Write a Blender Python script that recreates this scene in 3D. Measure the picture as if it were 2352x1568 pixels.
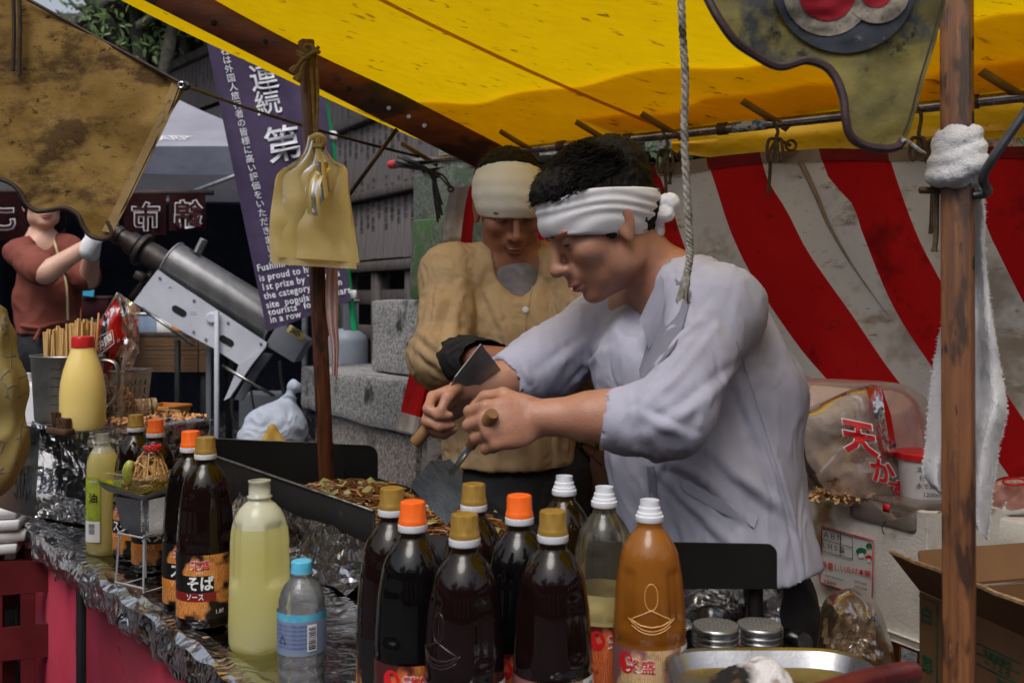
import bpy, bmesh, math, random
import numpy as np
from mathutils import Vector, Matrix, Euler, noise as mnoise

for _o in list(bpy.data.objects):
    bpy.data.objects.remove(_o)
S = bpy.context.scene
COL = S.collection
random.seed(11)
RNG = np.random.default_rng(5)

# ---------------------------------------------------------------- camera, sky, sun, exposure
H = 1.45                      # camera height in metres
FPX, CX, YH = 2287.0, 1176.0, 690.0   # focal length, centre column and horizon of a 2352 px wide survey of the place
cam_d = bpy.data.cameras.new('camera')
cam_d.lens = 35.0
cam_d.sensor_width = 36.0
cam_d.shift_y = -(784.0 - YH) / 2352.0
cam_d.clip_start = 0.05
cam_d.clip_end = 400.0
cam_d.dof.use_dof = True
cam_d.dof.focus_distance = 1.95
cam_d.dof.aperture_fstop = 7.0
cam = bpy.data.objects.new('camera', cam_d)
COL.objects.link(cam)
cam.location = (0, 0, H)
cam.rotation_euler = (math.radians(90), 0, 0)
S.camera = cam

SUN_EL, SUN_ROT = 58.0, 200.0
world = bpy.data.worlds.new('World')
S.world = world
world.use_nodes = True
wn = world.node_tree
for n in list(wn.nodes):
    wn.nodes.remove(n)
wo = wn.nodes.new('ShaderNodeOutputWorld')
wb = wn.nodes.new('ShaderNodeBackground')
sky = wn.nodes.new('ShaderNodeTexSky')
sky.sky_type = 'NISHITA'
sky.sun_disc = False
sky.sun_elevation = math.radians(SUN_EL)
sky.sun_rotation = math.radians(SUN_ROT)
sky.air_density = 1.0
sky.dust_density = 5.0
sky.ozone_density = 1.0
hs = wn.nodes.new('ShaderNodeHueSaturation')
hs.inputs['Saturation'].default_value = 0.45      # overcast: the blue of the clear sky is greyed
wn.links.new(sky.outputs[0], hs.inputs['Color'])
wn.links.new(hs.outputs[0], wb.inputs[0])
wb.inputs[1].default_value = 0.12
wn.links.new(wb.outputs[0], wo.inputs[0])
sun_d = bpy.data.lights.new('sun', 'SUN')
sun_d.energy = 0.8
sun_d.angle = math.radians(30)
sun_d.color = (1.0, 0.97, 0.93)
sun = bpy.data.objects.new('sun', sun_d)
COL.objects.link(sun)
_a, _e = math.radians(SUN_ROT), math.radians(SUN_EL)
_dir = Vector((math.sin(_a) * math.cos(_e), math.cos(_a) * math.cos(_e), math.sin(_e)))
sun.rotation_euler = _dir.to_track_quat('Z', 'Y').to_euler()
S.view_settings.view_transform = 'Standard'
S.view_settings.look = 'None'
S.view_settings.gamma = 1.0
S.view_settings.use_curve_mapping = False
S.view_settings.exposure = 0.38
S.cycles.use_denoising = True
S.cycles.max_bounces = 10
S.cycles.transparent_max_bounces = 24
S.cycles.caustics_reflective = False
S.cycles.caustics_refractive = False
S.cycles.sample_clamp_indirect = 6.0

# ---------------------------------------------------------------- helpers
def P(px, py, D):
    """A surveyed point: column, row and distance along the view axis -> metres."""
    return Vector(((px - CX) / FPX * D, D, H + (YH - py) / FPX * D))

def V(*a):
    return Vector(a)

def srgb(r, g, b):
    f = lambda c: (c / 255) / 12.92 if c / 255 <= 0.04045 else ((c / 255 + 0.055) / 1.055) ** 2.4
    return (f(r), f(g), f(b), 1.0)

class NT:
    def __init__(s, m):
        m.use_nodes = True
        s.t = m.node_tree
        for n in list(s.t.nodes):
            s.t.nodes.remove(n)
        s.out = s.n('ShaderNodeOutputMaterial')
    def n(s, typ, **kw):
        nd = s.t.nodes.new(typ)
        for k, v in kw.items():
            if k.startswith('i_'):
                key = k[2:]
                key = int(key) if key.isdigit() else key.replace('_', ' ')
                nd.inputs[key].default_value = v
            else:
                setattr(nd, k, v)
        return nd
    def l(s, a, b):
        s.t.links.new(a, b)
    def coord(s, scale=(1, 1, 1), rot=(0, 0, 0), kind='Object'):
        tc = s.n('ShaderNodeTexCoord')
        mp = s.n('ShaderNodeMapping')
        mp.inputs['Scale'].default_value = scale
        mp.inputs['Rotation'].default_value = rot
        s.l(tc.outputs[kind], mp.inputs['Vector'])
        return mp.outputs[0]
    def noise(s, vec, scale, detail=4, rough=.55, dist=0):
        n = s.n('ShaderNodeTexNoise', i_Scale=scale, i_Detail=detail, i_Roughness=rough, i_Distortion=dist)
        s.l(vec, n.inputs['Vector'])
        return n.outputs['Fac']
    def ramp(s, fac, stops):
        r = s.n('ShaderNodeValToRGB')
        els = r.color_ramp.elements
        while len(els) < len(stops):
            els.new(0.5)
        for e, (p, c) in zip(els, stops):
            e.position = p
            e.color = c if not isinstance(c, (int, float)) else (c, c, c, 1)
        s.l(fac, r.inputs[0])
        return r.outputs[0]
    def mix(s, fac, a, b, mode='MIX'):
        m = s.n('ShaderNodeMix', data_type='RGBA', blend_type=mode)
        for inp, v in ((m.inputs[0], fac), (m.inputs[6], a), (m.inputs[7], b)):
            if isinstance(v, (int, float)):
                inp.default_value = v
            elif isinstance(v, tuple):
                inp.default_value = v
            else:
                s.l(v, inp)
        return m.outputs[2]
    def bump(s, h, strength=.3, dist=.01):
        b = s.n('ShaderNodeBump', i_Strength=strength, i_Distance=dist)
        s.l(h, b.inputs['Height'])
        return b.outputs[0]
    def surf(s, sh):
        s.l(sh, s.out.inputs['Surface'])

MATS = {}
def mat(name, c, c2=None, scale=6.0, rough=.6, metal=0.0, bump=0.0, bscale=80.0, stretch=(1, 1, 1), rvar=.12,
        spots=None, spec=.5, coat=0.0, lo=.35, hi=.68, dist=0.0, bdist=.004, sheen=0.0, trans=0.0, alpha=1.0, ior=1.45,
        detail=5, fade=None):
    """General procedural surface: two tones mixed by noise, specks, roughness breakup and fine relief."""
    if name in MATS:
        return MATS[name]
    m = bpy.data.materials.new(name)
    t = NT(m)
    co = t.coord(stretch)
    b = t.n('ShaderNodeBsdfPrincipled')
    c2 = c2 or tuple(min(1, x * 1.25 + .004) for x in c[:3]) + (1,)
    nz = t.noise(co, scale, detail, .6, dist)
    col = t.mix(t.ramp(nz, [(lo, 0), (hi, 1)]), c, c2)
    if spots:
        for (sc, ssc, th, *st) in spots:
            sp = t.noise(t.coord(st[0]) if st else co, ssc, 3, .65)
            col = t.mix(t.ramp(sp, [(th, 0), (min(1, th + .08), 1)]), col, sc)
    t.l(col, b.inputs['Base Color'])
    rn = t.noise(co, scale * 2.7, 3)
    rr = t.n('ShaderNodeMapRange', i_3=max(0.02, rough - rvar), i_4=min(1, rough + rvar))
    t.l(rn, rr.inputs[0])
    t.l(rr.outputs[0], b.inputs['Roughness'])
    b.inputs['Metallic'].default_value = metal
    b.inputs['Specular IOR Level'].default_value = spec
    b.inputs['Coat Weight'].default_value = coat
    b.inputs['Coat Roughness'].default_value = .05
    b.inputs['Sheen Weight'].default_value = sheen
    b.inputs['Transmission Weight'].default_value = trans
    b.inputs['IOR'].default_value = ior
    b.inputs['Alpha'].default_value = alpha
    if bump:
        t.l(t.bump(t.noise(co, bscale, 4, .6), bump, bdist), b.inputs['Normal'])
    t.surf(b.outputs[0])
    MATS[name] = m
    return m

def film(name, tint, body, amount, rough=.12, bscale=18, bump=.35, ior=1.45, spec=1.0, sc=5.0, lo=.35, hi=.7, bodyvar=.5):
    """Thin clear or milky plastic: see-through, a share of milky body, and a glossy skin."""
    if name in MATS:
        return MATS[name]
    m = bpy.data.materials.new(name)
    t = NT(m)
    co = t.coord()
    tr = t.n('ShaderNodeBsdfTransparent', i_Color=tint)
    df = t.n('ShaderNodeBsdfDiffuse', i_Color=body)
    tl = t.n('ShaderNodeBsdfTranslucent', i_Color=body)
    mb = t.n('ShaderNodeMixShader', i_0=.45)
    t.l(df.outputs[0], mb.inputs[1]); t.l(tl.outputs[0], mb.inputs[2])
    m1 = t.n('ShaderNodeMixShader')
    nz = t.noise(co, sc, 4)
    mr = t.n('ShaderNodeMapRange', i_1=lo, i_2=hi, i_3=amount * (1 - bodyvar), i_4=min(1, amount * (1 + bodyvar)))
    t.l(nz, mr.inputs[0]); t.l(mr.outputs[0], m1.inputs[0])
    t.l(tr.outputs[0], m1.inputs[1]); t.l(mb.outputs[0], m1.inputs[2])
    gl = t.n('ShaderNodeBsdfGlossy', i_Roughness=rough)
    fr = t.n('ShaderNodeFresnel', i_IOR=ior)
    nb = t.bump(t.noise(co, bscale, 3), bump, .01)
    t.l(nb, gl.inputs['Normal']); t.l(nb, fr.inputs['Normal'])
    mul = t.n('ShaderNodeMath', operation='MULTIPLY', i_1=spec)
    t.l(fr.outputs[0], mul.inputs[0])
    m2 = t.n('ShaderNodeMixShader')
    t.l(mul.outputs[0], m2.inputs[0]); t.l(m1.outputs[0], m2.inputs[1]); t.l(gl.outputs[0], m2.inputs[2])
    t.surf(m2.outputs[0])
    MATS[name] = m
    return m

# ---- object plumbing
def tag(o, label=None, cat=None, group=None, kind=None):
    if label: o['label'] = label
    if cat: o['category'] = cat
    if group: o['group'] = group
    if kind: o['kind'] = kind
    return o

def thing(name, label, cat, loc=(0, 0, 0), group=None, rotz=0.0):
    o = bpy.data.objects.new(name, None)
    o.empty_display_size = .05
    COL.objects.link(o)
    o.location = loc
    o.rotation_euler = (0, 0, rotz)
    return tag(o, label, cat, group)

def mesh_of(bm, name='mesh', smooth=True, angle=None):
    me = bpy.data.meshes.new(name)
    if angle is not None:
        bm.normal_update()
        for e in bm.edges:
            e.smooth = not (len(e.link_faces) == 2 and e.calc_face_angle(0) > math.radians(angle))
    bm.to_mesh(me)
    bm.free()
    for p in me.polygons:
        p.use_smooth = smooth
    return me

def _origin(o):
    v = Vector((0, 0, 0))
    while o is not None:
        v += o.location
        o = o.parent
    return v

def put(name, data, m=None, parent=None, world=True, smooth=True, angle=35, label=None, loc=None):
    """One mesh object. world=True: the vertices are in world metres and stay there under the parent."""
    me = data if isinstance(data, bpy.types.Mesh) else mesh_of(data, name, smooth, angle)
    if m is not None and len(me.materials) == 0:
        for x in (m if isinstance(m, (list, tuple)) else [m]):
            me.materials.append(x)
    o = bpy.data.objects.new(name, me)
    COL.objects.link(o)
    if parent is not None:
        o.parent = parent
        if world:
            o.location = -_origin(parent)
    if loc is not None:
        o.location = loc
    if label:
        o['label'] = label
    return o

def copy_tree(o, loc=None, rotz=None, parent=None, skip=()):
    c = o.copy()
    COL.objects.link(c)
    c.parent = parent
    if loc is not None: c.location = loc
    if rotz is not None: c.rotation_euler = (0, 0, rotz)
    for ch in list(o.children):
        copy_tree(ch, parent=c)
    return c

# ---- shapes into a bmesh
def BM():
    return bmesh.new()

def add_box(bm, c, size, R=None, bevel=0.0, seg=1, mi=0):
    v0 = set(bm.verts)
    r = bmesh.ops.create_cube(bm, size=1.0)
    vs = r['verts']
    for v in vs:
        v.co = Vector((v.co.x * size[0], v.co.y * size[1], v.co.z * size[2]))
    if bevel > 0:
        es = list({e for v in vs for e in v.link_edges})
        bmesh.ops.bevel(bm, geom=es, offset=bevel, segments=seg, affect='EDGES', profile=.6)
        vs = [v for v in bm.verts if v not in v0]
    M = R if R is not None else Matrix.Identity(3)
    for v in vs:
        v.co = M @ v.co + Vector(c)
    if mi:
        for f in {f for v in vs for f in v.link_faces}:
            f.material_index = mi
    return vs

def frame(d, up=(0, 0, 1)):
    """3x3 whose X is along d, Z near up."""
    x = Vector(d).normalized()
    z = Vector(up)
    y = z.cross(x)
    if y.length < 1e-5:
        y = Vector((0, 1, 0)).cross(x)
    y.normalize()
    z = x.cross(y)
    return Matrix((x, y, z)).transposed()

def add_bar(bm, a, b, w, h, up=(0, 0, 1), bevel=0.0, mi=0):
    a, b = Vector(a), Vector(b)
    return add_box(bm, (a + b) / 2, ((b - a).length, w, h), frame(b - a, up), bevel, 1, mi)

def add_tube(bm, pts, r, n=10, cap=True, flat=1.0, closed=False, mi=0):
    pts = [Vector(p) for p in pts]
    rs = r if isinstance(r, (list, tuple)) else [r] * len(pts)
    rings = []
    up = Vector((0, 0, 1))
    N = len(pts)
    prevy = None
    for i, p in enumerate(pts):
        if closed:
            t = pts[(i + 1) % N] - pts[i - 1]
        else:
            t = pts[min(i + 1, N - 1)] - pts[max(i - 1, 0)]
        t = t.normalized() if t.length > 1e-9 else Vector((0, 0, 1))
        if prevy is None:
            y = up.cross(t)
            if y.length < 1e-3:
                y = Vector((1, 0, 0)).cross(t)
        else:
            y = prevy - t * prevy.dot(t)
            if y.length < 1e-6:
                y = up.cross(t)
        y.normalize()
        prevy = y
        z = t.cross(y)
        rings.append([bm.verts.new(p + y * (rs[i] * math.cos(2 * math.pi * k / n)) + z * (rs[i] * flat * math.sin(2 * math.pi * k / n))) for k in range(n)])
    m = N if closed else N - 1
    for i in range(m):
        A, B = rings[i], rings[(i + 1) % N]
        for k in range(n):
            f = bm.faces.new((A[k], A[(k + 1) % n], B[(k + 1) % n], B[k]))
            f.material_index = mi
    if cap and not closed:
        f = bm.faces.new(list(reversed(rings[0]))); f.material_index = mi
        f = bm.faces.new(rings[-1]); f.material_index = mi
    return rings

def spline(pts, n=8):
    """Catmull-Rom through points."""
    pts = [Vector(p) for p in pts]
    out = []
    q = [pts[0] * 2 - pts[1]] + pts + [pts[-1] * 2 - pts[-2]]
    for i in range(len(pts) - 1):
        a, b, c, d = q[i:i + 4]
        for k in range(n):
            t = k / n
            out.append(.5 * ((2 * b) + (c - a) * t + (2 * a - 5 * b + 4 * c - d) * t * t + (3 * b - a - 3 * c + d) * t ** 3))
    out.append(pts[-1].copy())
    return out

def add_lathe(bm, prof, n=28, c=(0, 0, 0), shape=None, mi=None, R=None):
    """prof: (radius, z) list. shape(theta, z, i) multiplies the radius. mi(i) gives the material of ring i."""
    rings = []
    M = R if R is not None else Matrix.Identity(3)
    c = Vector(c)
    for i, (r, z) in enumerate(prof):
        if r < 1e-6:
            rings.append([bm.verts.new(M @ Vector((0, 0, z)) + c)])
        else:
            ring = []
            for k in range(n):
                th = 2 * math.pi * k / n
                rr = r * (shape(th, z, i) if shape else 1)
                ring.append(bm.verts.new(M @ Vector((rr * math.cos(th), rr * math.sin(th), z)) + c))
            rings.append(ring)
    for i in range(len(rings) - 1):
        A, B = rings[i], rings[i + 1]
        for k in range(n):
            k2 = (k + 1) % n
            if len(A) == 1 and len(B) == 1:
                continue
            if len(A) == 1:
                f = bm.faces.new((A[0], B[k2], B[k]))
                f.normal_flip()
            elif len(B) == 1:
                f = bm.faces.new((A[k], A[k2], B[0]))
            else:
                f = bm.faces.new((A[k], A[k2], B[k2], B[k]))
            if mi:
                f.material_index = mi(i)
    return rings

def add_grid(bm, fn, nu, nv, thick=0.0, mi=None, closed_u=False):
    """Sheet fn(u, v) -> Vector, u and v in 0..1; with thickness it becomes a closed slab."""
    g = [[bm.verts.new(fn(i / nu, j / nv)) for j in range(nv + 1)] for i in range(nu + (0 if closed_u else 1))]
    NU = len(g)
    faces = []
    for i in range(nu):
        for j in range(nv):
            f = bm.faces.new((g[i][j], g[(i + 1) % NU][j], g[(i + 1) % NU][j + 1], g[i][j + 1]))
            if mi:
                f.material_index = mi(i / nu, j / nv)
            faces.append(f)
    if thick:
        bmesh.ops.solidify(bm, geom=faces, thickness=thick)
    return g

def prism(bm, pts, depth_vec, mi=0):
    """Closed prism from a planar outline."""
    a = [bm.verts.new(Vector(p)) for p in pts]
    b = [bm.verts.new(Vector(p) + Vector(depth_vec)) for p in pts]
    fs = [bm.faces.new(a), bm.faces.new(list(reversed(b)))]
    n = len(pts)
    for i in range(n):
        fs.append(bm.faces.new((a[(i + 1) % n], a[i], b[i], b[(i + 1) % n])))
    for f in fs:
        f.material_index = mi
    bmesh.ops.recalc_face_normals(bm, faces=fs)
    return fs

def nz(p, s=1.0, seed=0.0):
    return mnoise.noise(Vector((p[0] * s + seed, p[1] * s + seed * 1.7, p[2] * s - seed)))

# ---- lettering: flat print made from the built-in typeface
_TXT = {}
def text_mesh(txt, size, bold=0.0, sx=1.0, align='CENTER', space=1.0, line=1.0):
    cu = bpy.data.curves.new('lettering', 'FONT')
    cu.body = txt
    cu.size = size
    cu.offset = bold * size
    cu.align_x = align
    cu.align_y = 'CENTER'
    cu.space_character = space
    cu.space_line = line
    cu.resolution_u = 2
    ob = bpy.data.objects.new('lettering', cu)
    COL.objects.link(ob)
    dg = bpy.context.evaluated_depsgraph_get()
    me = bpy.data.meshes.new_from_object(ob.evaluated_get(dg))
    bpy.data.objects.remove(ob)
    bpy.data.curves.remove(cu)
    if sx != 1.0:
        for v in me.vertices:
            v.co.x *= sx
    return me

def vtext(txt, size, bold=0.0, step=1.05, sx=1.0):
    """Vertical Japanese writing: one glyph under the other, first glyph at the origin."""
    return text_mesh('\n'.join(txt), size, bold, sx, 'CENTER', 1.0, step)

def print_on(name, me, fn, m, parent, world=True):
    """Bend flat lettering onto a surface: fn(x, y) -> Vector."""
    me.materials.clear()
    me.materials.append(m)
    for v in me.vertices:
        v.co = fn(v.co.x, v.co.y)
    me.update()
    return put(name, me, None, parent, world)

def plane_fn(o, ex, ey, off=.0015):
    """Flat surface at o with right ex and up ey."""
    o, ex, ey = Vector(o), Vector(ex).normalized(), Vector(ey).normalized()
    nn = ex.cross(ey).normalized()
    return lambda x, y: o + ex * x + ey * y + nn * off

# ---- smooth solids: signed distance field -> surface nets
class Field:
    def __init__(s, lo, hi, h):
        s.lo = np.array(lo, np.float64); s.h = h
        s.n = np.ceil((np.array(hi) - s.lo) / h).astype(int) + 1
        s.ax = [(s.lo[i] + h * np.arange(s.n[i])).astype(np.float32) for i in range(3)]
        s.d = np.full(tuple(s.n), 1.0, np.float32)
    def _sl(s, lo, hi, m):
        sl = []
        for i in range(3):
            a = int(max(0, math.floor((lo[i] - m - s.lo[i]) / s.h)))
            b = int(min(s.n[i], math.ceil((hi[i] + m - s.lo[i]) / s.h) + 1))
            if b <= a: return None
            sl.append(slice(a, b))
        return tuple(sl)
    def _pts(s, sl):
        return s.ax[0][sl[0]][:, None, None], s.ax[1][sl[1]][None, :, None], s.ax[2][sl[2]][None, None, :]
    def _comb(s, sl, q, k, op):
        a = s.d[sl]
        if op == 'sub':
            q = -q
            if k > 0:
                hh = np.clip(.5 - .5 * (a - q) / k, 0, 1)
                s.d[sl] = a * (1 - hh) + q * hh + k * hh * (1 - hh)
            else:
                s.d[sl] = np.maximum(a, q)
        else:
            if k > 0:
                hh = np.clip(.5 + .5 * (q - a) / k, 0, 1)
                s.d[sl] = q * (1 - hh) + a * hh - k * hh * (1 - hh)
            else:
                s.d[sl] = np.minimum(a, q)
    def cone(s, a, b, ra, rb, k=.01, op='add', sq=None):
        """Tapered limb. sq=(axis, factor): squash across an axis."""
        a = np.array(a, float); b = np.array(b, float)
        R = max(ra, rb)
        sl = s._sl(np.minimum(a, b) - R, np.maximum(a, b) + R, k + 3 * s.h)
        if sl is None: return s
        X, Y, Z = s._pts(sl)
        ba = b - a
        L = float(ba @ ba) + 1e-12
        px, py, pz = X - a[0], Y - a[1], Z - a[2]
        t = np.clip((px * ba[0] + py * ba[1] + pz * ba[2]) / L, 0, 1)
        dx, dy, dz = px - t * ba[0], py - t * ba[1], pz - t * ba[2]
        if sq is not None:
            ax, f = sq
            ax = np.array(ax, float); ax /= np.linalg.norm(ax)
            w = dx * ax[0] + dy * ax[1] + dz * ax[2]
            g = (1 / f - 1)
            dx, dy, dz = dx + w * ax[0] * g, dy + w * ax[1] * g, dz + w * ax[2] * g
        q = np.sqrt(dx * dx + dy * dy + dz * dz) - (ra + (rb - ra) * t)
        if sq is not None and sq[1] < 1:
            q = q * (0.5 + .5 * sq[1])
        s._comb(sl, q.astype(np.float32), k, op)
        return s
    def chain(s, pts, rs, k=.01, op='add', sq=None):
        for i in range(len(pts) - 1):
            s.cone(pts[i], pts[i + 1], rs[i], rs[i + 1], k, op, sq)
        return s
    def ell(s, c, r, R=None, k=.01, op='add'):
        c = np.array(c, float); r = np.array(r, float)
        m = float(r.max())
        sl = s._sl(c - m, c + m, k + 3 * s.h)
        if sl is None: return s
        X, Y, Z = s._pts(sl)
        px, py, pz = X - c[0], Y - c[1], Z - c[2]
        if R is not None:
            Rm = np.array(R)
            px, py, pz = (Rm[0, 0] * px + Rm[1, 0] * py + Rm[2, 0] * pz, Rm[0, 1] * px + Rm[1, 1] * py + Rm[2, 1] * pz, Rm[0, 2] * px + Rm[1, 2] * py + Rm[2, 2] * pz)
        k0 = np.sqrt((px / r[0]) ** 2 + (py / r[1]) ** 2 + (pz / r[2]) ** 2)
        k1 = np.sqrt((px / r[0] ** 2) ** 2 + (py / r[1] ** 2) ** 2 + (pz / r[2] ** 2) ** 2) + 1e-9
        s._comb(sl, (k0 * (k0 - 1) / k1).astype(np.float32), k, op)
        return s
    def half(s, o, nrm, k=.004):
        """Cut away everything on the side the normal points to."""
        X, Y, Z = s._pts((slice(None),) * 3)
        nrm = np.array(nrm, float); nrm /= np.linalg.norm(nrm)
        q = (X - o[0]) * nrm[0] + (Y - o[1]) * nrm[1] + (Z - o[2]) * nrm[2]
        s.d = np.maximum(s.d, q.astype(np.float32))
        return s
    def mesh(s, name='solid', smooth_it=1, disp=None):
        d = s.d
        neg = d < 0
        nx, ny, nzz = d.shape
        c = np.zeros((nx - 1, ny - 1, nzz - 1), np.int8)
        for i in (0, 1):
            for j in (0, 1):
                for k in (0, 1):
                    c += neg[i:nx - 1 + i, j:ny - 1 + j, k:nzz - 1 + k]
        act = (c > 0) & (c < 8)
        I = np.argwhere(act)
        idx = np.full(act.shape, -1, np.int64)
        idx[act] = np.arange(len(I))
        acc = np.zeros((len(I), 3)); cnt = np.zeros(len(I))
        corners = [(i, j, k) for i in (0, 1) for j in (0, 1) for k in (0, 1)]
        for a in corners:
            for ax in range(3):
                if a[ax] == 1: continue
                b = list(a); b[ax] = 1
                da = d[I[:, 0] + a[0], I[:, 1] + a[1], I[:, 2] + a[2]]
                db = d[I[:, 0] + b[0], I[:, 1] + b[1], I[:, 2] + b[2]]
                cr = (da < 0) != (db < 0)
                t = np.where(cr, da / np.where(cr, da - db, 1), 0)
                p = np.array(a)[None, :] + t[:, None] * (np.array(b) - np.array(a))[None, :]
                acc += np.where(cr[:, None], p, 0); cnt += cr
        v = (I + acc / np.maximum(cnt, 1)[:, None]) * s.h + s.lo
        quads = []
        for ax in range(3):
            o1, o2 = [(1, 2), (2, 0), (0, 1)][ax]
            sl_a = [slice(None)] * 3; sl_b = [slice(None)] * 3
            sl_a[ax] = slice(0, -1); sl_b[ax] = slice(1, None)
            A, B = neg[tuple(sl_a)], neg[tuple(sl_b)]
            E = np.argwhere(A != B)
            ok = (E[:, o1] > 0) & (E[:, o2] > 0) & (E[:, o1] < d.shape[o1] - 1) & (E[:, o2] < d.shape[o2] - 1)
            E = E[ok]
            flip = A[E[:, 0], E[:, 1], E[:, 2]]
            def cell(s1, s2):
                q = E.copy(); q[:, o1] -= s1; q[:, o2] -= s2
                return idx[q[:, 0], q[:, 1], q[:, 2]]
            q = np.stack([cell(1, 1), cell(0, 1), cell(0, 0), cell(1, 0)], 1)
            q[~flip] = q[~flip][:, ::-1]
            quads.append(q)
        Q = np.concatenate(quads)
        Q = Q[(Q >= 0).all(1)]
        for _ in range(smooth_it):
            sm = np.zeros_like(v); ct = np.zeros(len(v))
            for a, b in ((0, 1), (1, 2), (2, 3), (3, 0)):
                np.add.at(sm, Q[:, a], v[Q[:, b]]); np.add.at(ct, Q[:, a], 1)
                np.add.at(sm, Q[:, b], v[Q[:, a]]); np.add.at(ct, Q[:, b], 1)
            v = .5 * v + .5 * sm / np.maximum(ct, 1)[:, None]
        if disp is not None:
            v = disp(v)
        me = bpy.data.meshes.new(name)
        me.vertices.add(len(v)); me.vertices.foreach_set('co', v.astype(np.float32).ravel())
        me.loops.add(Q.size); me.loops.foreach_set('vertex_index', Q.ravel().astype(np.int32))
        me.polygons.add(len(Q)); me.polygons.foreach_set('loop_start', np.arange(0, Q.size, 4, dtype=np.int32))
        me.polygons.foreach_set('use_smooth', np.ones(len(Q), bool))
        me.update(calc_edges=True)
        me.validate()
        return me
# ================================================================ THE SETTING
def K1(cx, cy, D): return P(cx * .35157, cy * .35157, D)              # survey sheet of the upper left
def K2(cx, cy, D): return P(cx * .35157, 459.4 + cy * .35157, D)      # survey sheet of the middle left

M_gravel = mat('wet_gravel', srgb(52, 52, 54), srgb(95, 95, 98), 30, .45, bump=.8, bscale=60, bdist=.02)
M_stall_floor = mat('stall_ground', srgb(50, 48, 46), srgb(80, 76, 72), 8, .7, bump=.5, bscale=60, bdist=.01)
M_granite = mat('granite', srgb(92, 92, 92), srgb(180, 178, 176), 95, .62, bump=.5, bscale=110, bdist=.006, lo=.36, hi=.66, detail=8,
                spots=[(srgb(52, 56, 46), 5.5, .58), (srgb(60, 60, 60), 3.2, .6), (srgb(40, 40, 40), 160, .62)])
M_granite_warm = mat('granite_warm', srgb(98, 92, 88), srgb(184, 174, 168), 85, .66, bump=.5, bscale=100, bdist=.006, lo=.36, hi=.66, detail=8,
                     spots=[(srgb(70, 62, 56), 4.0, .6), (srgb(50, 48, 46), 150, .63)])
M_moss = mat('mossy_granite', srgb(58, 66, 56), srgb(112, 118, 108), 70, .75, bump=.5, bscale=100, bdist=.006, detail=8,
             spots=[(srgb(74, 90, 70), 7, .58), (srgb(56, 60, 54), 3, .62), (srgb(150, 155, 150), 40, .70)])
M_oldwood = mat('weathered_wood', srgb(66, 60, 58), srgb(104, 97, 94), 10, .75, bump=.4, bscale=70, stretch=(6, 6, .6), bdist=.004)
M_plate = mat('name_plate_wood', srgb(96, 90, 90), srgb(128, 121, 120), 9, .75, bump=.3, bscale=60, stretch=(8, 8, .5), bdist=.003)
M_darkwood = mat('dark_wood', srgb(40, 33, 30), srgb(70, 58, 52), 8, .7, bump=.3, bscale=50, stretch=(2, 2, 2), bdist=.004)
M_ink = mat('black_ink', srgb(42, 38, 40), srgb(58, 54, 55), 60, .7)
M_dark = mat('dark_void_and_trim', srgb(18, 18, 22), srgb(30, 30, 36), 6, .85)  # near-black standing in for shade in voids and holes; also cords, bolts

# ground: one sheet to the horizon, stepped up to the terrace beyond the stall
def ground_h(x, y):
    t = min(1, max(0, (y - 3.55) / .35))
    return .40 * t * t * (3 - 2 * t) + .012 * nz((x, y, 0), 1.3) + .004 * nz((x, y, 3), 6)
bm = BM()
xs = sorted(set([-300, -120, -60, -30] + [round(-18 + .5 * i, 2) for i in range(73)] + [30, 60, 120, 300]))
ys = sorted(set([-300, -120, -60, -30, -15, -8, -4, -2, 0, 1, 2, 3] + [round(3.2 + .1 * i, 2) for i in range(12)] + [round(4.5 + .4 * i, 2) for i in range(30)] + [20, 25, 30, 40, 60, 120, 300]))
gv = [[bm.verts.new((x, y, ground_h(x, y))) for y in ys] for x in xs]
for i in range(len(xs) - 1):
    for j in range(len(ys) - 1):
        bm.faces.new((gv[i][j], gv[i + 1][j], gv[i + 1][j + 1], gv[i][j + 1]))
tag(put('ground', bm, M_gravel, angle=None), kind='structure')
# loose wet stones where the terrace shows between the things
bm = BM()
for k in range(2600):
    y = random.uniform(4.2, 9.5)
    x = P(random.uniform(150, 900), 900, y).x
    r = random.uniform(.012, .034)
    c = Vector((x, y, ground_h(x, y) + r * .3))
    vs = bmesh.ops.create_icosphere(bm, subdivisions=1, radius=r)['verts']
    R = Euler((random.random() * 3, random.random() * 3, random.random() * 3)).to_matrix()
    for v in vs:
        v.co = R @ Vector((v.co.x * random.uniform(.8, 1.3), v.co.y, v.co.z * .65)) + c
M_pebble = mat('pebble', srgb(48, 48, 50), srgb(130, 130, 132), 14, .35, bump=.2, bscale=90)
tag(put('gravel', bm, M_pebble, smooth=False, angle=None), kind='stuff')

# ---- wall of wooden name plates behind the stone blocks
WA, WD = Vector((-1.143, 6.6, 0)), Vector((.52, -.855, 0)).normalized()
WN = Vector((WD.y, -WD.x, 0))            # towards the camera side
if WN.y > 0: WN = -WN
def wallpt(s, z, o=0.0):
    p = WA + WD * s + WN * o
    p.z = H + z
    return p
nb = thing('name_board_wall', 'grey wooden wall hung with rows of narrow vertical name plates, behind the stone blocks', 'wall', wallpt(0, -1.0))
bm = BM(); add_box(bm, wallpt(1.1, .95, -.06), (2.7, .05, 1.5), frame(WD)); put('backing', bm, M_darkwood, nb)
for z in (.218, .645, 1.128, 1.62):
    bm = BM(); add_box(bm, wallpt(1.1, z - (.0 if z > .3 else .012), .015), (2.74, .075, .05 if z > .3 else .06), frame(WD), .004)
    put('rail', bm, M_oldwood, nb)
names = ['奉納 山本一郎', '御神燈 田中', '奉納 中村商店', '金一封 小林', '奉納 石川 清', '京都 松本', '奉納 大西工業', '大阪 高橋']
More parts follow.
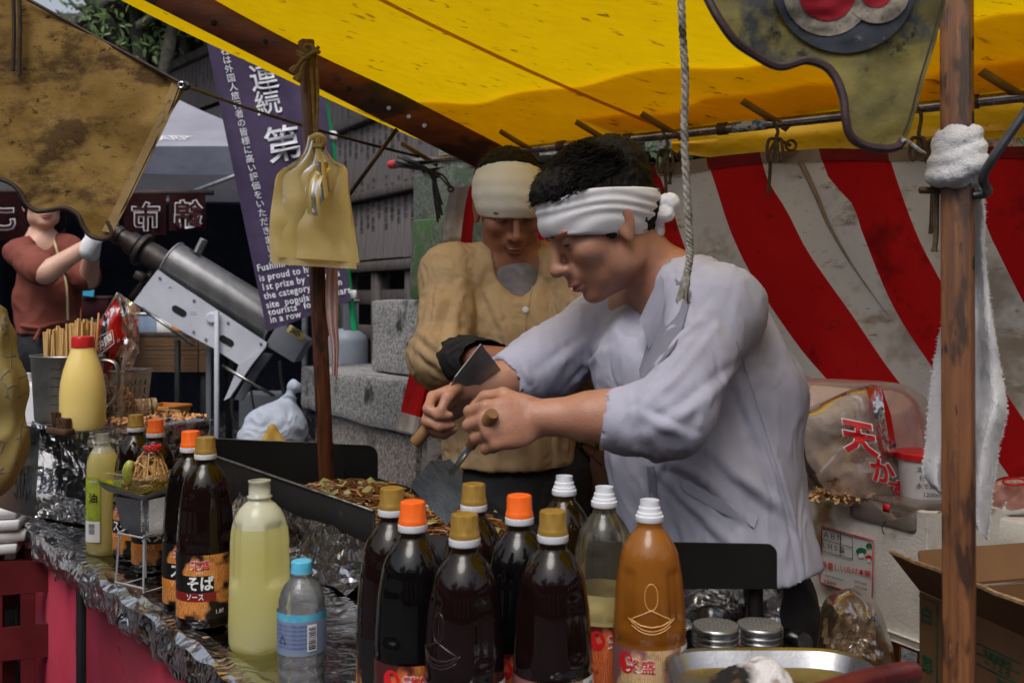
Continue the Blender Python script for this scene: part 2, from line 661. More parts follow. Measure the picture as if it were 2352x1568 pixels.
ins = [vtext(s.replace(' ', '') + random.choice(['殿', '様', '']), .052, .004, 1.02) for s in names]
for me in ins:
    me.materials.append(M_ink)
bmp = BM(); add_box(bmp, (0, 0, 0), (.086, .014, .40), None, .003)
plate_me = mesh_of(bmp, 'name_plate', False)
plate_me.materials.append(M_plate)
RW = frame(WD).to_4x4()
for row, (z0, z1) in enumerate(((.245, .62), (.672, 1.10), (1.155, 1.595))):
    for k in range(28):
        s = -.18 + k * .0926
        if s > 2.35: break
        o = put('name_plate', plate_me, None, nb, False)
        sc = (z1 - z0 - .012) / .40
        M = Matrix.Translation(wallpt(s, (z0 + z1) / 2 + random.uniform(-.004, .004), -.012 + random.uniform(0, .006)) - nb.location) @ RW
        o.matrix_local = M @ Matrix.Diagonal((1, 1, sc, 1))
        q = put('inscription', ins[(k * 5 + row * 3) % len(ins)], None, o, False)
        q.matrix_local = Matrix.Translation((0, -.0085, .165)) @ Matrix.Rotation(math.radians(90), 4, 'X')
for s in (.12, .62, 1.1, 1.6, 2.1):
    bm = BM(); add_box(bm, wallpt(s, -.35, -.02), (.09, .09, 1.1), frame(WD), .006); put('post', bm, M_oldwood, nb)
for z in (.02, -.2):
    bm = BM(); add_box(bm, wallpt(1.1, z, -.035), (2.7, .05, .09), frame(WD), .004); put('lower_rail', bm, M_oldwood, nb)
bm = BM(); add_box(bm, wallpt(1.1, -.4, -.25), (3.0, .04, 1.4), frame(WD)); put('back_panel', bm, M_dark, nb)  # dark sheet standing in for the shaded void below the ledge
# low roof over the name plates
bm = BM(); add_box(bm, wallpt(1.1, 1.80, .05), (3.1, .75, .05), frame(WD) @ Matrix.Rotation(math.radians(18), 3, 'X'), .006)
put('roof', bm, M_darkwood, nb)

# ---- far wooden hall on the left with its eave
HA, HD = P(431, 139, 11.0), Vector((.85, -1, 0)).normalized()
HN = Vector((HD.y, -HD.x, 0))
if HN.y > 0: HN = -HN
def hallpt(s, z, o=0.0): return Vector((HA.x, HA.y, HA.z + z)) + HD * s + HN * o
hall = thing('wooden_hall', 'dark timber hall with a sloping eave and name plates, behind the grey tent', 'hall', hallpt(-1, -2.9))
bm = BM(); add_box(bm, hallpt(-1.6, -1.2, -.12), (6.2, .06, 4.4), frame(HD)); put('wall', bm, M_darkwood, hall)
bm = BM(); add_box(bm, hallpt(-1.6, 0, .0), (6.2, .12, .09), frame(HD), .006); put('rail', bm, M_oldwood, hall)
bm = BM(); add_box(bm, hallpt(-1.6, .30, .0), (6.2, .10, .10), frame(HD), .006); put('beam', bm, M_darkwood, hall)
for s in (-2.4, -1.5, -.75, -.05, .6, 1.2):
    bm = BM(); add_box(bm, hallpt(s, .15, .0), (.14, .09, .22), frame(HD), .006); put('strut', bm, M_oldwood, hall)
bm = BM(); add_box(bm, hallpt(-1.6, .62, .35), (6.6, 1.3, .05), frame(HD) @ Matrix.Rotation(math.radians(20), 3, 'X'), .008); put('eave', bm, M_darkwood, hall)
bm = BM(); add_box(bm, hallpt(-1.6, .44, .93), (6.6, .06, .12), frame(HD), .008); put('eave_board', bm, M_oldwood, hall)
RH = frame(HD).to_4x4()
for row in range(2):
    for k in range(34):
        o = put('name_plate', plate_me, None, hall, False)
        o.matrix_local = Matrix.Translation(hallpt(-1.9 + k * .098, -.32 - row * .56, .0 + random.uniform(0, .006)) - hall.location) @ RH @ Matrix.Diagonal((1.04, 1, 1.28, 1))
        if row == 0:
            q = put('inscription', ins[(k * 3) % len(ins)], None, o, False)
            q.matrix_local = Matrix.Translation((0, -.0085, .165)) @ Matrix.Rotation(math.radians(90), 4, 'X')

# ---- far tiled roof
M_tile = mat('roof_tile', srgb(120, 124, 132), srgb(178, 182, 190), 5, .45, bump=.15, bscale=40)
TY = 26.0
tr0 = P(-160, 118, TY)
troof = thing('tiled_roof_hall', 'far hall with a pale grey wavy tiled roof, seen behind the tree', 'hall', (tr0.x + 3, TY + .5, 0))
bm = BM()
tw, td = .30, .26
def tile_fn(u, v):
    w = .045 * math.sin(u * 2 * math.pi) + .02 * math.sin(u * 4 * math.pi + .6)
    return Vector(((u - .5) * tw, v * td * 1.12, w + .02 - v * .035))
add_grid(bm, tile_fn, 8, 1, .014)
tile_me = mesh_of(bm, 'roof_tile', True, 50); tile_me.materials.append(M_tile)
slope = math.radians(34)
for r in range(9):
    for c in range(30):
        o = put('roof_tile', tile_me, None, troof, False)
        base = Vector((tr0.x + c * tw, TY + r * td * math.cos(slope), tr0.z + r * td * math.sin(slope) + random.uniform(-.008, .008)))
        o.matrix_local = Matrix.Translation(base - troof.location) @ Matrix.Rotation(slope, 4, 'X')
bm = BM(); add_box(bm, (tr0.x + 4.4, TY + 1.6, tr0.z - 3.9), (9.2, 2.6, 7.4), None); put('wall', bm, M_darkwood, troof)
bm = BM(); add_box(bm, (tr0.x + 4.4, TY + 1.5, tr0.z + .82), (9.4, 3.6, .06), Matrix.Rotation(slope, 3, 'X')); put('roof_deck', bm, M_darkwood, troof)

# ---- leaves and trees
def leaf_mat(name, a, b):
    m = bpy.data.materials.new(name)
    t = NT(m)
    gi = t.n('ShaderNodeNewGeometry')
    col = t.ramp(gi.outputs['Random Per Island'], [(0, a), (1, b)])
    d = t.n('ShaderNodeBsdfPrincipled', i_Roughness=.38)
    t.l(col, d.inputs['Base Color'])
    tl = t.n('ShaderNodeBsdfTranslucent')
    t.l(col, tl.inputs[0])
    mx = t.n('ShaderNodeMixShader', i_0=.35)
    t.l(d.outputs[0], mx.inputs[1]); t.l(tl.outputs[0], mx.inputs[2])
    t.surf(mx.outputs[0])
    return m
M_leaf = leaf_mat('tree_leaf', srgb(66, 96, 50), srgb(142, 166, 104))
M_hleaf = leaf_mat('hedge_leaf', srgb(28, 48, 30), srgb(92, 120, 84))
M_bark = mat('bark', srgb(44, 42, 36), srgb(78, 76, 64), 14, .85, bump=.9, bscale=30, bdist=.02, spots=[(srgb(62, 78, 50), 6, .56)])
def add_leaf(bm, c, L, W, R):
    pts = [(-.5, 0, 0), (-.1, .5, .04), (.3, .34, .02), (.55, 0, -.06), (.3, -.34, .02), (-.1, -.5, .04)]
    vs = [bm.verts.new(Vector(c) + R @ Vector((x * L, y * W, z * L))) for x, y, z in pts]
    bm.faces.new((vs[0], vs[1], vs[2], vs[3])); bm.faces.new((vs[0], vs[3], vs[4], vs[5]))
def rrot(droop=0):
    return Euler((random.uniform(-1, 1), random.uniform(-.9, .9) + droop, random.uniform(0, 6.28))).to_matrix()
TD = 10.0
tree = thing('broadleaf_tree', 'mossy dark tree with forked bare limbs and light green leaves, before the far tiled roof', 'tree', (P(330, 0, TD).x, TD, .4))
limbs = [[(322, 700), (326, 330), (322, 130), (312, 40), (318, -60), (340, -190)], [(324, 330), (290, 140), (250, 60), (215, 10), (170, -50), (110, -150)],
         [(318, 60), (352, 36), (392, 20), (440, -6), (500, -60)], [(215, 10), (186, 20), (160, 4), (140, -30)], [(392, 22), (375, 50), (380, 62)],
         [(326, 330), (380, 150), (400, 40), (430, -60), (470, -160)]]
wid = [(.12, .09, .075, .065, .055, .03), (.085, .075, .07, .06, .045, .02), (.05, .04, .03, .025, .015), (.03, .024, .018, .01), (.022, .016, .008), (.07, .06, .045, .03, .015)]
for i, (l, w) in enumerate(zip(limbs, wid)):
    pts = spline([P(a, b, TD + (.35 * math.sin(i * 2.1 + j * .7) if j > 1 or i else 0)) for j, (a, b) in enumerate(l)], 6)
    if i == 0: pts[0].z = .3
    rs = [float(np.interp(k / (len(pts) - 1) * (len(w) - 1), range(len(w)), w)) for k in range(len(pts))]
    bm = BM(); add_tube(bm, pts, rs, 12)
    for v in bm.verts:
        v.co += Vector((nz(v.co, 7), nz(v.co, 7, 3), 0)) * .018
    put('trunk' if i == 0 else 'limb', bm, M_bark, tree)
bm = BM()
cl = [(180, 35), (205, 60), (235, 20), (262, 95), (300, 10), (345, 95), (385, 70), (420, 55), (450, 40), (360, 125), (400, 20), (150, -20), (330, -40), (440, -20), (280, 60), (345, 60),
      (100, -60), (250, -90), (480, -70), (380, -120), (200, -150), (520, 10), (310, -170)]
for (a, b) in cl:
    c0 = P(a, b, TD + random.uniform(-.6, .7))
    for k in range(34 if b > -15 else 22):
        g = Vector((random.gauss(0, .11), random.gauss(0, .2), random.gauss(0, .10)))
        s_ = random.uniform(.055, .105)
        add_leaf(bm, c0 + g, s_, s_ * .42, rrot(.4))
tag(put('foliage', bm, M_leaf, tree, smooth=False, angle=None), kind='stuff')

def hedge(name, label, x0, x1, y, z0, z1, dens, L=.05):
    t = thing(name, label, 'hedge', ((x0 + x1) / 2, y, .4))
    bm = BM()
    for k in range(7):
        x = x0 + (x1 - x0) * (k + .5) / 7
        add_tube(bm, spline([(x, y + .15, .3), (x + .05, y + .2, z0), (x + .12 * math.sin(k), y + .12, z1)], 4), .022, 6)
    put('stems', bm, M_bark, t)
    bm = BM()
    for k in range(dens):
        c = Vector((random.uniform(x0, x1), y + random.uniform(-.10, .45), random.uniform(z0, z1)))
        c.y += .12 * nz(c, 4)
        s_ = random.uniform(.7, 1.25) * L
        add_leaf(bm, c, s_, s_ * .55, rrot())
    tag(put('foliage', bm, M_hleaf, t, smooth=False, angle=None), kind='stuff')
    bm = BM(); add_box(bm, ((x0 + x1) / 2, y + .55, (z0 + z1) / 2 - .3), (x1 - x0 + .2, .1, z1 - z0 + .9), None); put('shade_backing', bm, M_bark, t)  # dark slab standing in for the shade deep in the hedge
hedge('clipped_hedge', 'glossy dark green hedge showing over the top of the striped curtain', .35, 2.1, 3.75, 1.75, 2.22, 2600, .045)
# mossy trunk at the far right
tk = thing('mossy_tree', 'thick mossy tree trunk with scaly bark, behind the curtain at the far right', 'tree', (2.02, 3.9, .4))
bm = BM()
add_tube(bm, spline([(2.0, 3.4, .3), (1.83, 3.38, 1.5), (1.80, 3.4, 2.0), (1.86, 3.45, 2.9), (1.9, 3.5, 3.6)], 10), [.26] * 41, 26)
for v in bm.verts:
    v.co += Vector((nz(v.co, 9), nz(v.co, 9, 3), 0)) * .035
M_tbark = mat('mossy_bark', srgb(74, 56, 46), srgb(104, 80, 64), 16, .9, bump=1, bscale=34, bdist=.03, stretch=(1, 1, .5), spots=[(srgb(80, 102, 52), 5, .50), (srgb(36, 30, 26), 22, .6)])
put('trunk', bm, M_tbark, tk)
bm = BM()
for k in range(500):
    c = Vector((random.uniform(1.1, 2.7), random.uniform(3.2, 4.0), random.uniform(3.3, 4.6)))
    add_leaf(bm, c, .1, .05, rrot())
tag(put('crown', bm, M_hleaf, tk, smooth=False, angle=None), kind='stuff')

# ---- granite blocks
def stone(label, s0, s1, z0, z1, o0=0.0, dep=.45, m=None, A=None, name='stone_block', tilt=0.0, cat='stone block'):
    A = A or Vector((P(690, 0, 4.2).x, 4.2, 0))
    c = A + WD * ((s0 + s1) / 2) - WN * (dep / 2 + o0)
    c.z = H + (z0 + z1) / 2
    bm = BM()
    add_box(bm, (0, 0, 0), (s1 - s0, dep, z1 - z0), None, .016, 2)
    bmesh.ops.subdivide_edges(bm, edges=[e for e in bm.edges if e.calc_length() > .12], cuts=5, use_grid_fill=True)
    R = frame(WD) @ Matrix.Rotation(tilt, 3, 'Y')
    for v in bm.verts:
        n = Vector((nz(v.co, 6, c.x), nz(v.co, 6, 5 + c.z), nz(v.co, 6, 9 + c.x)))
        v.co = R @ (v.co + n * .009) + c
    o = put(name, bm, m or M_granite)
    return tag(o, label, cat, 'granite blocks of the stone wall')
# along-wall parameter: 0 at column 690
stone('wet-topped granite block resting on the long ledge block, right of the left pole', .46, 1.55, -.272, .0, .12)
stone('long granite ledge block under the wet-topped block', 0, 1.35, -.452, -.275, 0, .6)
stone('lower granite block beside the griddle back plate, left of the vertical joint', .06, 1.02, -.93, -.456, .04, .5, M_granite_warm)
stone('lower granite block right of the vertical joint, behind the curtain hem', 1.035, 1.9, -.93, -.456, .05, .5, M_granite_warm)
stone('green mossy block standing on top of the wet granite block', .86, 1.25, .004, .283, .10, .30, mat('green_moss_granite', srgb(62, 72, 56), srgb(108, 116, 98), 60, .75, bump=.5, bscale=100, bdist=.006, detail=8, spots=[(srgb(64, 96, 52), 6, .48), (srgb(150, 155, 150), 40, .72)]))
stone('long buried block at the foot of the granite wall', -.3, 2.0, -1.25, -.935, -.03, .6, M_granite_warm)
# stone post with a domed cap
lp = P(1062, 690, 4.15)
ln = thing('stone_post', 'mossy stone post with a domed top, left of the man in the tan jacket', 'post', (lp.x, lp.y, H))
bm = BM()
add_box(bm, (lp.x, lp.y, H + .27), (.34, .30, .53), frame(WD), .02, 2); put('shaft', bm, M_moss, ln)
bm = BM(); add_lathe(bm, [(.17, .535), (.165, .56), (.14, .585), (.09, .60), (0, .605)], 24, (lp.x, lp.y, H)); put('dome', bm, M_moss, ln)
bm = BM(); add_box(bm, (.36, 4.1, H + .655), (1.3, .35, .16), Matrix.Rotation(math.radians(-4), 3, 'Z') @ Matrix.Rotation(math.radians(-1.5), 3, 'Y'), .03, 2)
tag(put('stone_lintel', bm, M_granite), 'horizontal granite lintel under the edge of the yellow tarp, above the two men', 'stone lintel')
for x in (-.25, .85):
    pass
bm = BM(); add_box(bm, (.42, 4.25, 1.0), (1.1, .3, 2.05), None, .02); tag(put('stone_wall', bm, M_moss), 'mossy stone wall behind the striped curtain, under the granite lintel', 'wall')
# dark timber store closing the view behind the terrace
# ================================================================ THE STALL
def cloth_mat(name, c, c2, scale=7, trans=.25, spots=(), bump=.25, bscale=220, rough=.8, stretch=(1, 1, 1)):
    if name in MATS: return MATS[name]
    m = bpy.data.materials.new(name)
    t = NT(m)
    co = t.coord(stretch)
    col = t.mix(t.ramp(t.noise(co, scale, 6, .62), [(.36, 0), (.66, 1)]), c, c2)
    for (sc, ssc, th, *st) in spots:
        sp = t.noise(t.coord(*st) if st else co, ssc, 5, .7)
        col = t.mix(t.ramp(sp, [(th, 0), (min(1, th + .1), 1)]), col, sc)
    d = t.n('ShaderNodeBsdfPrincipled', i_Roughness=rough)
    d.inputs['Specular IOR Level'].default_value = .25
    t.l(col, d.inputs['Base Color'])
    nb = t.bump(t.noise(co, bscale, 3, .7), bump, .002)
    wr = t.n('ShaderNodeBump', i_Strength=.25, i_Distance=.03)
    t.l(t.noise(co, 9, 2), wr.inputs['Height'])
    t.l(nb, wr.inputs['Normal'])
    t.l(wr.outputs[0], d.inputs['Normal'])
    tl = t.n('ShaderNodeBsdfTranslucent')
    t.l(col, tl.inputs[0]); t.l(wr.outputs[0], tl.inputs['Normal'])
    mx = t.n('ShaderNodeMixShader', i_0=trans)
    t.l(d.outputs[0], mx.inputs[1]); t.l(tl.outputs[0], mx.inputs[2])
    t.surf(mx.outputs[0])
    MATS[name] = m
    return m

M_wood = mat('dark_pole_wood', srgb(62, 32, 18), srgb(112, 62, 34), 9, .5, bump=.35, bscale=60, stretch=(5, 5, .35), bdist=.004, spots=[(srgb(34, 18, 12), 7, .56, (3, 3, .8)), (srgb(140, 88, 52), 30, .68, (6, 6, .4))])
M_wood_r = mat('worn_pole_wood', srgb(84, 50, 28), srgb(134, 86, 50), 12, .55, bump=.4, bscale=80, stretch=(7, 7, .3), bdist=.003, spots=[(srgb(58, 34, 22), 8, .52, (3, 3, .9)), (srgb(44, 28, 20), 26, .62, (4, 4, .8)), (srgb(196, 152, 108), 60, .70, (5, 5, .3))])
M_rafter = mat('rafter_wood', srgb(74, 34, 16), srgb(122, 62, 26), 6, .5, bump=.3, bscale=60, stretch=(.5, 3, 3), bdist=.004, spots=[(srgb(44, 22, 12), 5, .54, (1, 2, 2)), (srgb(30, 16, 10), 30, .66)])
M_steel = mat('brushed_steel', srgb(150, 150, 152), srgb(190, 190, 192), 14, .30, 1.0, bump=.06, bscale=200)
M_pipe = mat('pipe_steel', srgb(120, 118, 118), srgb(165, 162, 160), 20, .28, 1.0, bump=.05)
M_rust = mat('brown_iron', srgb(66, 50, 38), srgb(104, 82, 62), 20, .55, .6, bump=.2)
M_black = mat('black_rubber', srgb(20, 20, 21), srgb(36, 36, 38), 20, .5)
M_cord = mat('brown_cord', srgb(64, 54, 42), srgb(100, 86, 66), 60, .85, bump=.5, bscale=200)
M_rope = mat('grey_rope', srgb(120, 114, 106), srgb(176, 170, 160), 60, .9, bump=.8, bscale=160, bdist=.004, spots=[(srgb(60, 56, 52), 14, .58)])
M_red = mat('red_plastic', srgb(186, 26, 34), srgb(206, 40, 46), 10, .35)

# ---- frame lines of the roof
Q0 = Vector((-.33, 3.05, H + .42))
QU = Vector((1.384, -1.0, 0))            # along the back pipe, towards the camera
QS = Vector((-.957, -.20, .44))          # up the rafters
QN = QU.cross(QS).normalized()
if QN.z < 0: QN = -QN
def roofpt(a, b, up=.0):
    return Q0 + QU * a + QS * b + QN * up

# yellow tarp: light passes through it
def tarp_mat(name, c, c2, trans):
    m = bpy.data.materials.new(name)
    t = NT(m)
    co = t.coord()
    col = t.mix(t.ramp(t.noise(co, 2.6, 4), [(.3, 0), (.72, 1)]), c, c2)
    rx = math.radians(12)
    stc = t.coord((5, 22, 16), (0, 0, rx))
    col = t.mix(t.ramp(t.noise(stc, 2.1, 3, .6), [(.63, 0), (.70, .75)]), col, srgb(150, 96, 8))
    col = t.mix(t.ramp(t.noise(t.coord((9, 30, 26), (0, 0, rx)), 1.6, 4, .6), [(.67, 0), (.72, .85)]), col, srgb(110, 70, 14))
    col = t.mix(t.ramp(t.noise(t.coord((1.0, 30, 30), (0, 0, rx)), 2.2, 2), [(.3, 0), (.8, .22)]), col, srgb(196, 140, 6))
    d = t.n('ShaderNodeBsdfPrincipled', i_Roughness=.55)
    t.l(col, d.inputs['Base Color'])
    tl = t.n('ShaderNodeBsdfTranslucent')
    t.l(col, tl.inputs[0])
    wb_ = t.bump(t.noise(t.coord((1, 4, 4)), 5, 3), .35, .02)
    t.l(wb_, d.inputs['Normal'])
    mx = t.n('ShaderNodeMixShader', i_0=trans)
    t.l(d.outputs[0], mx.inputs[1]); t.l(tl.outputs[0], mx.inputs[2])
    t.surf(mx.outputs[0])
    return m
M_tarp = tarp_mat('yellow_tarp', srgb(248, 200, 4), srgb(252, 208, 8), .72)
M_tarp2 = tarp_mat('yellow_tarp_layer', srgb(236, 204, 84), srgb(240, 212, 100), .66)
roof = thing('tarp_canopy', 'bright yellow tarp roof of the stall with light shining through it', 'canopy', roofpt(.6, .5))
def tarp_f(u, v):
    a = .075 + u * 2.1
    b = -.03 + v * 1.75
    sag = -.045 * math.sin(math.pi * min(1, max(0, (a + .1) / 1.5))) * math.sin(math.pi * min(1, b / 1.3) if b > 0 else 0)
    ripple = .006 * nz((a, b * .35, 0), 7) + .004 * math.sin(a * 34) * (1 - min(1, abs(b) / .25))
    return roofpt(a, b, .035 + sag + ripple)
bm = BM(); add_grid(bm, tarp_f, 110, 60, .0); put('tarp_sheet', bm, M_tarp, roof)
# seam strips across the tarp, parallel to the rafters
for a in (.50, 1.32):
    bm = BM()
    add_grid(bm, lambda u, v: tarp_f((a + u * .011 - .075) / 2.1, v) + QN * -.003, 1, 40)
    put('seam', bm, tarp_mat('tarp_seam', srgb(206, 150, 8), srgb(220, 164, 8), .5), roof)
# second layer lapping over the back edge
def lap_f(u, v):
    a = .09 + u * 1.9
    top = .27 + .018 * math.sin(a * 13) + .014 * math.sin(a * 29 + 1) - .03 * a + .03 * nz((a, 0, 0), 9)
    return tarp_f((a - .075) / 2.1, ((-.02 + v * (top + .02)) + .03) / 1.75) + QN * (.004 + .004 * v)
bm = BM(); add_grid(bm, lap_f, 90, 6); put('tarp_lap', bm, M_tarp2, roof)
def lap2_f(u, v):
    a = .42 + u * .9
    top = .10 + .022 * math.sin(a * 17 + 2) + .012 * math.sin(a * 41)
    return tarp_f((a - .075) / 2.1, ((-.02 + v * (top + .02)) + .03) / 1.75) + QN * (.010 + .005 * v)
bm = BM(); add_grid(bm, lap2_f, 60, 4); put('tarp_lap', bm, M_tarp2, roof)
# flap hanging behind the pipe
def flap_f(u, v):
    a = .50 + u * 1.35
    dr = .085 * math.sin(math.pi * min(1, u * 1.2 + .08)) ** .5 + .012 * math.sin(a * 12)
    return roofpt(a, -.03, .02) + Vector((.02, .035, -dr * v)) + Vector((0, .02 * nz((a, v, 0), 5), 0))
bm = BM(); add_grid(bm, flap_f, 50, 5); put('tarp_flap', bm, tarp_mat('yellow_flap', srgb(236, 176, 16), srgb(242, 190, 20), .5), roof)
# webbing straps from the tarp to the pipe
for (px_, py_) in ((985, 352), (1215, 330), (1392, 316), (1545, 296), (1780, 275), (2335, 205)):
    k = (px_ - CX) / FPX
    t_ = (3.05 * k + .33) / (1.384 + k)
    p0 = Q0 + QU * t_
    bm = BM()
    a0 = p0 + QS * .085 + Vector((-.0, 0, .012)); b0 = p0 + Vector((.028, -.012, -.016))
    add_bar(bm, a0, b0, .022, .003, QN)
    put('strap', bm, mat('tarp_strap', srgb(150, 110, 30), srgb(176, 134, 40), 30, .7), roof)

# ---- rafter
rb = [roofpt(-.06, -.02, -.01), roofpt(-.055, .95, -.01)]
rfa, rfb = P(1205, 402, 2.86), P(300, -58, 2.62)
rafter = thing('wooden_rafter', 'long dark brown rafter with bolt holes, under the left edge of the tarp', 'rafter', (rfa + rfb) / 2)
bm = BM(); add_bar(bm, rfa, rfb, .040, .088, (.42, -.06, .9), .003); put('beam', bm, M_rafter, rafter)
for (a_, b_) in ((802, 204), (852, 230), (893, 249), (939, 268), (975, 289), (610, 96), (490, 52)):
    c = P(a_, b_, 2.753 - .0215 + (a_ - 802) / 905 * .24)
    bm = BM(); add_lathe(bm, [(.0, .004), (.006, .004), (.0075, .001), (.0078, -.004)], 10, c, R=frame((0, 0, 1), (0, -1, 0)))
    put('bolt', bm, M_steel if a_ % 2 else M_dark, rafter)

# ---- left pole
pl0, pl1 = P(747, 1030, 2.60), P(703, 92, 2.52)
pole = thing('wooden_pole', 'dark wooden pole lashed to the rafter with a rope, in front of the purple banner', 'pole', (pl0.x, pl0.y, .0), 'wooden stall poles')
d = (pl1 - pl0).normalized()
bm = BM(); add_box(bm, (pl0 + pl1) / 2 - d * .44, ((pl1 - pl0).length + .88, .034, .034), frame(d, (1, .55, 0)), .003); put('post', bm, M_wood, pole)
for (a_, b_) in ((722, 690), (712, 380)):
    bm = BM(); c = P(a_ + 5, b_, 2.56); add_lathe(bm, [(.0, .002), (.005, .001), (.006, -.006)], 10, c, R=frame((0, 0, 1), (.3, -1, 0))); put('hole', bm, M_dark, pole)
# lashing rope on the pole head
M_lash = mat('lashing_rope', srgb(104, 84, 44), srgb(140, 116, 68), 70, .9, bump=.7, bscale=220, bdist=.003)
lash = thing('lashing_rope', 'thin brown rope knotted round the head of the left pole', 'rope', P(708, 125, 2.5))
bm = BM()
pc = lambda px_, py_, o=0: P(px_, py_, 2.49 - o)
for dy in (0, 7):
    add_tube(bm, spline([pc(682, 118 + dy), pc(700, 126 + dy, .01), pc(722, 118 + dy, .005), pc(732, 108 + dy)], 5), .0045, 7)
put('wrap', bm, M_lash, lash)
bm = BM(); add_tube(bm, spline([pc(708, 124, .014), pc(700, 108, .018), pc(712, 104, .02), pc(722, 116, .02), pc(706, 130, .02), pc(694, 138, .016), pc(678, 160, .012)], 6), .005, 8)
add_tube(bm, spline([pc(712, 124, .02), pc(728, 118, .02), pc(734, 122, .016)], 5), .0055, 8); put('knot', bm, M_lash, lash)
bm = BM()
for (x_, y_, x2, y2) in ((681, 152, 672, 166), (690, 168, 681, 186)):
    add_tube(bm, [pc(x_, y_, .012), pc((x_ + x2) / 2, (y_ + y2) / 2, .014), pc(x2, y2, .012)], [.006, .010, .012], 8)
add_tube(bm, spline([pc(706, 134, .012), pc(692, 160, .014), pc(684, 176, .012)], 5), .0045, 7); put('frayed_end', bm, M_lash, lash)
bm = BM()
add_tube(bm, spline([pc(712, 130, .004), pc(718, 200, .0), pc(722, 280), pc(726, 330)], 6), .0042, 7)
add_tube(bm, spline([pc(726, 130, .004), pc(730, 220, .0), pc(726, 326)], 6), .0042, 7); put('hanging_strand', bm, M_lash, lash)

# ---- back pipe
pa, pb = Q0 - QU * .03, Q0 + QU * 1.25
pipe = thing('steel_pipe', 'long steel pipe carrying the back edge of the yellow tarp', 'pipe', (pa + pb) / 2)
bm = BM(); add_tube(bm, [pa, pb], .0125, 16); put('tube', bm, M_pipe, pipe)
bm = BM(); dq = QU.normalized(); add_tube(bm, [pa - dq * .012, pa - dq * .004, pa + dq * .02], [.009, .0135, .0138], 14); put('end_cap', bm, mat('red_rubber', srgb(200, 50, 56), srgb(214, 70, 74), 10, .5), pipe)
def pipe_at(px_):
    k = (px_ - CX) / FPX
    return (3.05 * k + .33) / (1.384 + k)
for px_ in (1290, 1443, 1660, 2085, 2235):
    c = Q0 + QU * pipe_at(px_)
    bm = BM(); add_tube(bm, [c - dq * .012, c + dq * .012], .0155, 16); put('collar', bm, M_rust, pipe)
# printed sticker round the pipe
c = Q0 + QU * pipe_at(1723); M_stk = mat('pipe_sticker', srgb(66, 104, 134), srgb(196, 200, 196), 60, .5, lo=.46, hi=.54)
bm = BM(); add_tube(bm, [c - dq * .042, c + dq * .042], .0132, 18, cap=False); put('sticker', bm, M_stk, pipe)

# ---- striped curtain
def cu_pt(px_, py_, off=0.0):
    t_ = pipe_at(px_)
    p = Q0 + QU * t_
    q = P(px_, py_, p.y)
    return q + Vector((.55, .8, 0)) * off
M_cred = cloth_mat('curtain_red', srgb(192, 16, 22), srgb(206, 24, 28), 5, .5, spots=[(srgb(112, 10, 16), 24, .63), (srgb(140, 14, 18), 3, .56)])
M_cwhite = cloth_mat('curtain_white', srgb(220, 213, 204), srgb(234, 229, 222), 4, .5,
                     spots=[(srgb(166, 150, 130), 7, .55, (1, 1, 2.4)), (srgb(124, 102, 82), 24, .62, (1.0, 1, 2.6)), (srgb(176, 164, 150), 2.2, .52), (srgb(110, 92, 78), 60, .68)])
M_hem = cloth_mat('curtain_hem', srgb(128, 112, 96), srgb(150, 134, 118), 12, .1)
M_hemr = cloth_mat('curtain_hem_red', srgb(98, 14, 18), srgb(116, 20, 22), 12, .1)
cur = thing('striped_curtain', 'hanging red and white striped cloth wall behind the two men', 'curtain', (Q0 + QU * .6).to_3d() * 1)
edges = [
    [(1100, 428), (1108, 520), (1120, 700), (1140, 900), (1160, 1130)],
    [(1240, 414), (1262, 520), (1300, 700), (1345, 900), (1400, 1130)],
    [(1395, 396), (1420, 480), (1470, 650), (1540, 850), (1650, 1130)],
    [(1503, 381), (1539, 476), (1571, 571), (1640, 720), (1760, 960), (1850, 1130)],
    [(1623, 365), (1642, 423), (1681, 539), (1750, 671), (1829, 793), (1893, 866), (2060, 1040), (2150, 1130)],
    [(1742, 350), (1761, 413), (1808, 487), (1861, 587), (1960, 735), (2090, 915), (2240, 1080), (2290, 1130)],
    [(1885, 345), (1905, 410), (1960, 470), (1985, 540), (2050, 700), (2140, 840), (2250, 1000), (2340, 1130)],
    [(2035, 345), (2060, 420), (2110, 545), (2160, 640), (2230, 770), (2310, 905), (2400, 1040), (2450, 1130)],
    [(2222, 340), (2264, 508), (2300, 590), (2352, 698), (2430, 850), (2520, 1010), (2580, 1130)],
    [(2400, 335), (2440, 480), (2500, 640), (2580, 800), (2640, 960), (2700, 1130)],
    [(2560, 332), (2600, 480), (2650, 640), (2720, 800), (2780, 960), (2840, 1130)],
]
def poly_at(poly, v):
    pts = spline([Vector((a, b, 0)) for a, b in poly], 8)
    y = poly[0][1] + (poly[-1][1] - poly[0][1]) * v
    for i in range(len(pts) - 1):
        if pts[i].y <= y <= pts[i + 1].y + 1e-6:
            f = (y - pts[i].y) / max(1e-6, pts[i + 1].y - pts[i].y)
            return pts[i].lerp(pts[i + 1], f)
    return pts[-1]
def cwave(px_, py_):
    return .012 * math.sin((px_ - .55 * (py_ - 350)) * .022) + .018 * nz((px_ * .004, py_ * .004, 2)) + .02 * max(0, (py_ - 600) / 500)
NVC = 26
ED = [[poly_at(e, j / NVC) for j in range(NVC + 1)] for e in edges]
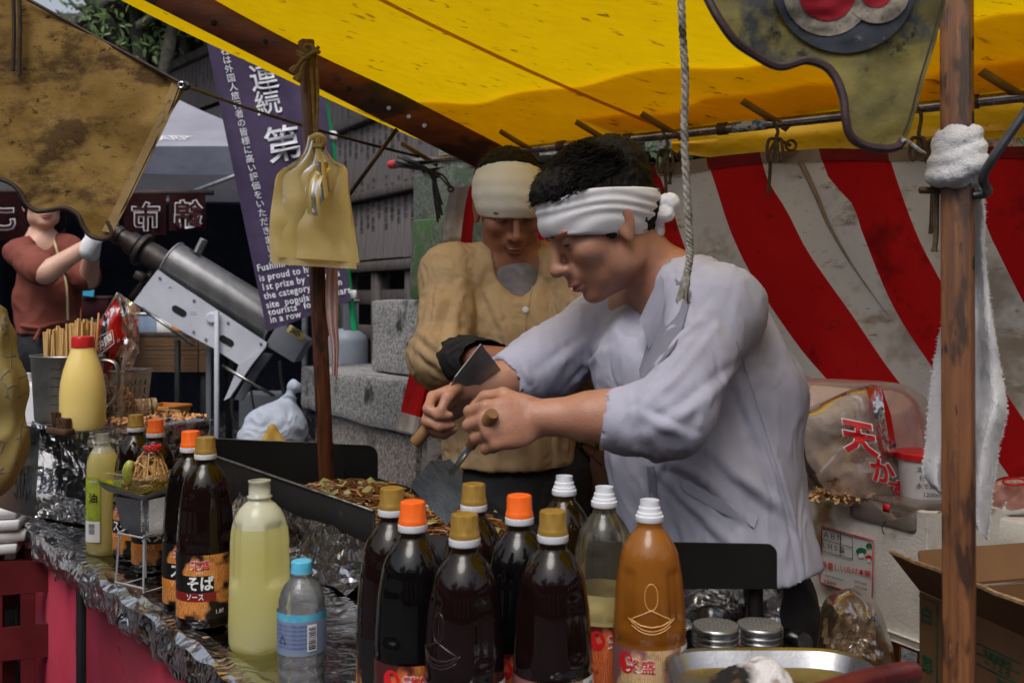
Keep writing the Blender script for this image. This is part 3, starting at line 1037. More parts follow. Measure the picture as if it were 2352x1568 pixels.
for i in range(len(edges) - 1):
    bm = BM()
    def f(u, v, i=i):
        j = round(v * NVC)
        q = ED[i][j].lerp(ED[i + 1][j], u)
        return cu_pt(q.x, q.y, cwave(q.x, q.y))
    add_grid(bm, f, 8, NVC)
    put('white_stripe' if i % 2 else 'red_stripe', bm, M_cwhite if i % 2 else M_cred, cur)
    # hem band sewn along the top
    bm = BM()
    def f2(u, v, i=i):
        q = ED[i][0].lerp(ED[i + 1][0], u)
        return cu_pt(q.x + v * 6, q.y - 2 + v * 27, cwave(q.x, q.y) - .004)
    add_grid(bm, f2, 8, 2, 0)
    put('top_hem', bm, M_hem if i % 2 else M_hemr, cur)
# gather fold running down from the third cord
bm = BM()
fold = [(1838, 372), (1870, 440), (1905, 520), (1960, 615), (2020, 700), (2058, 745)]
add_grid(bm, lambda u, v: cu_pt(poly_at(fold, v).x + (u - .5) * 12 * (1.3 - v * 1.25), poly_at(fold, v).y, cwave(poly_at(fold, v).x, poly_at(fold, v).y) - .005 - .004 * math.sin(math.pi * u)), 3, 24)
put('pleat', bm, M_hem, cur)
# tie cords with grommets
def cord_tie(pxt, pyt, tails, knot=True):
    base = cu_pt(pxt, pyt, -.015)
    bm = BM()
    pp = Q0 + QU * pipe_at(pxt - 20)
    g = cu_pt(pxt + 30, pyt + 16, -.012)
    add_tube(bm, spline([pp + Vector((0, -.014, .012)), pp + Vector((.012, -.02, -.02)), base, g], 5), .0042, 7)
    for k, (dx, dy, L, sw) in enumerate(tails):
        p1 = cu_pt(pxt + dx, pyt + dy, -.02)
        add_tube(bm, spline([base, cu_pt(pxt + dx * .7 - 6, pyt + dy * .5 + 10, -.028), p1, cu_pt(pxt + dx + sw, pyt + dy + L, -.02)], 6), [.0042] * 18 + [.006], 7)
    for s_ in (-1, 1):
        add_tube(bm, spline([base, cu_pt(pxt + s_ * 14, pyt + 6, -.03), cu_pt(pxt + s_ * 18, pyt + 40, -.03), cu_pt(pxt + s_ * 8, pyt + 52, -.03), base], 5), .004, 7)
    put('tie_cord', bm, M_cord, cur)
    bm = BM(); add_tube(bm, [g + Vector((.012 * math.cos(a), -.002, .012 * math.sin(a))) for a in np.linspace(0, 2 * math.pi, 13)[:-1]], .0035, 6, closed=True); put('grommet', bm, M_rust, cur)
cord_tie(1540, 345, [(-4, 60, 50, 2), (8, 40, 40, -2)])
cord_tie(1790, 320, [(-14, 60, 66, -4)])
cord_tie(2115, 318, [(30, 80, 140, -2)])
# left return of the curtain, hanging free
rt = [(1034, 430, 2.97), (1100, 426, 2.97)]
lft = [(1034, 430), (1024, 480), (1014, 560), (992, 650), (968, 760), (940, 860), (920, 945)]
rgt = [(1105, 426), (1090, 500), (1080, 600), (1066, 700), (1050, 800), (1036, 900), (1024, 975)]
def ret(u, v):
    l, r = poly_at(lft, v), poly_at(rgt, v)
    q = l.lerp(r, u)
    return P(q.x, q.y, 2.95 - .25 * v + .05 * math.sin(u * 7 + v * 2) * (.35 + v) + .10 * u)
bm = BM(); add_grid(bm, lambda u, v: ret(u * .62, v * .27), 6, 8); put('white_stripe', bm, M_cwhite, cur)
bm = BM(); add_grid(bm, lambda u, v: ret(.62 + u * .38, v * .27), 5, 8); put('red_stripe', bm, M_cred, cur)
bm = BM(); add_grid(bm, lambda u, v: ret(u, .27 + v * .73), 12, 20); put('red_stripe', bm, M_cred, cur)
bm = BM(); add_grid(bm, lambda u, v: P(*(lambda a, b: (a.x + (b.x - a.x) * u, a.y + (b.y - a.y) * u))(Vector((920 - 9 * v, 945 + 40 * v, 0)), Vector((1024 - 4 * v, 975 + 42 * v, 0))), 2.70 + .05 * math.sin(u * 7 + 2) * 1.35 + .10 * u - .004), 12, 3); put('bottom_hem', bm, M_cwhite, cur)
bm = BM(); add_grid(bm, lambda u, v: P(982 + u * 60 - v * 2, 1010 + v * 130, 2.98), 3, 5); put('white_stripe', bm, M_cwhite, cur)
bm = BM(); prism(bm, [P(1002, 1090, 2.965), P(1040, 1030, 2.965), P(1060, 1030, 2.965), P(1060, 1150, 2.965), P(985, 1150, 2.965)], (0, .004, 0)); put('red_stripe', bm, M_cred, cur)
# bundle of black cord tying the curtain corner to the pipe
bm = BM()
cc = pa + dq * .04
for k in range(6):
    a0 = k * 1.05
    add_tube(bm, spline([cc + Vector((.016 * math.cos(a0), -.018, .016 * math.sin(a0) + .004)), P(975 + 6 * k, 385 + 3 * k, 2.96), P(998 + 3 * math.sin(k), 420, 2.95), P(1010 + 5 * math.cos(k * 2), 470 + 8 * k, 2.94)], 6), .0042, 6)
put('tie_cord', bm, mat('black_cord', srgb(34, 34, 34), srgb(64, 64, 62), 60, .8), cur)
for q in ((1034, 432),):
    bm = BM()
    add_tube(bm, spline([cc + Vector((0, -.02, 0)), P(1000, 400, 2.95), P(q[0], q[1], 2.94)], 5), .003, 6)
    add_tube(bm, spline([cc + Vector((.02, -.02, 0)), P(1012, 400, 2.95), P(q[0] + 2, q[1], 2.94)], 5), .003, 6)
    put('tie_cord', bm, M_cord, cur)
    g = P(q[0] + 1, q[1] + 2, 2.935)
    bm = BM(); add_tube(bm, [g + Vector((.008 * math.cos(a), 0, .008 * math.sin(a))) for a in np.linspace(0, 2 * math.pi, 11)[:-1]], .0035, 6, closed=True); put('grommet', bm, M_rust, cur)

# ---- right pole with holes
PR = 1.30
pr = thing('wooden_pole', 'worn light brown wooden pole with drilled holes and a towel tied on', 'pole', (P(2205, 0, PR).x, PR, 0), 'wooden stall poles')
bm = BM()
pcx = P(2204, 0, PR).x
add_box(bm, (pcx, PR, .95), (2.2, .037, .037), frame((-.004, 0, 1), (.62, 1, 0)), .0025); put('post', bm, M_wood_r, pr)
Rp = frame((-.004, 0, 1), (.62, 1, 0))
fdir = None
cand = [Rp @ Vector((0, 1, 0)), Rp @ Vector((0, -1, 0)), Rp @ Vector((0, 0, 1)), Rp @ Vector((0, 0, -1))]
fdir = max([c for c in cand if c.y < -.1], key=lambda c: c.x)      # the right-hand visible face
for py_ in (96, 268, 440, 604):
    z_ = H + (YH - py_) / FPX * (PR - .02)
    c = Vector((pcx - .004 * (z_ - .95), PR, z_)) + fdir * .0188
    bm = BM(); add_lathe(bm, [(0, .0), (.0048, .0), (.0066, .0008), (.0068, -.002)], 14, c, R=frame((0, 0, 1), fdir) @ Matrix.Diagonal((1.35, 1, 1))); put('hole', bm, M_dark, pr)
# rod hooked through the pole
rod = thing('iron_rod', 'thin grey iron rod hooked through the hole of the right pole', 'rod', P(2232, 436, 1.26))
z_ = H + (YH - 440) / FPX * 1.28
c0 = Vector((pcx, PR, z_)) + fdir * .016
bm = BM(); add_tube(bm, spline([c0 - Vector((.0, 0, .004)), c0 + fdir * .014 + Vector((.004, 0, .0)), P(2262, 396, 1.245), P(2352, 262, 1.22), P(2440, 130, 1.2)], 6), .0058, 10); put('rod', bm, mat('grey_iron', srgb(74, 76, 80), srgb(104, 106, 112), 30, .4, .8), rod)
peg = thing('wooden_peg', 'short dark peg sticking out of the left side of the right pole', 'peg', P(2140, 437, 1.31))
bm = BM(); add_tube(bm, [P(2112, 437, 1.31), P(2116, 437, 1.31), P(2172, 438, 1.31)], [.004, .0048, .0048], 10); put('pin', bm, M_rust, peg)
bm = BM(); add_tube(bm, spline([P(2152, 440, 1.31), P(2151, 480, 1.31), P(2150, 540, 1.31), P(2146, 578, 1.31)], 5), [.0036] * 15 + [.0048], 7); put('hanging_cord', bm, M_cord, peg)

# towel knotted round the pole, one end hanging
M_towel = mat('white_towel', srgb(222, 222, 228), srgb(236, 236, 240), 30, .95, bump=.9, bscale=420, bdist=.004, sheen=.3)
tw_ = thing('white_towel', 'white terry towel wrapped round the right pole with its end hanging down', 'towel', P(2205, 330, 1.28))
ftw = Field((pcx - .06, PR - .07, H + .13), (pcx + .07, PR + .06, H + .25), .0026)
zc = lambda py_: H + (YH - py_) / FPX * 1.28
ftw.cone((pcx - .004, PR, zc(322)), (pcx - .003, PR, zc(380)), .028, .034, .008)
for (ra_, rt_, zl_, zr_) in ((.027, .011, 402, 372), (.026, .009, 372, 338), (.021, .009, 330, 304)):
    ring_ = [(pcx - .003 + ra_ * math.cos(a), PR + ra_ * math.sin(a), zc((zl_ + zr_) / 2 - (zl_ - zr_) / 2 * math.cos(a) + 5 * math.sin(a * 2))) for a in np.linspace(0, 6.2832, 17)]
    ftw.chain(ring_, [rt_] * 17, .006)
ftw.cone((pcx + .026, PR + .004, zc(372)), (pcx + .028, PR + .012, zc(440)), .012, .010, .008)
def terry(v, a=.0016, s=90):
    n = RNG.normal(0, 1, v.shape) * .0004
    return v + n + np.stack([np.sin(v[:, 2] * 210 + v[:, 0] * 80)] * 3, 1) * .0007
put('wrap', ftw.mesh('wrap', 1, terry), M_towel, tw_)
lt = [(2244, 420), (2262, 470), (2262, 560), (2268, 640), (2290, 800), (2312, 930), (2300, 1000), (2284, 1100), (2268, 1240)]
lo = [(2186, 420), (2186, 520), (2184, 620), (2168, 720), (2140, 860), (2128, 1000), (2122, 1080), (2138, 1115), (2180, 1140)]
def tow(u, v):
    r = poly_at(lt, v); l = poly_at(lo, v)
    x = l.x + (r.x - l.x) * u
    y = (l.y + (r.y - l.y) * u)
    return P(x, y, 1.345 + .018 * math.sin(u * 11 + v * 2.5) * (.4 + v) + .01 * nz((u * 3, v * 6, 1)))
bm = BM(); add_grid(bm, tow, 40, 70, .004)
for v in bm.verts:
    v.co += Vector((random.gauss(0, .0006), random.gauss(0, .0006), random.gauss(0, .0006)))
put('hanging_end', bm, M_towel, tw_)
bm = BM()
for k in range(420):
    v_ = random.random(); e = lt if random.random() < .75 else lo
    q = poly_at(e, v_); c = P(q.x, q.y, 1.345)
    sgn = 1 if e is lt else -1
    bm2 = [c, c + Vector((sgn * random.uniform(.001, .0035), random.gauss(0, .001), random.uniform(-.003, .001)))]
    add_tube(bm, bm2, [.0007, .0003], 4)
tag(put('fringe', bm, M_towel, tw_), kind='stuff')

# ---- hanging rope
hr = thing('hanging_rope', 'grey rope with a frayed knot hanging from the tarp in front of the striped curtain', 'rope', P(1575, 300, 1.36))
rp = spline([P(1563, -60, 1.36), P(1567, 60, 1.36), P(1574, 180, 1.36), P(1572, 300, 1.36), P(1577, 420, 1.36), P(1583, 530, 1.36), P(1584, 590, 1.36), P(1576, 640, 1.36)], 14)
bm = BM()
for s_ in range(3):
    pts = []
    for i, p in enumerate(rp):
        a = i * .9 + s_ * 2.094
        pts.append(p + Vector((.0026 * math.cos(a), .0026 * math.sin(a), 0)))
    add_tube(bm, pts, .0033, 6)
put('strands', bm, M_rope, hr)
bm = BM()
for k in range(26):
    a = random.uniform(0, 6.28)
    add_tube(bm, [rp[-1] + Vector((.002 * math.cos(a), .002 * math.sin(a), .004)), P(1571 + 8 * math.cos(a), 662, 1.36 + .006 * math.sin(a)), P(1569 + 16 * math.cos(a), 692 + random.uniform(-8, 8), 1.36 + .008 * math.sin(a))], [.0022, .0022, .001], 5)
add_tube(bm, [P(1576, 636, 1.36), P(1573, 652, 1.36), P(1571, 668, 1.36)], [.006, .0075, .006], 9)
put('frayed_end', bm, M_rope, hr)

# ---- front valances
def valance(name, label, outline, D, m, bind, thick=.003, wob=.012, binding_pts=None, bw=.006, group=None):
    t = thing(name, label, 'canvas valance', P(outline[0][0], outline[0][1], D), group)
    bm = BM()
    from mathutils.geometry import delaunay_2d_cdt
    ol = [Vector((p.x, p.y)) for p in spline([Vector((a, b, 0)) for a, b in outline], 4)]
    inner = [Vector((a + random.uniform(-3, 3), b + random.uniform(-3, 3))) for a in range(int(min(p.x for p in ol)), int(max(p.x for p in ol)), 17) for b in range(int(min(p.y for p in ol)), int(max(p.y for p in ol)), 17)]
    n_ = len(ol)
    vo, _, fo, *_r = delaunay_2d_cdt(ol + inner, [], [list(range(n_))], 1, 1e-4)
    used = sorted({i for f in fo for i in f})
    mp_ = {i: bm.verts.new((vo[i].x, 0, -vo[i].y)) for i in used}
    for f in fo: bm.faces.new([mp_[i] for i in f])
    for v in bm.verts:
        a, b = v.co.x, -v.co.z
        d_ = D(a, b) if callable(D) else D
        v.co = P(a, b, d_ + wob * nz((a * .006, b * .006, 0)) + .004 * nz((a * .02, b * .03, 4)))
    bmesh.ops.recalc_face_normals(bm, faces=bm.faces[:])
    ex = bmesh.ops.extrude_face_region(bm, geom=bm.faces[:])
    for v in ex['geom']:
        if isinstance(v, bmesh.types.BMVert):
            v.co.y += thick
    bmesh.ops.recalc_face_normals(bm, faces=bm.faces[:])
    put('canvas', bm, m, t)
    bm = BM()
    pts = spline([P(a, b, (D(a, b) if callable(D) else D) - .002 + wob * nz((a * .006, b * .006, 0))) for a, b in binding_pts], 8)
    add_tube(bm, pts, bw, 8, flat=1.0); put('edge_binding', bm, bind, t)
    return t
M_canvas = cloth_mat('stained_canvas', srgb(150, 118, 60), srgb(188, 156, 92), 9, .45,
                     spots=[(srgb(110, 84, 52), 7, .50, (1, 1, 1.8)), (srgb(74, 52, 34), 40, .58, (1, 1, 1.5)), (srgb(92, 66, 44), 16, .60, (1, 1, 2)), (srgb(196, 168, 116), 70, .66)], bump=.5)
M_bind = mat('dark_binding', srgb(40, 27, 18), srgb(58, 40, 28), 40, .7, bump=.4, bscale=200)
DL = 1.75
lv = valance('side_valance', 'brown stained canvas valance with a scalloped dark hem, at the upper left', [(-160, -80), (20, -18), (62, 0), (200, 75), (320, 140), (418, 194), (392, 260), (348, 352), (300, 452), (262, 528), (255, 545), (235, 550), (205, 540), (188, 515), (178, 492), (150, 477), (118, 482), (85, 485), (62, 468), (45, 438), (20, 417), (-20, 408), (-160, 404)], DL, M_canvas, M_bind,
             binding_pts=[(-150, 406), (-20, 410), (20, 419), (45, 440), (62, 469), (85, 485), (118, 482), (150, 478), (178, 493), (190, 518), (207, 541), (235, 549), (254, 543), (256, 528), (247, 508)], bw=.0042)
M_seamb = cloth_mat('canvas_hem', srgb(150, 122, 78), srgb(176, 150, 104), 14, .3, spots=[(srgb(70, 56, 40), 18, .6)])
bm = BM()
e1 = [(418, 196), (392, 262), (348, 354), (300, 454), (258, 536)]
add_grid(bm, lambda u, v: P(poly_at(e1, v).x - u * 24, poly_at(e1, v).y - u * 6, DL - .004 + .012 * nz(((poly_at(e1, v).x - u * 24) * .006, poly_at(e1, v).y * .006, 0))), 2, 20); put('side_hem', bm, M_seamb, lv)
bm = BM(); add_tube(bm, spline([P(a - 5, b, DL - .007) for a, b in e1], 6), .0011, 5); put('stitching', bm, M_bind, lv)
bm = BM(); add_tube(bm, [P(62, -2, DL - .003), P(200, 74, DL - .003), P(320, 139, DL - .003), P(416, 192, DL - .003)], .0035, 6); put('top_cord', bm, M_bind, lv)
for a_, b_ in ((31, 163), (45, 176)):
    bm = BM(); add_tube(bm, spline([P(a_ - 2, -40, DL - .012), P(a_ + 1, 50, DL - .012), P(a_, 110, DL - .012), P(a_ - 1, b_, DL - .012)], 5), .0034, 7); put('hanging_cord', bm, M_bind, lv)
bm = BM(); g = P(417, 196, DL - .006); add_tube(bm, [g + Vector((.005 * math.cos(a), -.001, .005 * math.sin(a))) for a in np.linspace(0, 2 * math.pi, 11)[:-1]], .0022, 6, closed=True); put('grommet', bm, M_steel, lv)
# black guy rope from the valance to the pipe, passing behind the pole
gr = thing('guy_rope', 'thin black rope stretched from the brown valance past the left pole to the pipe', 'rope', P(560, 240, 2.2))
bm = BM(); add_tube(bm, spline([P(416, 194, DL), P(440, 203, 1.85), P(560, 246, 2.25), P(700, 290, 2.68), P(850, 332, 2.85), P(962, 360, 2.98)], 10), [.0034] * 25 + [.0042] * 26, 7)
add_tube(bm, spline([P(424, 190, DL - .006), P(432, 197, DL - .01), P(426, 204, DL - .006), P(418, 197, DL)], 5), .004, 7); put('rope', bm, M_black, gr)
br = thing('brace_rod', 'thin rusty brace rod running from the rafter down behind the plastic bags', 'rod', P(860, 370, 2.85))
bm = BM(); add_tube(bm, [P(800, 450, 2.88), P(912, 296, 2.86)], .0062, 8); put('rod', bm, M_rust, br)

M_flag = cloth_mat('crested_canvas', srgb(132, 126, 88), srgb(176, 164, 98), 14, .5, spots=[(srgb(92, 96, 98), 9, .50, (1, 1, .7)), (srgb(52, 54, 56), 26, .58, (1, 1, .8)), (srgb(40, 42, 44), 7, .62), (srgb(196, 180, 74), 40, .66), (srgb(150, 152, 150), 90, .68)], bump=.5)
M_fbind = mat('plum_binding', srgb(46, 32, 36), srgb(66, 44, 50), 30, .6, bump=.3)
DF = 1.20
rv = valance('crest_valance', 'dirty olive canvas valance painted with a dark ringed crest, by the right pole', [(1560, -120), (1590, -70), (1632, 10), (1655, 50), (1690, 96), (1740, 128), (1775, 148), (1800, 152), (1822, 146), (1850, 138), (1880, 145), (1905, 160), (1925, 190), (1938, 230), (1942, 270), (1950, 305), (1968, 325), (2000, 338), (2035, 341), (2062, 334), (2082, 318), (2100, 270), (2120, 195), (2150, 95), (2176, -10), (2200, -120)], DF, M_flag, M_fbind, wob=.016,
             binding_pts=[(1570, -110), (1592, -70), (1632, 10), (1655, 50), (1690, 96), (1740, 130), (1775, 149), (1800, 153), (1822, 147), (1850, 139), (1880, 145), (1905, 160), (1925, 190), (1938, 230), (1942, 270), (1950, 305), (1968, 326), (2000, 339), (2035, 342), (2062, 336), (2074, 322)], bw=.0055)
bm = BM(); add_tube(bm, spline([P(1500, -1150, 1.5), P(1530, -500, 1.3), P(1556, -124, DF), P(1880, -122, DF + .004), P(2198, -122, DF), P(2208, -140, 1.27)], 8), .004, 7); put('top_cord', bm, M_bind, rv)
def vd(a, b): return DF - .0035 + .016 * nz((a * .006, b * .006, 0)) + .004 * nz((a * .02, b * .03, 4))
def disc(name, cx, cy, r0, r1, m, off, a0=0, a1=6.2832, n=40):
    bm = BM()
    add_grid(bm, lambda u, v: P(cx + (r0 + (r1 - r0) * v) * math.cos(a0 + (a1 - a0) * u), cy + (r0 + (r1 - r0) * v) * math.sin(a0 + (a1 - a0) * u), vd(cx + (r0 + (r1 - r0) * v) * math.cos(a0 + (a1 - a0) * u), cy + (r0 + (r1 - r0) * v) * math.sin(a0 + (a1 - a0) * u)) - off), n, 14)
    put(name, bm, m, rv)
M_cd = cloth_mat('crest_dark', srgb(44, 50, 60), srgb(66, 70, 78), 14, .1, spots=[(srgb(130, 132, 126), 60, .62), (srgb(96, 92, 70), 18, .62)])
M_cg = cloth_mat('crest_grey', srgb(112, 104, 94), srgb(150, 142, 132), 90, .1, spots=[(srgb(206, 208, 212), 22, .62), (srgb(60, 56, 52), 150, .58)])
M_cr = cloth_mat('crest_red', srgb(128, 18, 34), srgb(150, 26, 42), 8, .2)
disc('crest_ring', 1940, -46, 0, 168, M_cd, .0015)
disc('crest_petal', 1900, -18, 60, 101, M_cg, .003)
disc('crest_petal', 2015, -22, 32, 76, M_cg, .0036)
disc('crest_field', 1900, -18, 0, 66, M_cr, .0042)
disc('crest_field', 2013, -20, 0, 38, M_cr, .0046)
bm = BM(); add_grid(bm, lambda u, v: P(2000 + 75 * (u - .5) * (1 - .5 * v) + 18 * v - 20, 222 + 108 * v, vd(2000, 270) - .0025), 6, 6)
bm.free()
bm = BM(); add_tube(bm, spline([P(a, b, DF - .006) for a, b in ((2166, -10), (2140, 92), (2110, 192), (2092, 262), (2074, 312))], 6), .0012, 5); put('stitching', bm, M_bind, rv)
bm = BM(); add_tube(bm, spline([P(2074, 322, DF), P(2090, 328, 1.24), P(2112, 345, 1.30), P(2126, 352, 1.9)], 5), .0022, 6); put('tie_string', bm, M_towel, rv)

# ---- plastic bags hanging on the left pole
M_bag = film('bag_plastic', (.98, .94, .78, 1), srgb(250, 228, 156), .80, .25, 14, .35, bodyvar=.1)
bg = thing('bag_bundle', 'bundle of milky white plastic carrier bags hung by their handles on the left pole', 'plastic bags', P(722, 330, 2.47))
bl = [(708, 312), (700, 345), (676, 372), (640, 395), (632, 440), (626, 500), (628, 560), (634, 592)]
brr = [(748, 312), (750, 345), (775, 376), (796, 385), (800, 430), (808, 490), (816, 550), (824, 604)]
def bagf(k):
    s_ = [0, -.010, .010, -.018][k]
    sh = [(0, 0), (-10, 14), (8, 4), (2, -2)][k]
    def f(u, v):
        l, r = poly_at(bl, v), poly_at(brr, v)
        x = l.x + (r.x - l.x) * u + sh[0] * v * (1 if u < .5 else .4)
        y = l.y + (r.y - l.y) * u + sh[1] * v
        pl = .012 * math.sin(u * 9 + k * 2) * (1 - .5 * v) + .008 * nz((u * 4, v * 5, k))
        return P(x, y, 2.475 + s_ * (.3 + v) + pl)
    return f
for k in range(4):
    bm = BM(); add_grid(bm, bagf(k), 26, 30); put('bag', bm, M_bag, bg)
bm = BM()
hd = [(700, 372), (708, 400), (704, 450), (710, 482)]
add_grid(bm, lambda u, v: P(*[(a, b) for a, b in [(poly_at([(726, 380), (706, 408), (700, 450), (706, 492)], v).x + 34 * u * (1 - .1 * v), poly_at([(726, 380), (706, 408), (700, 450), (706, 492)], v).y + 6 * u)]][0], 2.43 - .03 * math.sin(v * 2.6) + .008 * math.sin(u * 5)), 8, 14)
put('loose_handle', bm, M_bag, bg)
bm = BM()
add_grid(bm, lambda u, v: P(726 + 26 * u + 10 * v, 372 + 60 * v + 40 * v * (1 - u), 2.425 - .02 * math.sin(u * 3.1) + .01 * v), 8, 12); put('loose_handle', bm, M_bag, bg)
bm = BM(); add_tube(bm, spline([P(714, 318, 2.45), P(728, 310, 2.44), P(744, 318, 2.45), P(738, 334, 2.46), P(718, 334, 2.46)], 5), .0065, 8); put('gathered_neck', bm, M_bag, bg)
# pink cloth strip hung behind the pole
cs = thing('cloth_strip', 'faded pink cloth strip hanging behind the left pole, below the plastic bags', 'cloth', P(765, 700, 2.64))
def stripf(u, v):
    c = poly_at([(764, 596), (762, 660), (764, 740), (770, 800), (768, 868)], v)
    w = 22 + 8 * math.sin(v * 5)
    return P(c.x + (u - .5) * w, c.y + 5 * math.sin(u * 9) * v, 2.545 + .008 * math.sin(u * 14))
bm = BM(); add_grid(bm, stripf, 14, 26); put('strip', bm, cloth_mat('pink_cloth', srgb(222, 192, 188), srgb(236, 212, 208), 9, .35), cs)
# ================================================================ COUNTER, GRIDDLE AND WHAT STANDS ON THEM
ZC = H - .57
CF0 = Vector((-1.34, 2.69, 0)); CD = Vector((.617, -.787, 0)).normalized()
CI = Vector((.787, .617, 0)).normalized()          # from the customers' edge inwards
def ctr(s, w, z=0.0):
    p = CF0 + CD * s + CI * w
    p.z = ZC + z
    return p
def foil_mat(name, tint, rough=.17, b=.7, sc=16):
    m = bpy.data.materials.new(name)
    t = NT(m)
    co = t.coord()
    bs = t.n('ShaderNodeBsdfPrincipled', i_Roughness=rough, i_Metallic=1.0)
    vo = t.n('ShaderNodeTexVoronoi', feature='F1', i_Scale=sc)
    wv = t.n('ShaderNodeVectorMath', operation='ADD')
    nzv = t.n('ShaderNodeTexNoise', i_Scale=9.0)
    t.l(co, nzv.inputs['Vector']); t.l(co, wv.inputs[0]); t.l(nzv.outputs['Color'], wv.inputs[1]); t.l(wv.outputs[0], vo.inputs['Vector'])
    n2 = t.noise(co, 60, 3)
    ad = t.n('ShaderNodeMath', operation='MULTIPLY_ADD', i_1=.25)
    t.l(n2, ad.inputs[0]); t.l(vo.outputs['Distance'], ad.inputs[2])
    t.l(t.bump(ad.outputs[0], b, .012), bs.inputs['Normal'])
    col = t.mix(t.ramp(t.noise(co, 5, 5), [(.4, 0), (.75, 1)]), tint, tuple(x * .72 for x in tint[:3]) + (1,))
    col = t.mix(t.ramp(t.noise(co, 3.3, 5, .7), [(.60, 0), (.68, 1)]), col, srgb(96, 66, 44))
    t.l(col, bs.inputs['Base Color'])
    t.surf(bs.outputs[0])
    return m
M_foil = foil_mat('aluminium_foil', srgb(224, 224, 226), .2, .35, 9)
M_foiltop = foil_mat('counter_foil', srgb(196, 194, 190), .12, .22, 7)
M_redpanel = mat('red_panel', srgb(184, 58, 80), srgb(200, 78, 98), 2.5, .32, bump=.05, spots=[(srgb(120, 24, 40), 7, .64, (1, 1, .5)), (srgb(60, 16, 20), 30, .72)])
M_fe = mat('black_iron', srgb(12, 11, 11), srgb(24, 22, 21), 7, .6, .0, spec=.25, bump=.12, bscale=30, spots=[(srgb(60, 50, 42), 12, .66)])
M_feedge = mat('worn_iron_edge', srgb(84, 80, 76), srgb(140, 136, 130), 30, .45, .7)

table = thing('stall_counter', 'long stall counter covered with crumpled foil and fronted by red panels', 'counter', ctr(1.2, .3, -.88))
bm = BM()
def topf(u, v):
    p = ctr(-.02 + u * 2.45, .0 + v * .56)
    p.z += .0035 * nz(p, 7) + .002 * nz(p, 19)
    return p
add_grid(bm, topf, 70, 40); put('foil_top', bm, M_foiltop, table)
bm = BM(); add_box(bm, ctr(1.2, .28, -.028), (2.43, .54, .04), frame(CD)); put('board', bm, M_darkwood, table)
# crumpled foil rolled over the front edge
bm = BM()
def edgef(u, v):
    a = v * 2.2
    low = .060 + .022 * nz((u * 16, 0, 0)) + .016 * nz((u * 44, 0, 4))
    if v < .35:
        w, z = .035 - .050 * (v / .35), .003 * math.sin(v / .35 * 3.1) + .004
    else:
        w, z = -.015 - .006 * math.sin((v - .35) * 4.5), .004 - low * (v - .35) / .65
    p = ctr(-.03 + u * 2.46, w - .006, z)
    q = (p + CD * .0).dot(CD); e = Vector((q * .45, p.dot(CI) * 1.3, p.z * 1.1))
    j = .011
    return p + Vector((j * nz(e, 34), j * nz(e, 34, 7), j * nz(e, 30, 3))) * (1 if v > .02 else .3)
add_grid(bm, edgef, 150, 8); put('foil_edge', bm, M_foil, table, smooth=False, angle=None)
for (s0, s1) in ((.045, .60), (.64, 1.30), (1.34, 2.4)):
    bm = BM(); add_box(bm, ctr((s0 + s1) / 2, .015, -.47), (s1 - s0, .012, .86), frame(CD), .003); put('red_panel', bm, M_redpanel, table)
for s_ in (.02, .62, 1.32):
    bm = BM(); add_box(bm, ctr(s_, .012, -.47), (.032, .03, .86), frame(CD), .003); put('frame_post', bm, M_black, table)
bm = BM(); add_box(bm, ctr(.02, .29, -.47), (.02, .52, .86), frame(CD), .003); put('end_panel', bm, M_black, table)

# ---- griddle
GA = Vector((-1.013, 2.93, 0)); GD = Vector((.819, -1.087, 0)).normalized(); GI = Vector((.967, -.254, 0)).normalized()
GI = (Vector((-.372, 2.76, 0)) - GA).normalized()
gw, glen = .56, 1.23
def gp(s, w, z):
    p = GA + GD * s + GI * w
    p.z = ZC + z
    return p
gr_ = thing('griddle', 'long black iron griddle box full of frying noodles', 'griddle', gp(.7, .3, 0))
def slab(pts, thick_vec, name, m, bev=.0):
    bm = BM(); prism(bm, pts, thick_vec)
    if bev:
        bmesh.ops.bevel(bm, geom=bm.edges[:], offset=bev, segments=1, affect='EDGES')
    return put(name, bm, m, gr_)
slab([gp(0, 0, .0), gp(glen, 0, .0), gp(glen, 0, .158), gp(0, 0, .158)], GI * .006, 'front_wall', M_fe)
slab([gp(0, gw, .0), gp(glen, gw, .0), gp(glen, gw, .10), gp(0, gw, .10)], GI * .006, 'rear_wall', M_fe)
def plate(s, w0, w1, z0, z1, r, name):
    pts = [gp(s, w0, z0), gp(s, w1, z0)]
    for k in range(7):
        a = math.pi / 2 * k / 6
        pts.append(gp(s, w1 - r + r * math.cos(a), z1 - r + r * math.sin(a)))
    pts.append(gp(s, w0, z1))
    slab(pts, GD * .005, name, M_fe)
plate(-.004, -.01, .663, .0, .168, .03, 'end_plate')
slab([gp(glen, .0, .0), gp(glen, gw, .0), gp(glen, gw, .12), gp(glen, .0, .12)], GD * .005, 'end_wall', M_fe)
gs_ = thing('splash_guard', 'black iron splash guard with a rounded corner, standing behind the amber bottle and shakers', 'splash guard', P(1600, 1400, 1.50))
gpts = [P(1400, 1352, 1.50), P(1785, 1352, 1.48)] + [P(1785 - 22 + 22 * math.cos(a), 1250 + 22 - 22 * math.sin(a), 1.48) for a in np.linspace(0, 1.5708, 7)] + [P(1400, 1244, 1.50)]
bm = BM(); prism(bm, gpts, (.0, .006, 0)); put('plate', bm, M_fe, gs_)
for a_ in (1450, 1740):
    bm = BM(); q_ = P(a_, 1350, 1.497); add_box(bm, (q_.x, q_.y + .012, (q_.z + ZC) / 2 + .02), (.02, .012, q_.z - ZC + .04)); put('foot', bm, M_fe, gs_)
slab([gp(0.002, .0, .052), gp(glen, .0, .052), gp(glen, gw, .052), gp(0.002, gw, .052)], (0, 0, .01), 'hot_plate', M_fe)
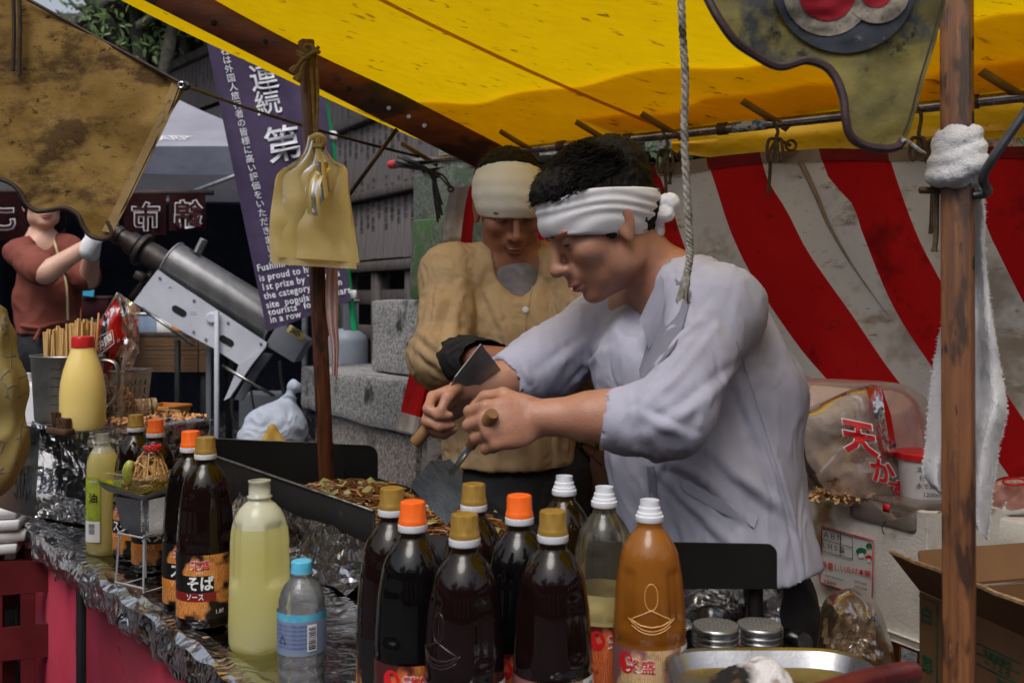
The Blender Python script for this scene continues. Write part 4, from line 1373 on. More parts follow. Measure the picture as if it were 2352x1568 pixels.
bm = BM(); add_bar(bm, gp(-.0, .003, .1595), gp(glen, .003, .1595), .008, .003, (0, 0, 1)); put('worn_rim', bm, M_feedge, gr_)
bm = BM(); add_bar(bm, gp(-.002, .0, .1692), gp(-.002, gw - .03, .1692), .006, .002, (0, 0, 1)); put('worn_rim', bm, M_feedge, gr_)
for (s_, w_) in ((.04, .04), (.04, gw - .04), (glen - .04, .04), (glen - .04, gw - .04)):
    bm = BM(); add_box(bm, gp(s_, w_, -.02), (.04, .04, .05), frame(GD)); put('foot', bm, M_fe, gr_)
    bm = BM(); add_bar(bm, gp(s_, w_, -.04), gp(s_, w_, -.88), .035, .035, (1, 0, 0)); put('leg', bm, M_fe, gr_)
# noodles, cabbage and bean sprouts frying
def strand_mat(name, a, b, rough=.35):
    m = bpy.data.materials.new(name)
    t = NT(m)
    gi = t.n('ShaderNodeNewGeometry')
    d = t.n('ShaderNodeBsdfPrincipled', i_Roughness=rough)
    t.l(t.ramp(gi.outputs['Random Per Island'], [(0, a), (1, b)]), d.inputs['Base Color'])
    t.surf(d.outputs[0])
    return m
M_noodle = strand_mat('fried_noodle', srgb(84, 48, 26), srgb(146, 96, 52))
M_pale_noodle = strand_mat('pale_noodle', srgb(150, 106, 60), srgb(206, 166, 106))
M_cab = strand_mat('cabbage', srgb(96, 96, 40), srgb(156, 150, 84))
M_ginger = mat('red_ginger', srgb(196, 24, 34), srgb(214, 50, 56), 40, .35)
def strands(bm, c, rx, ry, rz, n, L, r, hump=True, seg=7):
    for k in range(n):
        a = random.uniform(0, 6.28); q = math.sqrt(random.random())
        x, y = rx * q * math.cos(a), ry * q * math.sin(a)
        z = rz * (1 - q * q) * random.uniform(.55, 1.05)
        p = Vector(c) + Vector((x, y, z))
        th = random.uniform(0, 6.28); pts = []
        for i in range(seg):
            pts.append(p.copy())
            th += random.uniform(-1.1, 1.1)
            p = p + Vector((math.cos(th), math.sin(th), random.uniform(-.35, .3))) * (L / seg)
            dq = ((p.x - c[0]) / rx) ** 2 + ((p.y - c[1]) / ry) ** 2
            if dq > 1.1:
                k_ = math.sqrt(1.1 / dq); p.x = c[0] + (p.x - c[0]) * k_; p.y = c[1] + (p.y - c[1]) * k_; th += 2.2; dq = 1.1
            p.z = min(p.z, c[2] + rz * max(.05, 1 - dq * .9) + .012)
            p.z = max(p.z, c[2])
        add_tube(bm, pts, r, 5, cap=True)
def bits(bm, c, rx, ry, rz, n, s_):
    for k in range(n):
        a = random.uniform(0, 6.28); q = math.sqrt(random.random())
        p = Vector(c) + Vector((rx * q * math.cos(a), ry * q * math.sin(a), rz * (1 - q * q) * random.uniform(.7, 1.05) + .004))
        R = rrot()
        w = s_ * random.uniform(.5, 1.2)
        cv = random.uniform(-.3, .3)
        vs = [bm.verts.new(p + R @ Vector((x * w, y * w * .6, cv * w * (x * x + y * y) + .1 * w * math.sin(7 * x)))) for x, y in ((-.5, -.4), (.1, -.5), (.5, -.2), (.45, .4), (-.1, .5), (-.5, .3))]
        bm.faces.new(vs)
fn_ = thing('noodle_heap', 'heap of brown fried noodles with cabbage on the griddle', 'noodles', gp(.5, .3, .063))
for nm, m, n, arg in (('noodles', M_noodle, 1300, 0), ('pale_noodles', M_pale_noodle, 320, 0)):
    bm = BM()
    strands(bm, gp(.46, .34, .063), .20, .18, .046, n, .11, .0019)
    strands(bm, gp(.80, .34, .063), .20, .18, .040, int(n * .6), .11, .0019)
    tag(put(nm, bm, m, fn_), kind='stuff')
bm = BM(); bits(bm, gp(.46, .34, .066), .19, .17, .048, 80, .030); bits(bm, gp(.80, .34, .066), .19, .17, .042, 60, .030)
tag(put('cabbage', bm, M_cab, fn_, smooth=False, angle=None), kind='stuff')
# foil wrapped round the foot of the griddle
fs = thing('foil_skirt', 'crumpled foil standing round the foot of the griddle, behind the water bottle', 'foil', gp(.9, -.03, 0))
def skirt(u, v):
    p = gp(.62 + u * .66, -.035 - .05 * (1 - v) - .01 * math.sin(u * 30), .004 + .10 * v)
    return p + Vector((nz(p, 17), nz(p, 17, 4), nz(p, 17, 8))) * .018
bm = BM(); add_grid(bm, skirt, 30, 6); put('sheet', bm, M_foil, fs, smooth=False, angle=None)
fw = thing('foil_screen', 'crumpled foil screen under the black plate, behind the two shakers', 'foil', P(1690, 1390, 1.52))
def fscr(u, v):
    p = P(1540 + u * 252, 1352 + v * 100, 1.515 + .01 * v)
    return p + Vector((nz(p, 22), 1.6 * nz(p, 22, 4), nz(p, 22, 8))) * .011
bm = BM(); add_grid(bm, fscr, 30, 14, .001); put('sheet', bm, M_foil, fw, smooth=False, angle=None)
# metal rod handle behind the shakers
hd_ = thing('steel_rod_handle', 'round steel handle end sticking out beside the shakers', 'handle', P(1840, 1470, 1.5))
bm = BM(); add_tube(bm, [P(1770, 1440, 1.66), P(1846, 1474, 1.46), P(1850, 1476, 1.452)], [.013, .013, .0115], 20); put('rod', bm, M_pipe, hd_)

# ---------------------------------------------------------------- sauce bottles
BR, BH = .0475, .315
prof = [(0, .004), (.036, .0), (.0445, .002), (.047, .008), (.0475, .018), (.0475, .126), (.0466, .129), (.0466, .1325), (.0474, .136), (.0473, .142)]
zz = np.linspace(.146, .238, 20)
prof += [(float(np.interp(z, [.14, .16, .20, .225, .24], [.0472, .0463, .0434, .0395, .0365])), float(z)) for z in zz]
prof += [(.034, .245), (.030, .253), (.0255, .260), (.0205, .266), (.017, .270), (.0162, .273), (.0162, .279)]
def panel_shape(th, z, i):
    """Recessed grip panels on the upper body."""
    if not .142 < z < .232: return 1.0
    d = 0
    for t0 in (-2.35, -.78, .78, 2.35):
        a = abs((th - t0 + math.pi) % (2 * math.pi) - math.pi)
        ex = max(0, a - .20) / .10; ez = max(0, abs(z - .186) - .030) / .010
        q = math.hypot(ex, ez)
        d = max(d, 1 - min(1, q))
    d = d * d * (3 - 2 * d)
    return 1 - .075 * d
M_sauce = mat('dark_sauce', srgb(22, 11, 11), srgb(28, 14, 14), 5, .05, spec=.5, rvar=.02)
M_sauce2 = mat('black_sauce', srgb(10, 9, 10), srgb(15, 13, 14), 5, .05, spec=.5, rvar=.02)
M_amberair = film('empty_bottle_wall', (.50, .34, .12, 1), srgb(92, 66, 22), .22, .06, 4, .05, 1.5, sc=3)
M_clearair = film('clear_bottle_wall', (.86, .84, .78, 1), srgb(190, 184, 170), .12, .05, 4, .05, 1.5, sc=3)
def glow_liquid(name, a, b, rough=.08, trans=.45):
    m = bpy.data.materials.new(name)
    t = NT(m)
    co = t.coord()
    col = t.mix(t.ramp(t.noise(co, 9, 3), [(.35, 0), (.7, 1)]), a, b)
    d = t.n('ShaderNodeBsdfPrincipled', i_Roughness=rough)
    d.inputs['Coat Weight'].default_value = .5
    t.l(col, d.inputs['Base Color'])
    tl = t.n('ShaderNodeBsdfTranslucent'); t.l(col, tl.inputs[0])
    mx = t.n('ShaderNodeMixShader', i_0=trans)
    t.l(d.outputs[0], mx.inputs[1]); t.l(tl.outputs[0], mx.inputs[2])
    t.surf(mx.outputs[0])
    return m
M_amber = glow_liquid('amber_dressing', srgb(172, 106, 34), srgb(194, 132, 58), .08, .55)
M_oil = glow_liquid('pale_oil', srgb(206, 190, 130), srgb(222, 206, 150))
M_goldcap = mat('gold_cap', srgb(150, 116, 46), srgb(172, 138, 66), 30, .36, .25)
M_orangecap = mat('orange_cap', srgb(240, 98, 22), srgb(246, 112, 34), 20, .34)
M_whitecap = mat('white_plastic', srgb(214, 216, 224), srgb(230, 232, 238), 20, .36)
M_print_w = mat('white_print', srgb(226, 226, 228), srgb(236, 236, 238), 20, .45)
M_print_k = mat('black_print', srgb(20, 18, 18), srgb(28, 26, 26), 20, .45)
M_print_r = mat('red_print', srgb(198, 24, 34), srgb(212, 36, 44), 20, .45)
M_print_g = mat('grey_print', srgb(110, 110, 112), srgb(130, 130, 132), 20, .5)
def noodle_print(name, bg, a, b, red=srgb(170, 44, 24), sc=210):
    """Printed photograph of noodles: flat print, mixed from wavy strands."""
    m = bpy.data.materials.new(name)
    t = NT(m)
    co = t.coord()
    w = t.n('ShaderNodeTexWave', i_Scale=sc * .55, i_Distortion=9.0, i_Detail=3.0)
    w.inputs['Detail Scale'].default_value = 1.2
    t.l(co, w.inputs['Vector'])
    col = t.mix(t.ramp(w.outputs['Fac'], [(.25, 0), (.7, 1)]), a, b)
    col = t.mix(t.ramp(t.noise(co, 70, 3), [(.62, 0), (.68, 1)]), col, srgb(150, 160, 60))
    col = t.mix(t.ramp(t.noise(co, 55, 2), [(.66, 0), (.70, 1)]), col, red)
    col = t.mix(t.ramp(t.noise(co, 130, 3), [(.35, 0), (.75, .8)]), col, b)
    col = t.mix(t.ramp(t.noise(co, 15, 3, .5), [(.47, 0), (.52, 1)]), col, bg)
    d = t.n('ShaderNodeBsdfPrincipled', i_Roughness=.35)
    t.l(col, d.inputs['Base Color'])
    t.surf(d.outputs[0])
    return m
M_lab_dark = noodle_print('noodle_label_dark', srgb(24, 20, 20), srgb(170, 76, 28), srgb(226, 156, 84))
M_lab_pink = noodle_print('noodle_label_pink', srgb(136, 84, 88), srgb(176, 132, 88), srgb(218, 186, 140))
M_lab_red = noodle_print('noodle_label_red', srgb(74, 30, 30), srgb(176, 66, 30), srgb(222, 120, 66))
M_strip_o = mat('orange_strip', srgb(222, 130, 34), srgb(230, 146, 50), 20, .4)
M_strip_r = mat('dark_red_strip', srgb(128, 26, 28), srgb(142, 36, 36), 20, .4)

def cyl_fn(r, th0, z0, off):
    return lambda x, y: Vector(((r + off) * math.cos(th0 + x / r), (r + off) * math.sin(th0 + x / r), z0 + y))
def cyl_patch(bm, r, th0, th1, z0, z1, off=0.0, n=None):
    n = n or max(2, int(abs(th1 - th0) / .12))
    add_grid(bm, lambda u, v: Vector(((r + off) * math.cos(th0 + (th1 - th0) * u), (r + off) * math.sin(th0 + (th1 - th0) * u), z0 + (z1 - z0) * v)), n, 1)
_bm_cache = {}
def bottle_mesh(level, m_liq, m_air):
    key = (level, m_liq.name, m_air.name)
    if key not in _bm_cache:
        bm = BM()
        add_lathe(bm, prof, 72, shape=panel_shape, mi=lambda i: 0 if prof[i + 1][1] <= level else 1)
        me = mesh_of(bm, 'bottle_body', True, None)
        me.materials.append(m_liq); me.materials.append(m_air)
        _bm_cache[key] = me
    return _bm_cache[key]
def lathe_mesh(pr, n, m, angle=40, shape=None):
    bm = BM(); add_lathe(bm, pr, n, shape=shape); me = mesh_of(bm, 'turned', True, angle); me.materials.append(m); return me
def knurl(th, z, i): return 1 + .018 * (1 if math.sin(th * 30) > 0 else -1)
cap_pr = [(0, .3155), (.0135, .3155), (.0152, .3148), (.0158, .313), (.0162, .296), (.0172, .294), (.0180, .290), (.0180, .2875), (.0165, .2872)]
ring_pr = [(.0178, .2872), (.0185, .2868), (.0186, .2800), (.0180, .2788), (.0150, .2785)]
neck_pr = [(.0105, .297), (.0112, .306), (.0124, .3065), (.0124, .298), (.0142, .2975), (.0146, .2915), (.0162, .291), (.0166, .2868), (.0182, .2864), (.0184, .2802), (.0176, .2788), (.0150, .2785)]
CAPS = {'gold': lathe_mesh(cap_pr, 60, M_goldcap, 40, lambda th, z, i: knurl(th, z, i) if .2945 < z < .3135 else 1),
        'orange': lathe_mesh(cap_pr, 60, M_orangecap, 40, lambda th, z, i: knurl(th, z, i) if .2945 < z < .3135 else 1)}
RING = lathe_mesh(ring_pr, 40, M_whitecap)
NECK = lathe_mesh(neck_pr, 40, M_whitecap)
# raised fan and oval moulded into the bottle wall
def emboss_mesh(th0, m):
    bm = BM()
    def rad(z): return float(np.interp(z, [.126, .1325, .142, .16, .20, .24], [.0475, .0468, .0473, .0463, .0434, .0365]))
    def pt(x, z): r = rad(z) + .0004; return Vector((r * math.cos(th0 + x / r), r * math.sin(th0 + x / r), z))
    for pts in ([(-.027, .163), (-.014, .157), (0, .155), (.014, .157), (.027, .163), (0, .176)],):
        q = [pt(a[0] + (b[0] - a[0]) * k / 6, a[1] + (b[1] - a[1]) * k / 6) for a, b in zip(pts, pts[1:] + pts[:1]) for k in range(6)]
        add_tube(bm, q, .0008, 6, closed=True)
    add_tube(bm, [pt(x, .1500 + 15 * x * x) for x in np.linspace(-.031, .031, 14)], .0005, 6)
    add_tube(bm, [pt(x, .1465 + 14 * x * x) for x in np.linspace(-.026, .026, 12)], .0006, 6)
    for k in range(1):
        add_tube(bm, [pt(.0085 * math.cos(a), .192 + .0165 * math.sin(a)) for a in np.linspace(0, 6.2832, 17)[:-1]], .0006, 6, closed=True)
    me = mesh_of(bm, 'moulded_fan'); me.materials.append(m); return me

def outlined(parent, txt, size, fn0, fill, edge, bold=.004, eb=.036, dz=.0006, sx=1.0, names='lettering'):
    print_on(names + '_outline', text_mesh(txt, size, eb, sx), lambda x, y: fn0(x, y, 0.0), edge, parent, False)
    print_on(names, text_mesh(txt, size, bold, sx), lambda x, y: fn0(x, y, dz), fill, parent, False)
def label_on(b, kind, back=1.35):
    """Printed wrap round the lower body; the front of the bottle is local -Y turned to th0."""
    r = .0476
    th0 = -math.pi / 2
    m = {'soba': M_lab_dark, 'suta': M_lab_dark, 'pink': M_lab_pink, 'red': M_lab_red}[kind]
    bm = BM(); cyl_patch(bm, r, th0 - 1.9, th0 + back - .45, .020, .126, .0004); lb = put('label', bm, m, b, False)
    bm = BM(); cyl_patch(bm, r, th0 + back - .45 + .01, th0 + back + .75, .022, .126, .0004); wp = put('white_panel', bm, M_print_w, b, False)
    F_ = lambda xo, z, off: (lambda x, y, d=0.0: cyl_fn(r, th0, z, off + d)(x + xo, y))
    if kind in ('soba', 'suta'):
        outlined(lb, '繁盛', .0165, F_(-.012, .1085, .0009), M_print_r, M_print_w)
        print_on('small_lettering', text_mesh('ソース' if kind == 'suta' else 'お好み', .004), F_(-.012, .097, .0009), M_print_w, lb, False)
        bm = BM(); cyl_patch(bm, r, th0 - 1.5, th0 + .22, .064, .092, .0008); put('black_band', bm, M_print_k, lb, False)
        print_on('lettering', text_mesh('そば' if kind == 'soba' else 'スタ', .026, .03, .86), F_(-.012, .078, .0013), M_print_w, lb, False)
        bm = BM(); cyl_patch(bm, r, th0 - 1.5, th0 + .30, .050, .0635, .0008); put('colour_band', bm, M_strip_o if kind == 'suta' else M_strip_r, lb, False)
        print_on('lettering', text_mesh('ソース', .0125, .02, .8), F_(-.02, .0568, .0013), M_print_w, lb, False)
        print_on('volume', text_mesh('1.8ℓ', .0095, .005), F_(.020, .031, .0009), M_print_w, lb, False)
    else:
        outlined(lb, '繁盛', .0195, F_(-.014 if kind == 'pink' else 0, .104, .0009), M_print_r, M_print_w)
        bm = BM(); q_ = F_(-.034, .107, .0009); bm.faces.new([bm.verts.new(q_(.0115 * math.cos(a), .0135 * math.sin(a))) for a in np.linspace(0, 6.2832, 21)[:-1]]); put('red_seal', bm, M_print_r, lb, False)
    # small print on the white panel
    for k in range(3):
        print_on('small_print', text_mesh(['品名', '名称', '内容量'][k] + ' ' + '原材料名' * (1 + k % 2), .0042), (lambda kk: lambda x, y: cyl_fn(r, th0, .108 - kk * .012, .0009)(x + (back + .0) * r, y))(k), M_print_g, wp, False)
    bm = BM(); add_tube(bm, [cyl_fn(r, th0, .117, .0009)((back - .1) * r + .0036 * math.cos(a), .0036 * math.sin(a)) for a in np.linspace(0, 6.28, 15)[:-1]], .0004, 4, closed=True); put('mark', bm, M_print_k, wp, False)

def sauce(label, px_, D, cap, lab, liq=None, level=.252, rot=0.0, air=None, emb=None, sc=1.0, grp='large sauce bottles', embrot=-.5):
    x = (px_ - CX) / FPX * D
    b = thing('sauce_bottle', label, 'sauce bottle', (x, D, ZC + .004), grp, rot + math.atan2(-x, D) * 1.0)
    b.scale = (sc, sc, sc)
    put('bottle_body', bottle_mesh(level, liq or M_sauce, air or M_amberair), None, b, False)
    if cap == 'open':
        put('pouring_neck', NECK, None, b, False)
    else:
        put('cap', CAPS[cap], None, b, False)
        put('cap_ring', RING, None, b, False)
    if emb: put('moulded_fan', emboss_mesh(-math.pi / 2 + embrot, emb), None, b, False)
    label_on(b, lab)
    return b
M_emb_d = mat('moulded_plastic_dark', srgb(40, 26, 24), srgb(52, 36, 34), 20, .08, coat=.6)
M_emb_a = mat('moulded_plastic_amber', srgb(214, 156, 76), srgb(226, 172, 96), 20, .1, coat=.6)
sauce('gold capped brown sauce bottle, half hidden behind the leftmost orange capped bottle', 900, 1.335, 'gold', 'soba', rot=.55)
sauce('orange capped black sauce bottle at the left of the front row', 948, 1.245, 'orange', 'red', M_sauce2, .262, rot=.15)
sauce('gold capped dark brown sauce bottle nearest the camera, with a moulded fan on its left', 1067, 1.172, 'gold', 'pink', emb=M_emb_d, level=.258, rot=-.25)
sauce('gold capped sauce bottle in the back, before the tan-jacketed man', 1088, 1.365, 'gold', 'soba', level=.245, rot=.1)
sauce('orange capped black sauce bottle in the middle, between two gold capped ones', 1193, 1.285, 'orange', 'red', M_sauce2, .262, rot=.3)
sauce('gold capped dark brown sauce bottle left of the open amber bottle', 1270, 1.19, 'gold', 'pink', level=.256, rot=-.1)
sauce('empty clear bottle with a white pouring neck, farthest back of the front group', 1296, 1.475, 'open', 'red', M_clearair, .06, rot=.4, air=M_amberair)
sauce('nearly empty clear bottle with a white neck and pale oil at its bottom', 1388, 1.39, 'open', 'red', M_oil, .170, rot=.5, air=M_clearair)
sauce('open amber bottle with a white neck, full of light brown dressing', 1492, 1.298, 'open', 'pink', M_amber, .262, rot=.05, air=M_amber, emb=M_emb_a, embrot=.0)
sauce('gold capped sauce bottle beside the milky yellow jug, showing noodles on its label', 472, 1.75, 'gold', 'soba', rot=.06, sc=1.035)
sauce('orange capped sauce bottle partly behind the noodle label bottle', 438, 1.83, 'orange', 'suta', M_sauce2, rot=-.05, sc=1.035)
sauce('gold capped sauce bottle at the back left, behind the noodle sample', 312, 2.19, 'gold', 'suta', rot=-.5, level=.248)
sauce('orange capped sauce bottle at the back left, beside the noodle sample', 357, 2.10, 'orange', 'suta', M_sauce2, rot=.1, level=.248)

# ---- tall pale oil bottle with a green label
def at_ctr(px_, D): return Vector(((px_ - CX) / FPX * D, D, ZC + .004))
M_lime = glow_liquid('yellow_oil', srgb(236, 222, 142), srgb(242, 232, 166), .1, .6)
M_milk = film('milky_bottle_top', (.95, .95, .92, 1), srgb(226, 224, 208), .75, .15, 8, .1)
ob = thing('oil_bottle', 'tall pale yellow oil bottle without a cap, bearing a green label', 'oil bottle', at_ctr(236, 2.236), None, .2)
opr = [(0, .002), (.030, 0), (.034, .003), (.0355, .012), (.0355, .10), (.0345, .15), (.0345, .19), (.032, .21), (.026, .226), (.019, .236), (.0165, .240), (.0165, .244), (.0175, .245), (.0175, .249), (.0155, .250), (.0155, .268), (.0145, .2685), (.0145, .262)]
def sq(th, z, i): return 1 + (.05 * math.cos(4 * th + math.pi) if .008 < z < .2 else 0)
bm = BM(); add_lathe(bm, opr, 40, shape=sq, mi=lambda i: 0 if opr[i][1] < .212 else 1); o = put('bottle_body', bm, [M_lime, M_milk], ob, False, angle=60)
bm = BM(); cyl_patch(bm, .0362, -2.6, -1.55, .05, .175, .001); lb = put('label', bm, mat('green_label', srgb(120, 140, 44), srgb(176, 186, 60), 18, .5, stretch=(1, 1, 2)), ob, False)
bm = BM(); cyl_patch(bm, .0362, -2.6, -1.55, .032, .078, .0014); put('barcode_panel', bm, M_print_w, lb, False)
bm = BM()
for k in range(11):
    z_ = .050 + k * .0022
    cyl_patch(bm, .0362, -2.25, -1.85, z_, z_ + random.uniform(.0006, .0014), .0018, 3)
tag(put('barcode', bm, M_print_k, lb, False), kind='stuff')
print_on('lettering', text_mesh('油', .022, .02), lambda x, y: cyl_fn(.0362, -1.95, .128, .0018)(x, y), M_print_k, lb, False)
print_on('small_lettering', text_mesh('業務用', .006), lambda x, y: cyl_fn(.0362, -1.95, .165, .0018)(x, y), M_print_w, lb, False)

# ---- milky handled jug
jg = thing('handled_jug', 'milky plastic bottle with pinched grips, two thirds full of pale yellow liquid', 'plastic bottle', at_ctr(596, 1.63), None, 0)
jpr = [(0, .002), (.040, 0), (.0465, .003), (.049, .012), (.0495, .04), (.0485, .10), (.0475, .15), (.0475, .17), (.046, .19), (.042, .208), (.034, .224), (.025, .234), (.0185, .239), (.0175, .242), (.0205, .244), (.0205, .247), (.0175, .2485), (.0172, .268), (.0182, .269), (.0182, .272), (.015, .2725), (.015, .262)]
zs = np.linspace(.012, .224, 34)
jp = [p for p in jpr if p[1] < .012] + [(float(np.interp(z, [p[1] for p in jpr[1:12]], [p[0] for p in jpr[1:12]])), float(z)) for z in zs] + [p for p in jpr if p[1] > .226]
def grips(th, z, i):
    d = 0
    for t0 in (-math.pi / 2 - .95, -math.pi / 2 + .95, math.pi / 2 - .8, math.pi / 2 + .8):
        a = abs((th - t0 + math.pi) % (2 * math.pi) - math.pi)
        zlow = .098 + .02 * (1 if abs(th + math.pi / 2) > 1.2 else 0)
        q = math.hypot(max(0, a - .38) / .12, max(0, abs(z - .158) - .040) / .014)
        d = max(d, 1 - min(1, q))
    d = d * d * (3 - 2 * d)
    return 1 - .13 * d
M_jugliq = glow_liquid('milky_yellow', srgb(250, 246, 180), srgb(252, 250, 204), .2, .7)
M_jugair = film('milky_jug_wall', (.97, .97, .92, 1), srgb(244, 244, 220), .85, .2, 8, .1, bodyvar=.1)
bm = BM(); add_lathe(bm, jp, 72, shape=grips, mi=lambda i: 0 if jp[i][1] < .192 else 1); put('bottle_body', bm, [M_jugliq, M_jugair], jg, False, angle=70)

# ---- water bottle
M_pet = film('clear_pet', (.97, .98, .99, 1), srgb(238, 242, 246), .32, .05, 30, .30, 1.5, sc=8)
wbt = thing('water_bottle', 'clear half litre water bottle with a sky blue cap and blue label', 'water bottle', at_ctr(693, 1.375), None, 0)
wpr = [(0, .006), (.018, .004), (.027, 0), (.031, .003)]
for z in np.linspace(.008, .150, 44):
    r = .0325 if .07 < z < .118 else .0318 - .0011 * (1 if int(z / .0085) % 2 else 0) * (1 if z < .07 else .5)
    wpr.append((r, float(z)))
wpr += [(.0312, .156), (.029, .164), (.024, .174), (.018, .181), (.0142, .185), (.0135, .188), (.0160, .1885), (.0160, .191), (.0130, .1915), (.0130, .196)]
bm = BM(); add_lathe(bm, wpr, 48, shape=lambda th, z, i: 1 + (.012 * math.sin(3 * th + z * 60) if z < .07 else 0)); put('bottle_body', bm, M_pet, wbt, False, angle=60)
cpr = [(0, .2075), (.0125, .2075), (.0139, .2065), (.0142, .205), (.0144, .194), (.0146, .1915), (.0130, .1915)]
put('cap', lathe_mesh(cpr, 48, mat('sky_blue_cap', srgb(80, 176, 214), srgb(100, 190, 224), 20, .35), 40, lambda th, z, i: 1 + (.015 * (1 if math.sin(th * 24) > 0 else -1) if .1935 < z < .2055 else 0)), None, wbt, False)
M_wlab = film('blue_film_label', (.82, .88, .96, 1), srgb(176, 194, 232), .80, .2, 10, .2, bodyvar=.15)
bm = BM(); cyl_patch(bm, .0332, -math.pi / 2 - 1.9, -math.pi / 2 + 1.9, .086, .132, .0004); lb = put('label', bm, M_wlab, wbt, False)
bm = BM(); cyl_patch(bm, .0332, -math.pi / 2 - 1.9, -math.pi / 2 + 1.9, .132, .142, .0004); put('blue_band', bm, mat('blue_band', srgb(70, 160, 200), srgb(110, 190, 216), 60, .4), lb, False)
for k in range(6):
    print_on('small_print', text_mesh('名称ミネラル飲料水原材料名水', .0038, .02), (lambda kk: lambda x, y: cyl_fn(.0332, -math.pi / 2, .126 - kk * .0058, .001)(x - .004, y))(k), mat('blue_print', srgb(60, 84, 150), srgb(80, 104, 170), 30, .5), lb, False)
bm = BM(); cyl_patch(bm, .0332, -math.pi / 2 + .42, -math.pi / 2 + .82, .092, .128, .0014); bc = put('barcode_panel', bm, M_print_w, lb, False)
bm = BM()
for k in range(12):
    z_ = .095 + k * .0026
    cyl_patch(bm, .0332, -math.pi / 2 + .47, -math.pi / 2 + .77, z_, z_ + random.uniform(.0007, .0016), .0019, 3)
tag(put('barcode', bm, M_print_k, lb, False), kind='stuff')
bm = BM(); tri = [cyl_fn(.0332, -math.pi / 2, .106, .0014)(-.021 + .007 * math.cos(a), .007 * math.sin(a)) for a in (1.571, 3.665, 5.76)]
add_tube(bm, tri, .0006, 5, closed=True); put('recycling_mark', bm, M_print_k, lb, False)

# ---- noodle sample on its stand
ns = thing('sample_stand', 'steel pan on a white wire stand, holding up the noodle sample', 'display stand', at_ctr(330, 1.97))
c0 = at_ctr(332, 1.97)
RS = Matrix.Rotation(-.55, 3, 'Z')
bm = BM()
zb, zt = .108, .182
vb = [(-.038, -.030, zb), (.038, -.030, zb), (.038, .030, zb), (-.038, .030, zb)]
vt = [(-.050, -.040, zt), (.050, -.040, zt), (.050, .040, zt), (-.050, .040, zt)]
vv = [bm.verts.new(c0 + RS @ Vector(p)) for p in vb + vt]
bm.faces.new((vv[3], vv[2], vv[1], vv[0]))
for a, b, c, d in ((0, 1, 5, 4), (1, 2, 6, 5), (2, 3, 7, 6), (3, 0, 4, 7)): bm.faces.new((vv[a], vv[b], vv[c], vv[d]))
bmesh.ops.bevel(bm, geom=[e for e in bm.edges], offset=.010, segments=4, affect='EDGES'); put('steel_pan', bm, M_steel, ns)
bm = BM()
M_wire = mat('white_wire', srgb(196, 200, 206), srgb(220, 222, 226), 20, .4, .2)
for sx in (-1, 1):
    add_tube(bm, [c0 + RS @ Vector(p) for p in ((.036 * sx, -.03, .112), (.042 * sx, -.036, .004), (.042 * sx, .036, .004), (.036 * sx, .03, .112))], .0022, 7)
add_tube(bm, [c0 + RS @ Vector(p) for p in ((-.042, -.036, .012), (.042, -.036, .012))], .002, 7)
add_tube(bm, [c0 + RS @ Vector(p) for p in ((-.038, -.033, .108), (.038, -.033, .108), (.038, .033, .108), (-.038, .033, .108))], .0022, 7, closed=True)
put('wire_stand', bm, M_wire, ns)
M_melg = mat('melamine', srgb(96, 138, 34), srgb(206, 186, 40), 9, .35, lo=.50, hi=.56)
pt_ = thing('sample_plate', 'small square plate glazed green and yellow, under the noodle sample', 'plate', c0 + Vector((0, 0, .184)))
bm = BM()
def pl_f(u, v):
    x, y = (u - .5) * 2, (v - .5) * 2
    e = max(abs(x), abs(y)) ** 5
    return c0 + RS @ Vector((x * .066, y * .058, .186 + .020 * e + .006 * (x * y)))
add_grid(bm, pl_f, 16, 16); put('plate', bm, M_melg, pt_)
bm = BM(); add_grid(bm, lambda u, v: pl_f(u, v) - Vector((0, 0, .004)), 16, 16); put('underside', bm, M_whitecap, pt_)
sm = thing('noodle_sample', 'portion of fried noodles with red ginger in a clear tray on the plate', 'noodles', c0 + Vector((.01, 0, .192)))
M_tray = film('clear_tray', (.96, .96, .95, 1), srgb(230, 228, 220), .12, .06, 12, .25, 1.5)
bm = BM()
for (z0_, z1_, s0_, s1_) in ((.190, .228, .040, .052),):
    q0 = [c0 + RS @ Vector((sx * s0_, sy * s0_ * .85, z0_)) for sx, sy in ((-1, -1), (1, -1), (1, 1), (-1, 1))]
    q1 = [c0 + RS @ Vector((sx * s1_, sy * s1_ * .85, z1_)) for sx, sy in ((-1, -1), (1, -1), (1, 1), (-1, 1))]
    q2 = [c0 + RS @ Vector((sx * (s1_ + .006), sy * (s1_ + .006) * .85, z1_ - .001)) for sx, sy in ((-1, -1), (1, -1), (1, 1), (-1, 1))]
    a = [[bm.verts.new(p) for p in q] for q in (q0, q1, q2)]
    for i in range(4):
        bm.faces.new((a[0][i], a[0][(i + 1) % 4], a[1][(i + 1) % 4], a[1][i]))
        bm.faces.new((a[1][i], a[1][(i + 1) % 4], a[2][(i + 1) % 4], a[2][i]))
put('tray', bm, M_tray, sm, smooth=False)
bm = BM(); strands(bm, c0 + Vector((0, 0, .193)), .040, .034, .024, 130, .09, .0019)
strands(bm, c0 + RS @ Vector((.014, .0, .203)), .036, .032, .072, 170, .09, .0020); tag(put('noodles', bm, M_pale_noodle, sm), kind='stuff')
bm = BM(); strands(bm, c0 + RS @ Vector((.022, .0, .272)), .016, .016, .012, 40, .025, .0012); tag(put('ginger', bm, M_ginger, sm), kind='stuff')
bm = BM(); add_tube(bm, spline([c0 + RS @ Vector((.0, -.036, .212)), c0 + RS @ Vector((.0, -.040, .235)), c0 + RS @ Vector((.004, -.034, .254))], 5), [.007, .009, .010, .010, .010, .010, .010, .010, .009, .008, .005], 10)
